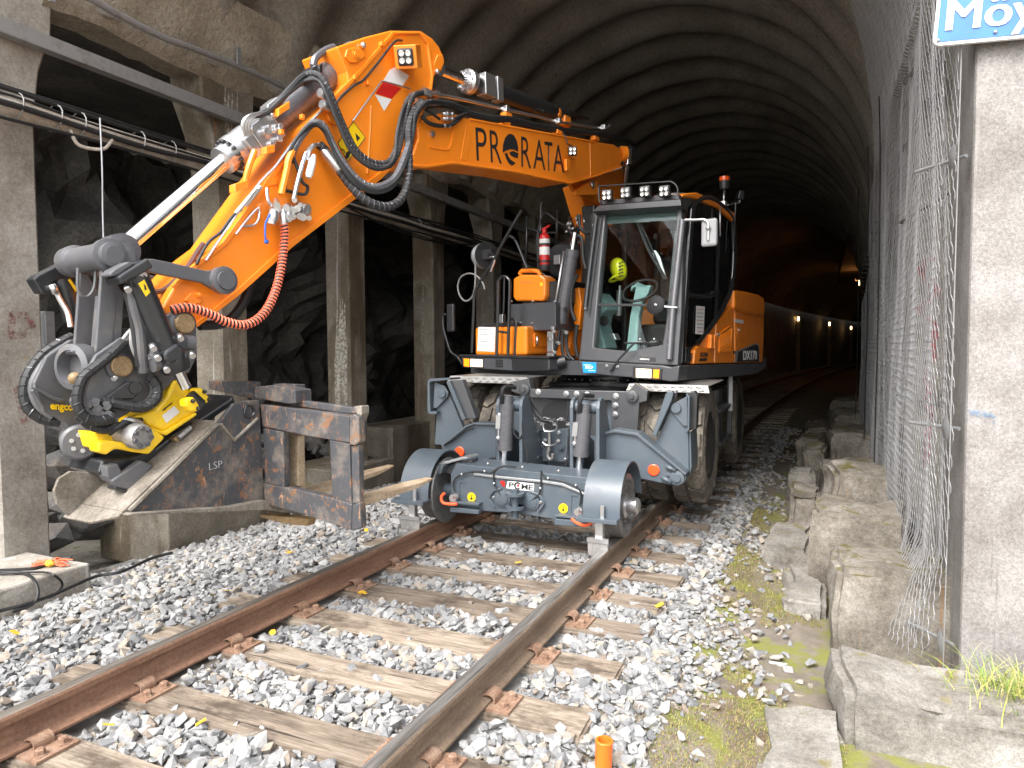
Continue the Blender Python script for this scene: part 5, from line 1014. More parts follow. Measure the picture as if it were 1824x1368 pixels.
# round blind-spot mirror and wiper on the front
c_ = tr('z7', [(560, 845)], onw, .06)[0]; bm2 = part(MB().lathe(c_, NW, [(.0, -.035), (.06, -.03), (.082, -.005), (.085, .005), (.07, .015), (.03, .022), (0, .024)], 24), 'round_mirror', M_mirr, bev=0); part(MB().tube([c_ + NW * .02] + tr('z7', [(620, 855), (690, 860)], onw, .05), .01, 7), 'mirror_arm', M_zinc, bm2, 0)
part(MB().tube(tr('z7', [(290, 1240), (340, 1170), (430, 1075)], onp, 1.47), .01, 7).tube(tr('z7', [(375, 1072), (580, 1070)], onw, .0), .008, 6), 'wiper', M_blackp, bev=0)
plate('z7', [(462, 1152), (560, 1158), (558, 1182), (460, 1176)], onw, .004, NW * -.003, 'name_plate', M_ink, bev=0); text('RailMachinery', tr('z7', [(466, 1172)], onw, .006)[0], QD, ZD, .026, M_stk, 'plate_text', EX, .62, .02, .0008)
# cab interior
part(MB().lbox((.0, .55, 1.34), (.75, 1.0, 1.62)), 'seat_base', M_int, bev=.04); sb_ = part(MB().prism([L(.18, .56, 1.6), L(.3, .56, 1.66), L(.12, .56, 2.35), L(.0, .56, 2.35)], QD * .44), 'seat_back', M_int, bev=.05); part(MB().prism([L(.1, .66, 2.34), L(.17, .66, 2.34), L(.13, .66, 2.56), L(.05, .66, 2.56)], QD * .24), 'headrest', M_int, sb_, .03)
plate('b8', [(100, 1150), (100, 620), (150, 400), (190, 385), (290, 520), (300, 620), (230, 700), (210, 830), (300, 1150)], onp, 1.05, FD * -.25, 'left_console', M_teal, bev=.03)
plate('b8', [(565, 1190), (620, 720), (700, 300), (620, 380), (640, 290), (910, 290), (870, 400), (790, 520), (740, 720), (730, 900), (715, 1190)], onp, .95, FD * -.08, 'steering_column', M_teal, bev=.02)
c_ = tr('b8', [(760, 360)], onp, .9)[0]; part(MB().tube([c_ + QD * .17 * math.cos(a) + (FD * -.6 + ZD * .5).normalized() * .17 * math.sin(a) for a in [.3927 * i for i in range(16)]], .014, 7, 0, True), 'steering_wheel', M_int, bev=0)
A, B_ = tr('b8', [(470, 700), (485, 360)], onp, .7); part(MB().cyl(A, B_, .03, n=12).cyl(B_, B_ + ZD * .05, .014, n=8), 'joystick', M_galv, bev=0)
part(MB().lathe(tr('b8', [(275, 770)], onp, 1.06)[0], FD, [(.05, 0), (.05, .01), (.035, .012), (.035, .02), (.02, .022)], 20), 'console_dial', M_int, bev=0)
for k in range(2): A, B_ = tr('b8', [(830 + 170 * k, 1190), (810 + 190 * k, 1060)], onp, 1.15); part(MB().tube([A, B_, B_ + FD * .08 + ZD * .03], .01, 6).obox(B_ + FD * .05, FD * .05, QD * .03, ZD * .008), 'pedal', M_zinc, bev=0)
part(MB().prism(tr('b8', [(340, 960), (400, 940), (440, 1030), (380, 1010)], onp, 1.05), FD * -.1), 'pedal', M_zinc)
part(MB().tube(tr('z7', [(400, 285), (440, 330), (520, 520), (620, 690)], onw, -.12), .016, 7, 3).tube(tr('z7', [(470, 350), (490, 400), (560, 560), (610, 690)], onw, -.11), .008, 6, 3), 'wiper_arm', M_blackp, bev=0)
plate('z7', [(540, 520), (560, 520), (585, 560), (620, 680), (600, 660), (570, 590), (545, 580)], onw, -.15, NW * -.02, 'cup_holder', M_stk, bev=.004)
part(MB().lbox((.2, 1.1, 1.5), (.9, 1.17, 1.75)), 'door_pocket', M_int)
# helmet hanging behind the screen
hc = tr('z7', [(338, 640)], onp, .85)[0]; ht = empty('safety_helmet', hc, 'yellow vented safety helmet hanging inside the cab windscreen', 'helmet')
prf = tr('z7', [(282, 600), (300, 575), (345, 570), (385, 600), (398, 640), (375, 690), (335, 718), (312, 705), (305, 670), (325, 650), (290, 628)], onp, .85)
hc2 = tr('z7', [(340, 632)], onp, .83)[0]; hs_ = MB(); vs_ = []
n1, n2 = 18, 9
for i in range(n2 + 1):
    t_ = math.pi * i / n2
    for j in range(n1):
        a = 2 * math.pi * j / n1; r_ = math.sin(t_); vs_.append(hc2 + QD * (.085 * r_ * math.cos(a)) + FD * (.075 * r_ * math.sin(a)) + ZD * (.115 * math.cos(t_)) + QD * (.02 * math.cos(t_) * -1))
hs_.add(vs_, [(i * n1 + j, (i + 1) * n1 + j, (i + 1) * n1 + (j + 1) % n1, i * n1 + (j + 1) % n1) for i in range(n2) for j in range(n1)], True).build('shell', M_hivis, ht)
MB().tube([hc2 + QD * (-.03 + .06 * math.cos(a)) + FD * .07 * math.sin(a) + ZD * (-.085 + .03 * math.cos(a)) for a in [.5236 * i for i in range(12)]], .012, 7, 0, True).build('brim', M_hivis, ht)
for k in range(5): a = tr('z7', [(340, 598 + 20 * k), (368, 590 + 20 * k)], onp, .905); MB().tube(a, .006, 5).build('vent', M_ink, ht)
# ---- engine house
plate('z7', [(788, 1197), (795, 1115), (822, 1078), (918, 962), (908, 1192)], onq, 1.22, QD * -.3, 'side_panel', M_or, bev=.012)
plate('z7', [(913, 1192), (922, 957), (1026, 832), (1028, 1190)], onq, 1.22, QD * -.3, 'side_panel', M_or, bev=.012)
plate('z7', [(1033, 1190), (1033, 870), (1110, 895), (1205, 905), (1206, 1000), (1198, 1188)], onq, 1.22, QD * -.5, 'side_panel', M_or, bev=.02)
plate('z7', [(1030, 868), (1028, 756), (1100, 764), (1178, 782), (1205, 800), (1213, 830), (1210, 912), (1120, 902)], onq, 1.25, QD * -.5, 'hood_panel', M_or, bev=.03)
part(MB().lbox((-1.7, -1.15, 1.27), (-.38, 1.1, 1.95)), 'engine_house', M_or, bev=.05); part(MB().lathe(L(-1.0, 0, 0), ZD, [(1.08, 1.15), (1.12, 1.25), (1.12, 1.8), (1.0, 1.93)], 40), 'counterweight', M_or, bev=0)
plate('b2', [(1010, 965), (1040, 745), (1440, 580), (1490, 610), (1510, 640), (1512, 960)], onq, 1.2235, QD * -.002, 'decal_edge', M_galv, bev=0); plate('b2', [(1062, 960), (1080, 768), (1440, 612), (1485, 640), (1498, 680), (1500, 958)], onq, 1.225, QD * -.002, 'model_decal', M_ink, bev=0)
xr_, o_ = -FD, tr('b2', [(1180, 925)], onq, 1.227)[0]; text('DX170', o_, xr_, ZD + FD * -.0, .14, M_stk, 'model_text', EX, 1.2, .02, .0008); text('w', tr('b2', [(1445, 915)], onq, 1.227)[0], xr_, ZD, .06, M_stk, 'model_text', EX, .8, .01, .0008)
text('DOOSAN', tr('b2', [(310, 862)], onq, 1.2225)[0], xr_, ZD, .06, M_ink, 'maker_text', EX, .8, .04, .0008); plate('b2', [(300, 895), (460, 885), (440, 942), (282, 952)], onq, 1.2225, QD * -.002, 'maker_bar', M_ink, bev=0)
vg = plate('b2', [(690, 760), (715, 395), (930, 235), (950, 300), (915, 745)], onq, 1.2225, QD * -.004, 'vent_backing', M_ink, bev=0)
for k in range(11):
    a, b2 = tr('b2', [(700 + 22 * k, 740), (735 + 20 * k, 400 - 15 * k + 20)], onq, 1.226); part(MB().tube([a, b2], .0055, 5), 'vent_bar', M_or, vg, 0)
for k in range(8): a, b2 = tr('b2', [(705 + 2 * k, 710 - 40 * k), (920, 640 - 48 * k)], onq, 1.226); part(MB().tube([a, b2], .004, 5), 'vent_bar', M_or, vg, 0)
part(MB().tube(tr('b2', [(690, 765), (712, 390), (925, 230), (955, 300), (918, 750), (690, 765)], onq, 1.224), .008, 6), 'vent_frame', M_or, bev=0)
for x0 in (530, 602): plate('b2', [(x0, 690), (x0 + 12, 410), (x0 + 60 if x0 < 600 else x0 + 35, 412), (x0 + 52 if x0 < 600 else x0 + 28, 695)], onq, 1.26, QD * -.04, 'hinge', M_or, bev=.006)
plate('b2', [(1062, 470), (1065, 260), (1165, 250), (1168, 470)], onq, 1.223, QD * -.01, 'latch_plate', M_or); bolt(tr('b2', [(1095, 320)], onq, 1.224)[0], QD, .012); bolt(tr('b2', [(672, 410)], onq, 1.222)[0], QD, .016); bolt(tr('b2', [(992, 770)], onq, 1.222)[0], QD, .016, M_dk)
plate('b2', [(1010, 90), (1190, 115), (1192, 185), (1012, 165)], onq, 1.2235, QD * -.002, 'small_sticker', M_stk, bev=0)
part(MB().lathe(tr('z7', [(715, 1240)], onq, 1.222)[0], QD, [(.02, 0), (.02, .006)], 14), 'side_reflector', M_reflo, bev=0)
# boom lift cylinder left of the cab, hoses and swivel below it
A, B_, C_ = tr('z6', [(985, 300), (965, 430), (880, 950)], onp, .95); lc = part(MB().cyl(B_, C_, .066, n=22).lathe(B_, C_ - B_, [(.072, -.01), (.072, .06)], 22), 'lift_cylinder', M_cyl, bev=0); part(MB().cyl(A, B_, .036, n=14), 'piston_rod', M_chr, lc, 0); part(MB().tube([B_ + QD * -.07 + FD * .05, C_ + QD * -.07 + FD * .05], .014, 7), 'oil_pipe', M_zinc, lc, 0)
for x in (865, 910): part(MB().obox(tr('z6', [(x, 850)], onp, 1.03)[0], FD * .015, QD * .012, ZD * .02), 'pipe_clamp', M_dk, lc)
c_ = tr('z6', [(815, 1080)], onp, 1.15)[0]; part(MB().obox(c_, FD * .03, QD * .035, ZD * .1).obox(c_ + ZD * .12 + QD * .02, FD * .02, QD * .02, ZD * .03).obox(c_ - ZD * .13, FD * .03, QD * .04, ZD * .02), 'valve_block', M_zinc)
for x, y in ((815, 1000), (850, 1085), (820, 1150), (790, 1060), (905, 1010)): part(MB().cyl(tr('z6', [(x, y)], onp, 1.18)[0], tr('z6', [(x + 18, y + 6)], onp, 1.24)[0], .017, n=8), 'fitting', M_zinc, bev=0)
for k, pts in enumerate(([(900, 990), (890, 1080), (900, 1170), (950, 1210)], [(925, 1000), (920, 1100), (940, 1180), (975, 1215)], [(870, 1000), (850, 1120), (810, 1180)], [(1000, 960), (985, 1080), (1000, 1190)], [(985, 320), (1030, 340), (1040, 480), (1060, 560)], [(1010, 170), (1020, 260), (1060, 300), (1100, 290)], [(1000, 600), (960, 700), (955, 840), (985, 930)])): part(MB().tube(tr('z6', pts, onp, 1.12 if k < 4 else .95), .019, 8, 5), 'hydraulic_hose', M_black, bev=0)
part(MB().cyl(tr('z6', [(770, 1230)], onp, 1.25)[0], tr('z6', [(850, 1235)], onp, 1.2)[0], .05, n=18).cyl(tr('z6', [(850, 1235)], onp, 1.2)[0], tr('z6', [(910, 1220)], onp, 1.15)[0], .065, n=18), 'swivel_pin', M_dk, bev=0)
plate('z6', [(975, 950), (965, 900), (980, 700), (1010, 690), (1030, 800), (1010, 1000)], onp, .8, FD * -.25, 'boom_foot', M_or, bev=.01)
plate('z6', [(1030, 110), (1120, 100), (1110, 290), (1085, 420), (1070, 900), (1000, 900), (1030, 600), (1050, 330), (1030, 200)], onp, .5, FD * -.3, 'boom_base', M_dk, bev=.01); plate('z6', [(1150, 340), (1200, 340), (1190, 690), (1140, 690)], onp, .3, FD * -.2, 'boom_side', M_or)
q = MB(); rnd = random.Random(9)
for i in range(16): x, y = rnd.uniform(930, 1040), rnd.uniform(170, 380); q.cyl(tr('z6', [(x, y)], onp, .85)[0], tr('z6', [(x + rnd.uniform(-25, 25), y + rnd.uniform(10, 30))], onp, .9)[0], rnd.uniform(.008, .016), n=7)
part(q, 'hose_fittings', M_zinc, bev=0)
for k in range(9): part(MB().tube(tr('z6', [(920 + 12 * k, 250 + 9 * (k % 3)), (960 + 6 * k, 330), (975 + 5 * k, 430), (985 + 4 * k, 560)], onp, .8), .012, 6, 4), 'hydraulic_hose', M_black, bev=0)
# ---- things carried on the platform
jp = tr('b3', [(640, 300)], onp, 1.05)[0]; jc = empty('jerrycan', jp, 'orange plastic jerrycan standing on the grey box', 'jerrycan')
MB().prism(tr('b3', [(592, 130), (690, 72), (985, 72), (1058, 122), (1058, 372), (1028, 452), (622, 452), (592, 390)], onp, 1.05), FD * -.22).build('body', M_or, jc, .022)
MB().tube(tr('b3', [(690, 75), (715, 28), (760, 18), (920, 20), (965, 40), (985, 78)], onp, 1.0), .022, 8, 3).build('handle', M_or, jc); MB().cyl(tr('b3', [(1010, 105)], onp, .95)[0], tr('b3', [(1035, 70)], onp, .95)[0], .028).build('cap', M_blackp, jc)
MB().prism(tr('b3', [(980, 190), (1020, 190), (1020, 235), (980, 235)], onp, 1.052), FD * .001).build('label', M_yel, jc); MB().prism(tr('b3', [(705, 175), (870, 180), (870, 190), (705, 187)], onp, 1.052), FD * .001).build('embossing', M_rope, jc)
eb = tr('z6', [(765, 560)], onp, .98)[0]; et = empty('fire_extinguisher', eb, 'red fire extinguisher strapped beside the cab', 'extinguisher'); H = tr('z6', [(770, 300)], onp, .98)[0].z - eb.z
MB().lathe(eb, ZD, [(.05, .02), (.054, .04), (.054, H * .88), (.045, H * .95), (.02, H), (.02, H + .03)], 24).build('cylinder', M_red, et); MB().lathe(eb, ZD, [(.05, -.02), (.056, -.01), (.056, .04), (.05, .045)], 24).build('foot', M_blackp, et)
MB().lathe(eb, ZD, [(.0548, H * .68), (.0548, H * .82)], 24, cap=False).build('label', M_stk, et); MB().lathe(eb, ZD, [(.0548, H * .38), (.0548, H * .6)], 24, cap=False).build('label', M_stk, et)
for h in (.17, .64): MB().lathe(eb, ZD, [(.058, H * h), (.058, H * h + .022)], 24, cap=False).build('band', M_blackp, et)
MB().obox(eb + ZD * (H + .05) + QD * .02, FD * .012, QD * .045 + ZD * .018, ZD * .009).obox(eb + ZD * (H + .03), FD * .015, QD * .02, ZD * .02).build('lever', M_red, et)
MB().tube([eb + ZD * (H + .03) - QD * .02, eb + ZD * H - QD * .07, eb + ZD * H * .7 - QD * .075, eb + ZD * H * .3 - QD * .07], .01, 7, 4).build('hose', M_black, et)
rc = tr('z6', [(335, 465)], onp, 1.1)[0]; rt = empty('hose_reel', rc, 'black hose reel with grey hose on the platform rail', 'hose reel'); ax = (QD * .9 + FD * .5).normalized()
MB().lathe(rc, ax, [(.0, -.06), (.135, -.058), (.14, -.05), (.08, -.04), (.08, .05), (.14, .06), (.135, .066), (.0, .068)], 32).build('drum', M_dk, rt); a_ = ax.orthogonal().normalized(); b2 = ax.cross(a_)
for k in range(7):
    for j in range(2): MB().tube([rc + ax * (-.036 + .014 * k) + (a_ * math.cos(t_) + b2 * math.sin(t_)) * (.095 + .014 * j + .02) for t_ in [.2618 * i for i in range(24)]], .008, 6, 0, True).build('hose_turn', M_galv if j else M_steelo, rt)
MB().obox(rc + ax * .1, FD * .03, QD * .06, ZD * .05).cyl(rc + ax * .06, rc + ax * .2, .02).build('swivel', M_blackp, rt); MB().tube(tr('z6', [(375, 475), (410, 480), (385, 560), (378, 580)], onp, 1.2), .012, 7, 3).build('crank', M_zinc, rt)
tag(MB().tube(tr('z6', [(270, 480), (268, 600), (265, 690), (245, 760), (200, 790), (160, 755), (143, 690), (160, 625), (205, 595), (255, 597), (300, 630), (325, 670), (335, 705)], onp, 1.2), .0095, 8, 5).build('hose_tail', M_steelo), 'loose grey hose loop hanging from the reel', 'hose')
# ---------------------------------------------------------------- boom and arm
NQ, FQ = .08, -.28; TK = QD * (FQ - NQ)
def pq(z, pts): ox, oy, s = ZM[z]; return [onq(ox + x * s, oy + y * s, q) for x, y, q in pts]
bo = plate('z3', [(180, 740), (172, 650), (225, 590), (330, 562), (430, 562), (540, 602), (1420, 762), (1560, 782), (1610, 815), (1622, 890), (1605, 935), (1440, 998), (1245, 1052), (860, 968), (440, 910), (400, 910), (230, 935), (150, 938), (128, 900)], onq, NQ, TK, 'boom', M_or, bev=.01)
part(MB().tube(tr('z3', [(135, 930), (230, 938), (400, 914), (440, 914), (860, 972), (1245, 1056), (1440, 1002), (1612, 938)], onq, NQ), .014, 6), 'boom_flange', M_or, bo, 0)
part(MB().tube(tr('z3', [(540, 605), (1000, 690), (1420, 765)], onq, NQ), .012, 6), 'boom_flange', M_or, bo, 0)
plate('z3', [(1392, 770), (1440, 778), (1442, 990), (1396, 1010)], onq, NQ + .004, QD * -.01, 'boom_rib', M_or, bo); plate('z3', [(478, 890), (520, 640), (572, 640), (525, 900)], onq, NQ + .004, QD * -.01, 'boom_rib', M_or, bo)
part(MB().tube(tr('z3', [(250, 800), (370, 820), (405, 790), (440, 640)], onq, NQ), .01, 6, 4), 'weld_seam', M_or, bo, 0)
for ch, qd in (('P', [(582, 660), (660, 672), (662, 908), (592, 895)]), ('R', [(682, 680), (755, 692), (770, 918), (692, 908)]), ('R', [(905, 725), (968, 736), (976, 950), (907, 940)]), ('A', [(992, 744), (1072, 754), (1076, 964), (992, 951)]), ('T', [(1070, 760), (1126, 769), (1126, 972), (1074, 964)]), ('A', [(1130, 778), (1205, 790), (1210, 982), (1132, 973)])):
    glyph(ch, qd, M_ink, 'lettering', bo, NQ + .0025)
for pts in ([(775, 828), (778, 782), (793, 735), (812, 712), (830, 706), (855, 718), (875, 755), (884, 800), (885, 835), (860, 820), (830, 815), (800, 824), (777, 840)], [(822, 838), (850, 828), (886, 846), (881, 880), (855, 872), (830, 858)], [(790, 846), (808, 841), (814, 865), (832, 890), (868, 914), (842, 932), (818, 916), (800, 882)]): plate('z3', pts, onq, NQ + .003, QD * -.001, 'lettering', M_ink, bo, 0)
worklamp(tr('z3', [(1268, 830)], onq, NQ + .09)[0], FD * .75 + QD * .45 - ZD * .15, ZD, .042); plate('z3', [(1225, 885), (1300, 878), (1300, 888), (1250, 900), (1250, 960), (1230, 965)], onq, NQ + .05, QD * -.03, 'lamp_bracket', M_or, bo); part(MB().tube(pq('z3', [(1265, 790, .12), (1235, 780, .12), (1220, 730, .1), (1190, 690, .06)]), .006, 6, 4), 'lamp_cable', M_black, bo, 0)
part(MB().tube(pq('z3', [(235, 420, .12), (330, 432, .05), (560, 480, .03), (800, 538, 0), (1000, 580, 0), (1170, 622, 0), (1480, 668, 0), (1530, 645, 0)]), .013, 8, 3), 'steel_pipe', M_zinc, bo, 0)
for k in range(3): part(MB().tube(pq('z3', [(240, 490 + 12 * k, .14), (330, 490 + 8 * k, .1), (430, 505 + 9 * k, .09), (540, 555 + 9 * k, .08), (700, 590 + 10 * k, .08), (820, 596 + 10 * k, .07), (1000, 640 + 10 * k, .06), (1150, 668 + 8 * k, .05), (1300, 688 + 8 * k, .04), (1450, 700 + 8 * k, .02), (1600, 730 + 6 * k, 0), (1690, 770, -.05), (1700, 830, -.1)]), .019, 8, 4), 'hydraulic_hose', M_black, bo, 0)
for x, y in ((305, 430), (797, 535), (1168, 618), (1488, 662)): part(MB().obox(tr('z3', [(x, y)], onq, .03)[0], FD * .025, QD * .025, ZD * .025), 'pipe_clamp', M_zinc, bo)
for x, y in ((320, 500), (790, 632), (1162, 700), (1425, 742), (800, 580)): part(MB().obox(tr('z3', [(x, y)], onq, .05)[0], FD * .045, QD * .03, ZD * .02), 'clamp_block', M_or, bo)
part(MB().lathe(tr('z3', [(270, 710)], onq, NQ)[0], QD, [(.022, 0), (.022, .02), (.012, .022)], 12), 'pin_bolt', M_zinc, bo, 0)
for k, (x, y) in enumerate(((350, 565), (350, 600), (330, 650))): a, b_ = tr('z3', [(x, y), (x + 80, y + 4)], onq, .12); part(MB().cyl(a, b_, .011, n=7).cyl(a.lerp(b_, .3), a.lerp(b_, .5), .017, n=7).cyl(a.lerp(b_, .75), a.lerp(b_, .9), .016, n=6), 'hose_coupling', M_zinc, bo, 0)
part(MB().tube(pq('z3', [(230, 540, .12), (270, 560, .13), (330, 605, .12)]), .01, 6, 4).tube(pq('z3', [(430, 600, .12), (470, 580, .13), (520, 560, .1)]), .009, 6, 4).tube(pq('z3', [(200, 580, .12), (250, 630, .13), (330, 650, .12), (420, 640, .12), (500, 570, .1)]), .016, 7, 4), 'short_hose', M_black, bo, 0)
# knuckle, adjusting cylinder, boom base ears
part(MB().lathe(tr('z3', [(1690, 845)], onq, NQ)[0], QD, [(.09, -.44), (.09, -.02), (.075, .0), (.075, .03), (.04, .035), (0, .035)], 24), 'knuckle_pin', M_dk, bev=0)
part(MB().cyl(tr('z3', [(1610, 850)], onq, NQ - .03)[0], tr('z3', [(1640, 850)], onq, NQ)[0], .085, n=20), 'boom_bush', M_or, bo, 0)
a, b_ = tr('z3', [(1655, 890), (1630, 1090)], onq, .06); part(MB().cyl(a, b_, .03, n=14).lathe(a, ZD, [(.055, -.06), (.055, .1)], 16), 'adjusting_cylinder', M_chr, bev=0)
plate('z3', [(1440, 1000), (1610, 935), (1612, 1180), (1440, 1200), (1300, 1130), (1250, 1058)], onq, -.12, QD * -.04, 'base_ear', M_or, bev=.004); plate('z3', [(1290, 1115), (1380, 1045), (1455, 1030), (1450, 1135), (1300, 1140)], onq, NQ - .06, QD * -.05, 'base_ear', M_or, bev=.004)
bolt(tr('z3', [(1410, 1065)], onq, NQ - .05)[0], QD, .03)
plate('zz', [(1030, 330), (1110, 300), (1112, 330), (1085, 420), (1070, 560), (1040, 640), (1010, 640), (1040, 500), (1050, 400)], onq, -.16, QD * -.2, 'boom_base', M_or, bev=.01)
# arm cylinder on top of the boom
a, g_, c1, c2 = tr('z3', [(340, 260), (520, 335), (690, 400), (1215, 585)], onq, -.1); d = (g_ - a).normalized()
bc_ = part(MB().cyl(g_, c1 + (c1 - g_) * .1, .088, n=24).cyl(c1, c2, .078, n=24), 'arm_cylinder', M_dk, bev=0); part(MB().cyl(a, g_, .045, n=18), 'piston_rod', M_chr, bc_, 0); part(MB().lathe(g_, d, [(.07, -.02), (.1, 0), (.1, .05), (.09, .06)], 24).obox(g_ + d * .2 + QD * .05, d * .07, QD * .05, d.cross(QD) * .09).obox(g_ + d * .34 + QD * .06, d * .04, QD * .04, d.cross(QD) * .1), 'gland', M_zinc, bc_)
for k in range(10): t_ = 2 * math.pi * k / 10; nn = (QD * math.cos(t_) + d.cross(QD) * math.sin(t_)); part(MB().cyl(g_ + nn * .075 - d * .02, g_ + nn * .075 - d * .035, .011, n=6), 'gland_bolt', M_zinc, bc_, 0)
for k in range(5): part(MB().tube(pq('z3', [(1000 + 30 * k, 540 + 8 * k, -.05), (1080 + 30 * k, 515 + 10 * (k % 3), -.06), (1180 + 30 * k, 540 + 9 * k, -.06), (1260 + 30 * k, 600, -.1)]), .014, 7, 4), 'hydraulic_hose', M_black, bc_, 0)
part(MB().obox(tr('z3', [(1215, 620)], onq, -.05)[0], FD * .06, QD * .04, ZD * .05).obox(tr('z3', [(1165, 560)], onq, -.05)[0], FD * .03, QD * .03, ZD * .04), 'cylinder_bracket', M_or, bev=.015)
# arm (dipper)
ar = plate('zz', [(600, 83), (650, 66), (697, 54), (750, 55), (770, 68), (783, 84), (792, 106), (788, 125), (773, 136), (764, 170), (750, 215), (722, 268), (676, 312), (520, 432), (420, 522), (348, 578), (305, 566), (289, 548), (310, 512), (343, 478), (400, 434), (497, 296), (548, 222), (588, 188), (622, 150), (618, 128), (608, 104)], onq, NQ, TK, 'arm', M_or, bev=.01)
plate('zz', [(700, 56), (708, 56), (634, 142), (552, 224), (504, 296), (404, 436), (346, 482), (313, 515), (306, 510), (340, 476), (398, 431), (495, 293), (545, 220), (628, 138)], onq, NQ + .012, QD * -.012, 'arm_flange', M_or, ar, .003)
plate('zz', [(724, 262), (727, 270), (681, 318), (524, 438), (424, 528), (352, 583), (348, 576), (418, 520), (517, 430), (674, 309)], onq, NQ + .014, QD * -.014, 'arm_flange', M_or, ar, .003)
part(MB().tube(tr('z2', [(905, 175), (1030, 175), (1075, 235), (1100, 400), (1085, 520)], onq, NQ + .004), .012, 6), 'arm_rib', M_or, ar, 0)
part(MB().tube(tr('z2', [(775, 560), (770, 700), (755, 920)], onq, NQ + .002), .007, 6), 'arm_rib', M_or, ar, 0)
plate('z2', [(640, 300), (650, 262), (690, 250), (740, 268), (745, 300), (700, 332), (665, 330)], onq, NQ + .014, QD * -.014, 'pin_plate', M_or, ar); part(MB().lathe(tr('z2', [(695, 290)], onq, NQ + .014)[0], QD, [(.03, 0), (.03, .006), (.02, .006), (.018, .012)], 18), 'pin_cap', M_or, ar, 0); part(MB().ball(tr('z2', [(735, 240)], onq, NQ + .02)[0], .02), 'grease_cap', M_zinc, ar, 0)
plate('z2', [(1108, 345), (1130, 290), (1155, 285), (1165, 330), (1150, 365), (1115, 395)], onq, NQ + .014, QD * -.014, 'pin_plate', M_or, ar); part(MB().ball(tr('z2', [(1126, 380)], onq, NQ + .03)[0], .02), 'grease_cap', M_zinc, ar, 0)
for pts, mt_ in (([(875, 372), (905, 352), (978, 402), (938, 462), (843, 425)], M_stk), ([(843, 430), (936, 466), (886, 522), (800, 494)], M_red), ([(797, 500), (885, 526), (846, 588)], M_stk), ([(888, 360), (908, 345), (925, 362), (905, 350)], M_red)): plate('z2', pts, onq, NQ + .003, QD * -.002, 'warning_stripe', mt_, ar, 0)
part(MB().tube(pq('z2', [(680, 640, .1), (830, 432, .12), (840, 430, .12), (985, 470, .11)]), .006, 6), 'guard_rod', M_zinc, ar, 0)
ys_ = plate('r8', [(553, 462), (648, 330), (720, 428), (612, 574)], onq, NQ + .003, QD * -.002, 'safety_sticker', M_ylw, ar, 0); part(MB().tube(tr('r8', [(553, 462), (648, 330), (720, 428), (612, 574)], onq, NQ + .003), .003, 4, 0, True), 'sticker_edge', M_ink, ys_, 0)
for pts in ([(598, 548), (604, 518), (622, 505), (632, 512), (622, 545), (610, 560)], [(575, 492), (590, 500), (600, 524), (590, 520), (586, 505), (574, 500)], [(660, 400), (690, 430), (670, 450)]): plate('r8', pts, onq, NQ + .0045, QD * -.001, 'pictogram', M_ink, ys_, 0)
part(MB().ball(tr('r8', [(634, 502)], onq, NQ + .005)[0], .008, 8, 5, (1, 1, 1)), 'pictogram', M_ink, ys_, 0)
lc_ = tr('z2', [(972, 300)], onq, NQ + .085)[0]; lax = (FD * .75 + QD * .45 - ZD * .38).normalized(); lsd = ZD.cross(lax).normalized(); lup = lax.cross(lsd); hb = part(MB().obox(lc_ - lax * .0, lax * .085, lsd * .078, lup * .075), 'lamp_hood', M_or, ar, .006); wl = worklamp(lc_ + lax * .07, lax, ZD, .055)
part(MB().tube(pq('z2', [(940, 215, .1), (900, 222, .1), (830, 310, .1), (740, 420, .1), (690, 450, .1), (620, 510, .1), (560, 590, .1)]), .008, 6, 4), 'lamp_cable', M_black, ar, 0)
for x, y in ((830, 235), (688, 412), (755, 440), (410, 620), (300, 700)): part(MB().obox(tr('z2', [(x, y)], onq, NQ + .012)[0], FD * .012, QD * .015, ZD * .015), 'clip', M_or, ar)
plate('z2', [(545, 600), (590, 560), (625, 620), (590, 660), (560, 640)], onq, NQ + .03, QD * -.03, 'hose_plate', M_or, ar)
for a, b_ in (((330, 560), (270, 600)), ((250, 790), (205, 800)), ((265, 960), (200, 975)), ((110, 975), (40, 1000))): P = tr('z2', [a, b_], onq, NQ - .02); part(MB().obox(P[0].lerp(P[1], .5), (P[1] - P[0]) * .5, QD * .03, ZD * .022), 'step_lug', M_or, ar)
part(MB().tube(pq('z2', [(160, 800, .05), (130, 880, .06), (110, 960, .04)]), .018, 8, 2), 'orange_pipe', M_or, ar, 0); part(MB().tube(pq('z2', [(395, 750, .12), (345, 830, .14), (330, 900, .14), (300, 1030, .14)]), .02, 8, 3), 'orange_pipe', M_or, ar, 0)
part(MB().tube(pq('z2', [(560, 540, .1), (420, 680, .1), (270, 880, .1), (230, 920, .1), (120, 1050, .1), (-100, 1380, .1)]), .008, 6, 2), 'steel_pipe', M_zinc, ar, 0)
part(MB().tube(pq('z2', [(60, 1240, .1), (90, 1200, .11), (130, 1150, .1), (180, 1100, .1), (180, 1160, .1), (150, 1195, .1), (90, 1195, .1)]), .007, 6, 2), 'steel_pipe', M_zinc, ar, 0)
for pts, r in (([(470, 770, .14), (425, 830, .14), (390, 950, .15), (365, 1060, .15)], .015), ([(430, 810, .15), (405, 900, .15), (380, 1000, .15)], .012), ([(500, 770, .14), (480, 765, .15), (455, 790, .15), (440, 850, .15)], .01), ([(225, 1000, .12), (230, 1060, .14), (250, 1090, .14)], .01), ([(170, 1000, .12), (120, 1060, .12), (60, 1130, .1)], .012), ([(190, 990, .12), (150, 1040, .12), (110, 1090, .1)], .012)): part(MB().tube(pq('z2', pts), r, 8, 3), 'steel_pipe', M_zinc, ar, 0)
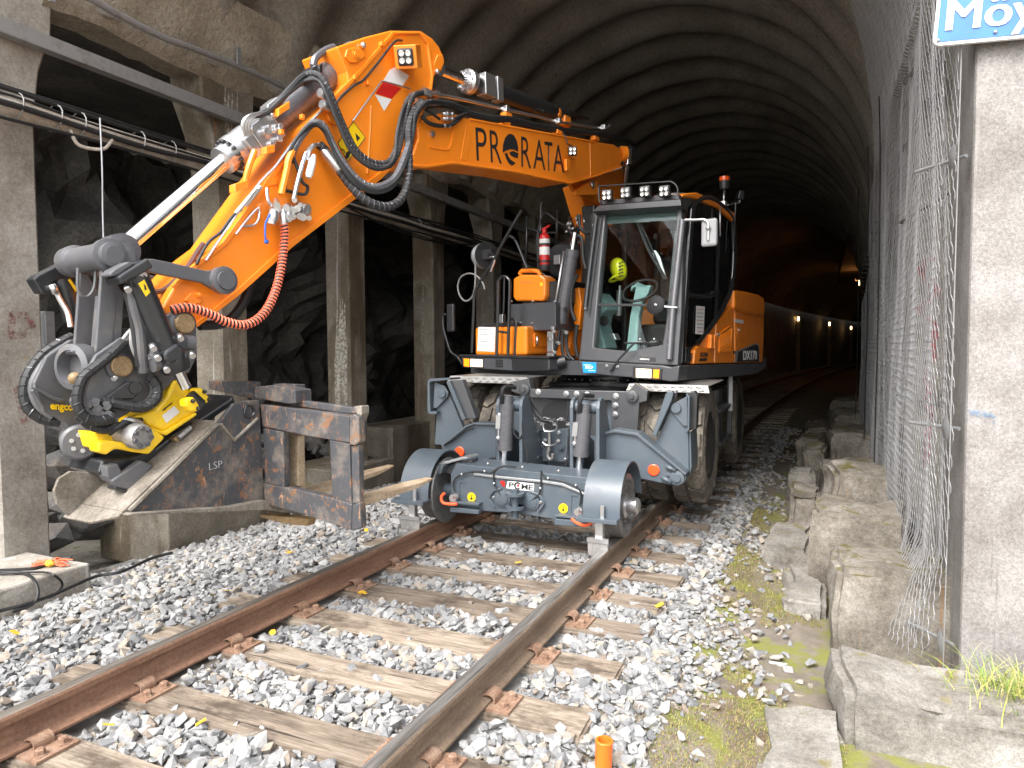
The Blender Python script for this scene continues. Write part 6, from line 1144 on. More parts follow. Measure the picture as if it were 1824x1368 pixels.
fl_ = pq('z2', [(468, 845, .17), (438, 965, .17)]); part(MB().lathe(fl_[0], fl_[1] - fl_[0], [(.012, -.03), (.018, 0), (.022, .02), (.022, .1), (.015, .12)], 14), 'filter', M_stk, ar, 0)
cl = MB(); rnd = random.Random(6)
for cx, cy in ((262, 1085), (352, 1095), (425, 1105)):
    for k in range(9): x, y = cx + rnd.uniform(-28, 28), cy + rnd.uniform(-40, 40); a, b_ = pq('z2', [(x, y, .1), (x + rnd.uniform(-14, 14), y + rnd.uniform(4, 24), .17)]); cl.cyl(a, b_, rnd.uniform(.012, .024), n=8)
a, b_ = pq('z2', [(262, 1120, .16), (248, 1190, .16)]); cl.lathe(a, b_ - a, [(.025, 0), (.03, .02), (.03, .05), (.024, .06), (.024, .08)], 14); a, b_ = pq('z2', [(335, 1110, .15), (330, 1200, .15)]); cl.lathe(a, b_ - a, [(.02, 0), (.026, .03), (.02, .07)], 12)
part(cl, 'quick_couplers', M_zinc, ar, 0); part(MB().cyl(*pq('z2', [(390, 1100, .1), (440, 1110, .18)]), .03, n=10), 'coupler_cap', M_zinc, ar, 0)
part(MB().tube(pq('z2', [(245, 1130, .17), (218, 1180, .18), (215, 1250, .18), (222, 1290, .17)]), .005, 6, 3).ball(pq('z2', [(222, 1280, .17)])[0], .014), 'dust_cap', plain('blue_cap', (.02, .12, .5), .4), ar, 0)
# hose loops between boom and arm
def hoses(paths, r, name='hydraulic_hose', mat=None, ribs=0, z='z2'):
    for pts in paths:
        r *= .84; P = pq(z, pts); part(MB().tube(P, r, 9, 6), name, mat or M_black, ar, 0)
        if ribs: part(MB().helix(P, r * .98, r * .13, ribs), 'hose_spiral', mat or M_cyl, ar, 0)
hoses([[(410, 415, .02), (450, 392, .06), (500, 400, .12), (545, 460, .16), (585, 560, .17), (640, 690, .18), (700, 800, .2), (780, 858, .22), (860, 862, .24), (905, 800, .24), (925, 690, .22), (950, 590, .2), (985, 515, .16), (1060, 488, .12)], [(420, 432, .02), (470, 410, .08), (520, 440, .13), (560, 540, .18), (620, 680, .2), (690, 810, .22), (780, 876, .25), (870, 880, .27), (920, 810, .26), (945, 690, .24), (970, 580, .22), (1010, 500, .17), (1080, 490, .12)]], .024, ribs=.03)
hoses([[(400, 450, .02), (440, 425, .08), (500, 430, .14), (540, 500, .18), (600, 650, .21), (670, 800, .24), (770, 885, .28), (850, 890, .29), (900, 830, .28), (915, 700, .26), (950, 570, .22), (1000, 530, .17)]], .015)
hoses([[(350, 860, .1), (370, 780, .14), (430, 690, .16), (480, 650, .18), (525, 670, .19), (565, 750, .2), (620, 850, .22), (710, 955, .25), (800, 990, .28), (890, 950, .3), (945, 850, .3), (985, 720, .27), (1000, 610, .24), (1050, 550, .18), (1130, 545, .12)]], .026, ribs=.03, mat=M_cyl)
hoses([[(330, 880 + 8 * k, .1), (350, 790, .14), (410 + 8 * k, 700, .17), (470 + 8 * k, 655 + 6 * k, .19), (530 + 6 * k, 700, .2 + .01 * k), (590, 820 + 8 * k, .23), (690, 960 + 9 * k, .27), (800, 1008 + 8 * k, .3), (900, 965 + 10 * k, .32), (965, 850, .31), (1000, 720, .28), (1015 + 5 * k, 610, .24), (1080, 540 + 5 * k, .18), (1180, 545 + 6 * k, .12), (1300, 580 + 8 * k, .08)] for k in range(3)], .013)
hoses([[(500, 765, .12), (545, 810, .15), (590, 875, .18), (650, 960, .22), (720, 1040, .27), (800, 1085, .31), (880, 1092, .33), (945, 1040, .33), (975, 930, .31), (975, 790, .28), (975, 680, .26), (1000, 590, .22), (1050, 545, .16)]], .033, ribs=.035)
a, b_ = pq('z2', [(495, 760, .12), (580, 862, .17)]); part(MB().lathe(a, b_ - a, [(.014, 0), (.02, .04), (.034, .07), (.034, .13), (.038, .15), (.036, .2)], 14), 'hose_ferrule', M_zinc, ar, 0)
for q_ in ((1070, 490), (1040, 545), (530, 500), (540, 560)): c_ = pq('z2', [(*q_, .14)])[0]; part(MB().lathe(c_, FD, [(.026, -.04), (.03, -.03), (.03, .03), (.026, .04)], 12), 'hose_ferrule', M_zinc, ar, 0)
hoses([[(320, 1020, .1), (330, 900, .12), (360, 830, .13), (410, 960, .15), (440, 990, .15), (420, 1030, .13), (330, 1010, .1)], [(90, 1110, .1), (40, 1150, .1), (-20, 1230, .1), (-90, 1290, .1), (-150, 1400, .1)]], .012)
# orange spiral hose down to the tool
sp_ = pq('zz', [(505, 395, .15), (507, 420, .15), (502, 470, .16), (490, 520, .18), (470, 558, .2), (440, 578, .2), (405, 574, .19), (370, 558, .18), (335, 548, .17), (305, 552, .15)])
so = part(MB().tube(sp_, .021, 9, 6), 'tool_hose', M_black, ar, 0); part(MB().helix(sp_, .022, .0055, .021), 'hose_spiral', M_spir, so, 0); part(MB().lathe(sp_[0], sp_[0] - sp_[1], [(.024, -.02), (.026, 0), (.026, .05), (.018, .07)], 12), 'hose_ferrule', M_zinc, so, 0)
hp_ = pq('zz', [(448, 500, -.1), (430, 545, -.08), (400, 575, -.06), (355, 580, -.05)]); part(MB().tube(hp_, .028, 9, 5), 'tool_hose', M_black, ar, 0)
for pts in ([(318, 1070), (250, 1180), (220, 1290), (-40, 1390)],): pass
part(MB().tube(pq('a3', [(1010, -40, .0), (940, 60, .0), (860, 190, 0), (700, 370, 0), (560, 480, 0), (430, 500, 0)]), .014, 7, 4), 'sleeved_hose', plain('sleeve', (.1, .05, .045), .8), ar, 0)
plate('a3', [(800, 590), (870, 510), (950, 500), (1000, 560), (985, 620), (900, 640)], onq, NQ + .014, QD * -.014, 'pin_plate', M_or, ar); bolt(tr('a3', [(955, 535)], onq, NQ + .015)[0], QD, .012, M_or, ar)
# bucket cylinder
CQ = -.1; A, G, R1 = tr('zz', [(628, 100), (420, 268), (212, 447)], onq, CQ); d = (G - A).normalized()
bc2 = part(MB().cyl(A, G, .088, n=28).lathe(A, d, [(.07, -.08), (.092, -.02), (.092, .02)], 24), 'bucket_cylinder', M_cyl, bev=0); part(MB().cyl(G, R1, .046, n=24), 'piston_rod', M_chr, bc2, 0)
part(MB().lathe(G, d, [(.095, -.12), (.095, -.0), (.1, .0), (.1, .05), (.08, .05), (.08, .12), (.055, .125)], 26), 'gland', M_zinc, bc2, 0)
for k in range(14): t_ = 2 * math.pi * k / 14; e1 = d.orthogonal().normalized(); nn = e1 * math.cos(t_) + d.cross(e1) * math.sin(t_); part(MB().cyl(G + nn * .088 + d * .05, G + nn * .088 + d * .066, .011, n=6), 'gland_bolt', M_dk, bc2, 0)
vb = MB(); side = QD * .1; cc = G - d * .17 + QD * .08; vb.obox(cc, d * .1, QD * .055, d.cross(QD).normalized() * .08); vb.obox(cc - d * .07 + ZD * .09, d * .05, QD * .04, ZD * .06)
rnd = random.Random(12)
for k in range(12): p0 = cc + QD * .05 + d * rnd.uniform(-.09, .09) + d.cross(QD).normalized() * rnd.uniform(-.07, .07); vb.cyl(p0, p0 + QD * rnd.uniform(.02, .05), rnd.uniform(.012, .022), n=7)
part(vb, 'valve_block', M_zinc, bc2, .006); part(MB().obox(cc + d * .12 - ZD * .02, d * .03, QD * .05, d.cross(QD).normalized() * .06), 'valve_cap', M_zinc, bc2)
for k in range(3): part(MB().tube(pq('z1', [(1300 + 14 * k, 720, .02), (1285 + 14 * k, 660, .04), (1320 + 10 * k, 615, .05), (1390, 600, .04)]), .011, 7, 4), 'steel_pipe', M_zinc, bc2, 0)
part(MB().tube(pq('z2', [(470, 350, -.05), (480, 310, -.05), (530, 270, -.05), (580, 250, -.05)]), .024, 8, 4), 'oil_pipe', M_cyl, bc2, 0); part(MB().obox(tr('z2', [(440, 395)], onq, -.02)[0], d * .05, QD * .05, ZD * .03).obox(tr('z2', [(495, 370)], onq, -.02)[0], d * .02, QD * .03, ZD * .03), 'pipe_flange', M_dk, bc2)
part(MB().tube(pq('z2', [(190, 610, .02), (260, 570, .04), (340, 480, .05), (410, 410, .04), (470, 385, .05)]), .02, 8, 4).tube(pq('z2', [(120, 660, .02), (140, 620, .04), (220, 600, .04), (330, 500, .06), (420, 430, .05)]), .014, 7, 4), 'cylinder_hose', M_black, bc2, 0)
# ---------------------------------------------------------------- linkage
def both(z, pts, qa, qb, th_, name, mat, par=None, bev=.006):
    for q_ in (qa, qb): plate(z, pts, onq, qa, QD * -th_, name, mat, par, bev) if q_ == qa else part(MB().prism([p + QD * (qb - qa) for p in tr(z, pts, onq, qa)], QD * -th_), name, mat, par, bev)
lk = [(380, 130), (460, 132), (700, 180), (1040, 262), (1150, 248), (1225, 262), (1300, 320), (1322, 400), (1280, 455), (1210, 488), (1120, 468), (1000, 398), (660, 330), (430, 282), (330, 250), (250, 180)]
both('a3', lk, .16, -.33, .03, 'link_arm', M_tilt)
part(MB().lathe(tr('a3', [(1215, 372)], onq, .16)[0], QD, [(.075, -.01), (.075, .03), (.06, .035), (.05, .035), (.05, .05), (.0, .05)], 26), 'link_pin', M_cyl, bev=0); bolt(tr('a3', [(1210, 490)], onq, .17)[0], QD, .012)
ct = tr('a1', [(870, 245)], onq, 0)[0]; part(MB().lathe(ct, QD, [(.05, -.3), (.075, -.28), (.08, -.2), (.066, -.19), (.066, .12), (.08, .125), (.08, .16), (.06, .165), (.06, .2), (.04, .205)], 26), 'cross_tube', M_tilt, bev=0)
part(MB().lathe(R1, QD, [(.05, -.06), (.085, -.055), (.085, .055), (.05, .06)], 24), 'rod_eye', M_cyl, bc2, 0); part(MB().lathe(tr('a1', [(1180, 250)], onq, .12)[0], QD, [(.07, -.02), (.07, .02), (.05, .025), (.05, .05), (.03, .055)], 20), 'eye_washer', M_cyl, bev=0)
sp1 = [(940, 360), (1010, 370), (1195, 650), (1165, 1120), (1010, 1240), (880, 1295), (875, 1260)]
both('a1', sp1, .11, -.12, .025, 'h_link_plate', M_tilt); Pn = tr('a1', [(960, 640), (905, 1280)], onq, .11); wd = QD * -.205
part(MB().hexa([Pn[0] - FD * .05, Pn[0] - FD * .07, Pn[1] - FD * .07, Pn[1] - FD * .05] + [q + wd for q in (Pn[0] - FD * .05, Pn[0] - FD * .07, Pn[1] - FD * .07, Pn[1] - FD * .05)]), 'h_link_web', M_tilt)
sl = (Pn[0] + Pn[1]) / 2 + wd * .5 - FD * .045; ud = (Pn[0] - Pn[1]).normalized(); part(MB().prism([sl + ud * (.09 * math.copysign(1, math.sin(t_)) * 1 + .03 * math.sin(t_)) + QD * .03 * math.cos(t_) for t_ in [2 * math.pi * (k + .5) / 16 for k in range(16)]], FD * -.002), 'slot', M_ink, bev=0)
lg = tr('a1', [(750, 360), (745, 560), (780, 650), (830, 680), (885, 650), (930, 560), (945, 380)], onq, .02); part(MB().tube([p - QD * .02 + FD * .02 for p in lg], .008, 7, 3), 'lifting_eye', M_tilt, bev=0)
# ---------------------------------------------------------------- tiltrotator (top-level tool hung on the arm)
TR = empty('tiltrotator', onq(250, 820, 0), 'grey and yellow tiltrotator with tilt cylinders at the arm end', 'tiltrotator')
def tp(z, pts, q, th_, name, mat, par=TR, bev=.006): return plate(z, pts, onq, q, QD * -th_, name, mat, par, bev)
near = [(350, 860), (395, 735), (440, 690), (560, 615), (640, 540), (760, 470), (840, 432), (930, 430), (958, 480), (962, 640), (925, 720), (850, 760), (760, 850), (660, 900), (560, 960), (470, 1005), (410, 960), (365, 900)]
tp('z4', near, .13, .035, 'bracket_plate', M_tilt)
far = [(600, 30), (330, 215), (185, 520), (325, 820), (540, 960), (620, 1080), (810, 1250), (930, 1210), (870, 1040), (1000, 900), (1100, 600), (1100, 200), (900, 60)]
tp('a2', far, -.16, .035, 'bracket_plate', M_tilt)
tp('a2', [(200, 520), (230, 560), (420, 660), (520, 690), (540, 715), (480, 725), (380, 690), (190, 570)], -.13, .03, 'bracket_rib', M_tilt); tp('a2', [(190, 575), (320, 780), (310, 840), (160, 600)], -.14, .03, 'bracket_rib', M_tilt)
for z, x, y, q_, r in (('a2', 1135, 325, .13, .05), ('a3', 775, 850, .135, .052)): c_ = tr(z, [(x, y)], onq, q_)[0]; p0 = part(MB().lathe(c_, QD, [(r * 1.35, -.32), (r * 1.35, .012), (r * 1.1, .018)], 26), 'pin_collar', M_tilt, TR, 0); part(MB().lathe(c_ + QD * .018, QD, [(r, 0), (r, .014), (r * .9, .018)], 24), 'pin_face', M_brz, p0, 0)
bolt(tr('a2', [(1075, 453)], onq, .132)[0], QD, .012, M_zinc, TR)
c_ = tr('a2', [(640, 330)], onq, -.02)[0]; part(MB().lathe(c_, (FD + QD * .3), [(.1, -.08), (.11, -.05), (.11, .02), (.08, .03), (.07, -.03), (.0, -.03)], 26), 'coupler_ring', M_tilt, TR, 0); tp('a2', [(700, 130), (790, 105), (830, 150), (740, 210), (640, 200), (600, 160)], .03, .12, 'coupler_hook', M_tilt); part(MB().ball(tr('a2', [(640, 460)], onq, .05)[0], .03, 10, 6), 'grease_point', M_brz, TR, 0)
tp('a2', [(760, 410), (880, 200), (1170, 0), (1190, 20), (1150, 120), (940, 300), (870, 440)], .16, .03, 'hose_shield', M_tilt)
c_ = tr('a2', [(700, 1165)], onq, -.1)[0]; cap_ = part(MB().lathe(c_, QD * .9 + FD * .3, [(.08, -.2), (.088, .02), (.075, .035), (.0, .04)], 26), 'pivot_cap', M_tilt, TR, 0)
for k in range(6): t_ = k * 1.047; a_ = (QD * .9 + FD * .3).normalized(); e1 = a_.orthogonal().normalized(); part(MB().cyl(c_ + a_ * .033 + (e1 * math.cos(t_) + a_.cross(e1) * math.sin(t_)) * .04, c_ + a_ * .044 + (e1 * math.cos(t_) + a_.cross(e1) * math.sin(t_)) * .04, .011, n=8), 'cap_bolt', M_zinc, cap_, 0)
def thick(z, pts, r, name, mat=M_black, ribs=0): 
    P = pq(z, pts); o = part(MB().tube(P, r, 9, 6), name, mat, TR, 0)
    if ribs: part(MB().helix(P, r * .97, r * .16, ribs), 'hose_wrap', M_dk, o, 0)
thick('a2', [(620, 0, -.26), (450, 90, -.26), (290, 200, -.27), (140, 400, -.28), (85, 600, -.28), (130, 790, -.27), (290, 910, -.25), (480, 940, -.22)], .027, 'hose_loop', M_black, .045)
thick('a2', [(640, 60, -.22), (480, 140, -.22), (330, 260, -.23), (200, 450, -.23), (170, 600, -.23), (240, 770, -.22), (400, 890, -.2)], .018, 'hose_loop', M_tilt)
thick('a2', [(1180, 60, .17), (1050, 190, .19), (880, 330, .2), (745, 440, .2), (690, 560, .2), (670, 700, .2), (710, 840, .2), (820, 920, .2), (960, 930, .2), (1060, 900, .19)], .024, 'hose_loop', M_black, .04)
thick('a2', [(770, 460, .18), (720, 620, .18), (740, 800, .18), (860, 880, .18), (1000, 880, .17)], .018, 'hose_loop', M_tilt)
thick('z4', [(500, 860, .15), (600, 880, .18), (700, 890, .2), (760, 850, .2), (765, 790, .19), (730, 740, .17)], .026, 'hose_loop', M_black, .04); thick('z4', [(520, 850, .14), (610, 868, .17), (690, 872, .19), (735, 840, .19), (740, 790, .18), (715, 760, .16)], .014, 'hose_loop')
thick('z4', [(380, 930, .16), (440, 980, .17), (520, 1000, .17), (570, 965, .16)], .022, 'hose_loop', M_black, .04); thick('z4', [(530, 1020, .16), (570, 990, .18), (620, 960, .18), (690, 955, .16)], .014, 'hose_end', M_black)
thick('z4', [(640, 330, .24), (660, 420, .24), (680, 500, .23), (690, 600, .22), (700, 720, .2)], .024, 'hose_drop', M_tilt); thick('z4', [(615, 330, .22), (640, 420, .22), (660, 560, .21), (675, 690, .2)], .016, 'hose_drop'); thick('z4', [(645, 500, .2), (640, 580, .2), (670, 660, .2), (700, 700, .19)], .009, 'hose_drop', M_steelo)
thick('z4', [(600, 560, .17), (640, 515, .18), (690, 505, .18)], .01, 'hose_drop', M_steelo); thick('z4', [(265, 300, -.35), (290, 360, -.34), (330, 430, -.32), (345, 500, -.3)], .014, 'hose_drop', M_zinc)
tp('a2', [(960, 690), (1230, 490), (1370, 500), (1420, 560), (1290, 690), (1000, 700)], .17, .03, 'cover_plate', M_dk); part(MB().lathe(tr('a2', [(1310, 565)], onq, .172)[0], QD, [(.03, 0), (.03, .006), (.015, .006)], 16), 'cover_boss', M_dk, TR, 0)
rnd = random.Random(31); q = MB()
for k in range(22): x, y = rnd.uniform(820, 1060), rnd.uniform(720, 900); a, b_ = pq('a2', [(x, y, .13), (x + rnd.uniform(-50, 50), y + rnd.uniform(-40, 40), .19)]); q.cyl(a, b_, rnd.uniform(.008, .02), n=7)
part(q, 'hose_fittings', M_tilt, TR, 0)
# tilt cylinders
for q_, top, bot, rod in ((.27, (265, 300), (640, 1190), (820, 1560)),):
    A, B_, C_ = tr('a3', [top, bot, rod], onq, q_); d = (B_ - A).normalized(); c1_ = part(MB().cyl(A, B_, .052, n=24).lathe(B_, d, [(.062, -.02), (.07, .0), (.07, .07), (.06, .09)], 20), 'tilt_cylinder', M_dk, TR, 0); part(MB().cyl(B_, C_, .027, n=16), 'piston_rod', M_chr, c1_, 0)
    part(MB().prism(tr('a3', [(290, 405), (355, 362), (420, 500), (375, 548)], onq, q_ + .056), QD * -.004), 'yellow_sticker', M_ylw, c1_, 0); part(MB().prism(tr('a3', [(345, 405), (372, 430), (382, 470), (360, 480), (355, 440)], onq, q_ + .058), QD * -.001), 'symbol', M_ink, c1_, 0)
    vb_ = part(MB().prism(tr('a3', [(65, 335), (130, 290), (390, 125), (452, 205), (440, 240), (330, 300), (110, 415)], onq, q_ + .06), QD * -.14), 'head_block', M_dk, c1_, .008); part(MB().prism(tr('a3', [(-30, 300), (20, 250), (180, 160), (260, 180), (70, 310), (-10, 330)], onq, q_ + .02), QD * -.1), 'head_cover', M_tilt, c1_, .006)
    for x, y in ((160, 440), (285, 280), (330, 275), (440, 1090), (490, 1200), (590, 1330), (870, 1170), (740, 980)): a, b_ = pq('a3', [(x, y, q_ + .02), (x + 20, y + 40, q_ + .05)]); part(MB().cyl(a, b_, .016, n=8), 'fitting', M_zinc, c1_, 0)
    part(MB().prism(tr('a3', [(580, 1170), (720, 1060), (800, 1110), (790, 1240), (640, 1300), (590, 1260)], onq, q_ + .07), QD * -.14), 'clevis', M_dk, c1_, .012); [part(MB().cyl(*tr('a3', [a_, b_], onq, q_ - .02), r_, n=16), 'trunnion', M_tilt, c1_, 0) for a_, b_, r_ in (((430, 1290), (600, 1240), .045), ((790, 1060), (890, 1070), .04), ((500, 1200), (420, 1180), .03))]
A, B_ = tr('a1', [(500, 480), (640, 930)], onq, -.38); c1_ = part(MB().cyl(A, B_, .05, n=20), 'tilt_cylinder', M_dk, TR, 0); part(MB().prism(tr('a1', [(180, 480), (240, 430), (560, 270), (640, 300), (640, 390), (380, 530), (390, 620), (280, 640)], onq, -.34), QD * -.1), 'head_block', M_dk, c1_, .008); part(MB().prism(tr('a1', [(568, 490), (590, 478), (680, 600), (655, 622)], onq, -.325), QD * -.003), 'yellow_sticker', M_ylw, c1_, 0)
part(MB().cyl(*tr('a1', [(385, 540), (440, 640)], onq, -.32), .018, n=8).cyl(*tr('a1', [(520, 350), (590, 340)], onq, -.32), .016, n=8), 'fitting', M_zinc, c1_, 0)
text('engcon', tr('a2', [(372, 800)], onq, -.155)[0], (tr('a2', [(620, 800)], onq, -.155)[0] - tr('a2', [(372, 785)], onq, -.155)[0]), ZD, .052, M_ylw, 'maker_text', TR, .82, .03, .001)
# yellow rotor housing, motor, lower hitch
tp('z4', [(455, 1012), (560, 1016), (640, 940), (720, 910), (800, 1005), (735, 1030), (705, 1078), (610, 1070), (540, 1062), (500, 1085), (480, 1100)], .1, .2, 'rotor_housing', M_ylw, bev=.012)
tp('z4', [(480, 1062), (540, 1052), (610, 1064), (705, 1082), (745, 1030), (735, 985), (805, 1035), (795, 1052), (728, 1120), (650, 1110), (600, 1098), (560, 1095), (520, 1124), (478, 1108)], .17, .1, 'housing_rib', M_ylw, bev=.01)
tp('z4', [(640, 940), (760, 905), (815, 840), (850, 765), (880, 755), (935, 815), (975, 870), (960, 912), (800, 1008), (735, 985), (690, 950)], .15, .24, 'rotor_housing', M_ylw, bev=.014)
tp('z4', [(735, 985), (800, 1008), (960, 915), (962, 930), (812, 1030), (770, 1015)], .17, .26, 'housing_rib', M_ylw, bev=.008)
tp('z4', [(790, 932), (850, 884), (876, 914), (812, 968)], .153, .002, 'type_plate', M_stk, bev=0); text('engcon', tr('z4', [(790, 912)], onq, .153)[0], tr('z4', [(842, 872)], onq, .153)[0] - tr('z4', [(790, 912)], onq, .153)[0], ZD - FD * .5, .03, M_ink, 'maker_text', TR, .7, .02, .001)
for pts, q_ in (([(900, 855), (945, 838), (975, 880), (970, 912), (935, 915), (905, 885)], .33), ([(948, 800), (985, 795), (1025, 845), (1020, 870), (990, 872), (960, 840)], .22)): tp('z4', pts, q_, .06, 'cylinder_lug', M_ylw, bev=.012)
part(MB().cyl(*tr('z4', [(925, 835), (975, 880)], onq, .26), .034, n=16), 'rod_eye', M_dk, TR, 0)
for x, y in ((938, 860), (965, 897), (995, 815), (1018, 853)): bolt(tr('z4', [(x, y)], onq, .332 if x < 970 else .222)[0], QD, .008, M_dk, TR)
a, b_ = pq('z4', [(600, 1020, .1), (690, 1035, .24)]); mo = part(MB().lathe(a, b_ - a, [(.05, -.02), (.055, .0), (.055, .08), (.062, .085), (.062, .14), (.055, .15), (.0, .15)], 22), 'rotor_motor', M_steel, TR, 0)
for k in range(7): t_ = k * .8976; e1 = (b_ - a).orthogonal().normalized(); ax_ = (b_ - a).normalized(); c_ = a + ax_ * .15 + (e1 * math.cos(t_) + ax_.cross(e1) * math.sin(t_)) * .042; part(MB().cyl(c_, c_ + ax_ * .012, .012, n=6), 'motor_bolt', M_tilt, mo, 0)
part(MB().tube(pq('z4', [(585, 980, .16), (620, 950, .18), (660, 958, .18), (690, 965, .16)]), .013, 7, 4), 'steel_pipe', M_zinc, TR, 0)
tp('z4', [(500, 1150), (640, 1130), (760, 1090), (850, 1020), (1000, 930), (1120, 850), (1140, 830), (1150, 870), (1050, 940), (900, 1060), (740, 1190), (620, 1290), (545, 1245), (480, 1215)], .08, .34, 'hitch_body', M_dk, bev=.012)
tp('z4', [(520, 1180), (575, 1165), (600, 1215), (545, 1260), (525, 1230)], .14, .1, 'hitch_hook', M_tilt); tp('z4', [(545, 1250), (690, 1150), (748, 1175), (640, 1295), (570, 1285)], .16, .05, 'hitch_wedge', M_tilt); tp('z4', [(560, 1275), (640, 1300), (745, 1195), (740, 1215), (640, 1318), (560, 1295)], .17, .08, 'hitch_wedge', M_dk)
part(MB().cyl(*tr('z4', [(870, 1040), (930, 990)], onq, .14), .016, n=10), 'lock_pin', M_steel, TR, 0); tp('z4', [(845, 1045), (880, 1025), (915, 1055), (895, 1080), (870, 1070)], .13, .05, 'lock_block', M_brz)
# ---------------------------------------------------------------- fork attachment
M_fk = paint('worn_black_paint', (.05, .052, .058), (.26, .21, .165), .9, .5, .08, 0, 6, chips=(.19, .095, .05)); M_fkd = stony('dusty_steel', [(.08, .066, .052), (.15, .13, .105), (.24, .215, .185)], 7, 50, .75, .3, .005, streak=[((.2, .1, .05), .66, .72)])
M_fork = stony('fork_steel', [(.2, .135, .08), (.36, .27, .18), (.46, .37, .27)], 6, 60, .6, .25, .004)
ab = rad(30 - 23.881); D1 = V((math.sin(ab), math.cos(ab), 0)); D2 = V((math.cos(ab), -math.sin(ab), 0)); P0 = EYE + ray(350, 810) * 3.6
def onl(u, v, k): return onpl(u, v, P0 + D2 * k, D2)
CBp = onl(468, 885, 0)
def onc(u, v, k): return onpl(u, v, CBp + D1 * k, D1)
FK = empty('pallet_fork', onl(400, 900, 0), 'worn black and rusty pallet fork frame hanging from the tiltrotator', 'fork attachment')
def fp(z, pts, fn, k, vec, name, mat, par=FK, bev=.006): return plate(z, pts, fn, k, vec, name, mat, par, bev)
sdp = fp('z5', [(300, 842), (800, 352), (885, 245), (955, 228), (1028, 225), (1055, 780), (870, 815), (330, 852)], onl, 0, D2 * -.025, 'side_plate', M_fk)
part(MB().tube(tr('z5', [(310, 835), (560, 590), (790, 362), (815, 360), (888, 445), (1015, 325)], onl, .004), .011, 6), 'weld_rib', M_fkd, sdp, 0)
part(MB().tube([c + V((0, 0, 0)) for c in tr('z5', [(945, 290), (955, 255), (985, 260), (1000, 290), (980, 318), (950, 312)], onl, .006)], .006, 6, 3, True), 'weld_ring', M_dk, sdp, 0)
text('LSP', tr('z5', [(745, 612)], onl, .0015)[0], tr('z5', [(880, 580)], onl, 0)[0] - tr('z5', [(745, 612)], onl, 0)[0], ZD, .055, plain('chalk', (.42, .42, .42), .9), 'scratched_letters', FK, 1.1, -.02, .0008)
part(MB().prism([p - D2 * .38 for p in tr('z5', [(240, 800), (700, 380), (830, 235), (955, 200), (1020, 215), (1040, 600), (870, 700), (330, 840)], onl, 0)], D2 * -.025), 'side_plate', M_fk, FK)
E1, E2, E3 = tr('z5', [(286, 850), (800, 350), (885, 243)], onl, -.004); nrm = (E2 - E1).cross(D2).normalized(); 
if nrm.z < 0: nrm = -nrm
part(MB().hexa([E1, E2, E2 - D2 * .38, E1 - D2 * .38] + [q + nrm * .018 for q in (E1, E2, E2 - D2 * .38, E1 - D2 * .38)]), 'adapter_plate', M_fkd, FK); tl_ = (E1 - E2).normalized(); part(MB().hexa([E1, E1 + tl_ * .03, E1 + tl_ * .09 - D2 * .15, E1 - D2 * .15] + [q + nrm * .016 for q in (E1, E1 + tl_ * .03, E1 + tl_ * .09 - D2 * .15, E1 - D2 * .15)]), 'adapter_lip', M_fkd, FK)
part(MB().hexa([E1 - D2 * .15, E1 + tl_ * .09 - D2 * .15, E1 + tl_ * .09 - D2 * .38, E1 - D2 * .38] + [q + nrm * .016 for q in (E1 - D2 * .15, E1 + tl_ * .09 - D2 * .15, E1 + tl_ * .09 - D2 * .38, E1 - D2 * .38)]), 'adapter_lip', M_fkd, FK)
part(MB().prism([E1 - D2 * .36 + tl_ * (.08 - .0) * 1 + tl_ * a * -1 + nrm * b_ for a, b_ in ((0, 0), (0, .1), (.03, .16), (.08, .19), (.14, .18), (.3, .0))], D2 * .02), 'adapter_cheek', M_fkd, FK)
fp('z5', [(330, 848), (870, 812), (1055, 776), (1290, 845), (1280, 858), (1060, 830), (300, 860)], onl, .05, D2 * -.06, 'gusset', M_fkd, bev=.003)
fr = FK
fp('z5', [(1030, 248), (1300, 280), (1520, 312), (1522, 462), (1300, 425), (1042, 372)], onc, 0, D1 * .05, 'frame_bar', M_fk); fp('z5', [(1046, 378), (1158, 398), (1162, 705), (1056, 682)], onc, .004, D1 * .045, 'frame_post', M_fk); fp('z5', [(1412, 442), (1522, 464), (1535, 800), (1428, 762)], onc, .004, D1 * .045, 'frame_post', M_fk)
fp('z5', [(1050, 684), (1240, 720), (1430, 765), (1535, 798), (1532, 942), (1280, 858), (1052, 795)], onc, 0, D1 * .055, 'frame_bar', M_fk)
fp('z5', [(1520, 314), (1545, 300), (1572, 320), (1578, 455), (1552, 475), (1522, 470)], onc, -.01, D1 * .05, 'frame_end', M_fk); fp('z5', [(1530, 480), (1572, 470), (1578, 790), (1538, 800)], onc, .006, D1 * .04, 'frame_end', M_fk); fp('z5', [(1536, 802), (1580, 788), (1588, 930), (1534, 945)], onc, .0, D1 * .045, 'frame_end', M_fk)
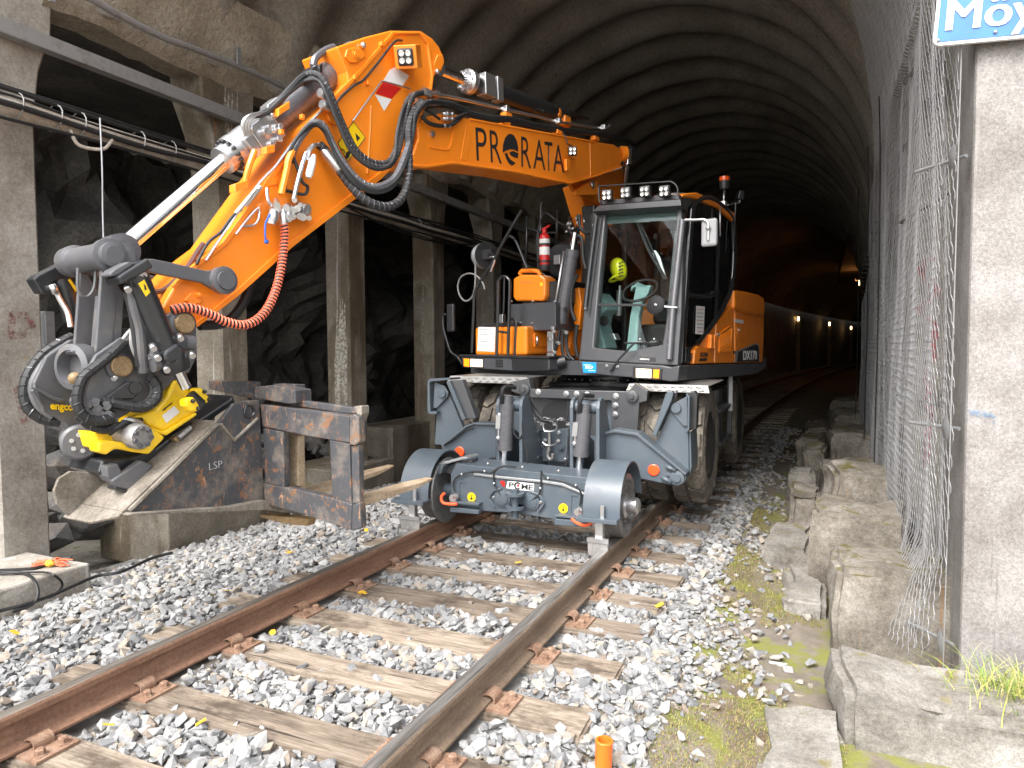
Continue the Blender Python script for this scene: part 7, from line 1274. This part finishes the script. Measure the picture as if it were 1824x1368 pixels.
fp('z5', [(1186, 218), (1400, 245), (1562, 268), (1560, 300), (1500, 300), (1190, 252)], onc, .05, D1 * .04, 'hook_rail', M_fk); fp('z5', [(910, 182), (1000, 190), (1000, 215), (910, 205)], onc, .05, D1 * .04, 'hook_rail', M_fk)
fp('z5', [(1545, 258), (1588, 256), (1590, 300), (1572, 345), (1552, 340), (1560, 300)], onc, .02, D1 * .06, 'hook_end', M_fkd)
fp('z5', [(998, 152), (1100, 142), (1222, 170), (1226, 244), (1180, 246), (1000, 212)], onc, .0, D1 * .12, 'fork_hanger', M_fk); fp('z5', [(1092, 135), (1222, 140), (1224, 168), (1140, 160)], onc, .1, D1 * .08, 'fork_hanger', M_fk); fp('z5', [(745, 118), (960, 126), (960, 192), (905, 200), (745, 165)], onc, .08, D1 * .1, 'fork_hanger', M_fk)
fp('z5', [(1190, 415), (1240, 425), (1240, 700), (1196, 690)], onc, .12, D1 * .05, 'fork_shank', M_fork)
offn = (onc(612, 900, 0) - P0).dot(D2)
for k, (tip, st_, w_) in enumerate((((778, 852), (632, 893), .11), ((708, 829), (540, 878), .11))):
    kk = offn + .02 if k == 0 else offn - .52; T = onl(*tip, kk); B_ = onl(*st_, kk); dd = (T - B_); up_ = ZD * .042; wv = D2 * -w_
    part(MB().hexa([B_ - up_, T - dd * .25 - up_ * .7, T - dd * .25 - up_ * .7 + wv, B_ - up_ + wv, B_, T - dd * .25, T - dd * .25 + wv, B_ + wv]).hexa([T - dd * .25 - up_ * .7, T - up_ * .25 + wv * .25, T - up_ * .25 + wv * .75, T - dd * .25 - up_ * .7 + wv, T - dd * .25, T + wv * .25, T + wv * .75, T - dd * .25 + wv]), 'fork_tine', M_fork, FK, .004)
    part(MB().obox(B_ - dd.normalized() * .0 + ZD * .15 + wv * .5, D1 * .022, D2 * w_ * .5, ZD * .22), 'fork_shank', M_fork, FK)
fp('z5', [(1030, 855), (1220, 870), (1300, 880), (1290, 920), (1150, 905), (1030, 870)], onc, .12, D1 * .06, 'lower_rail', M_brz)
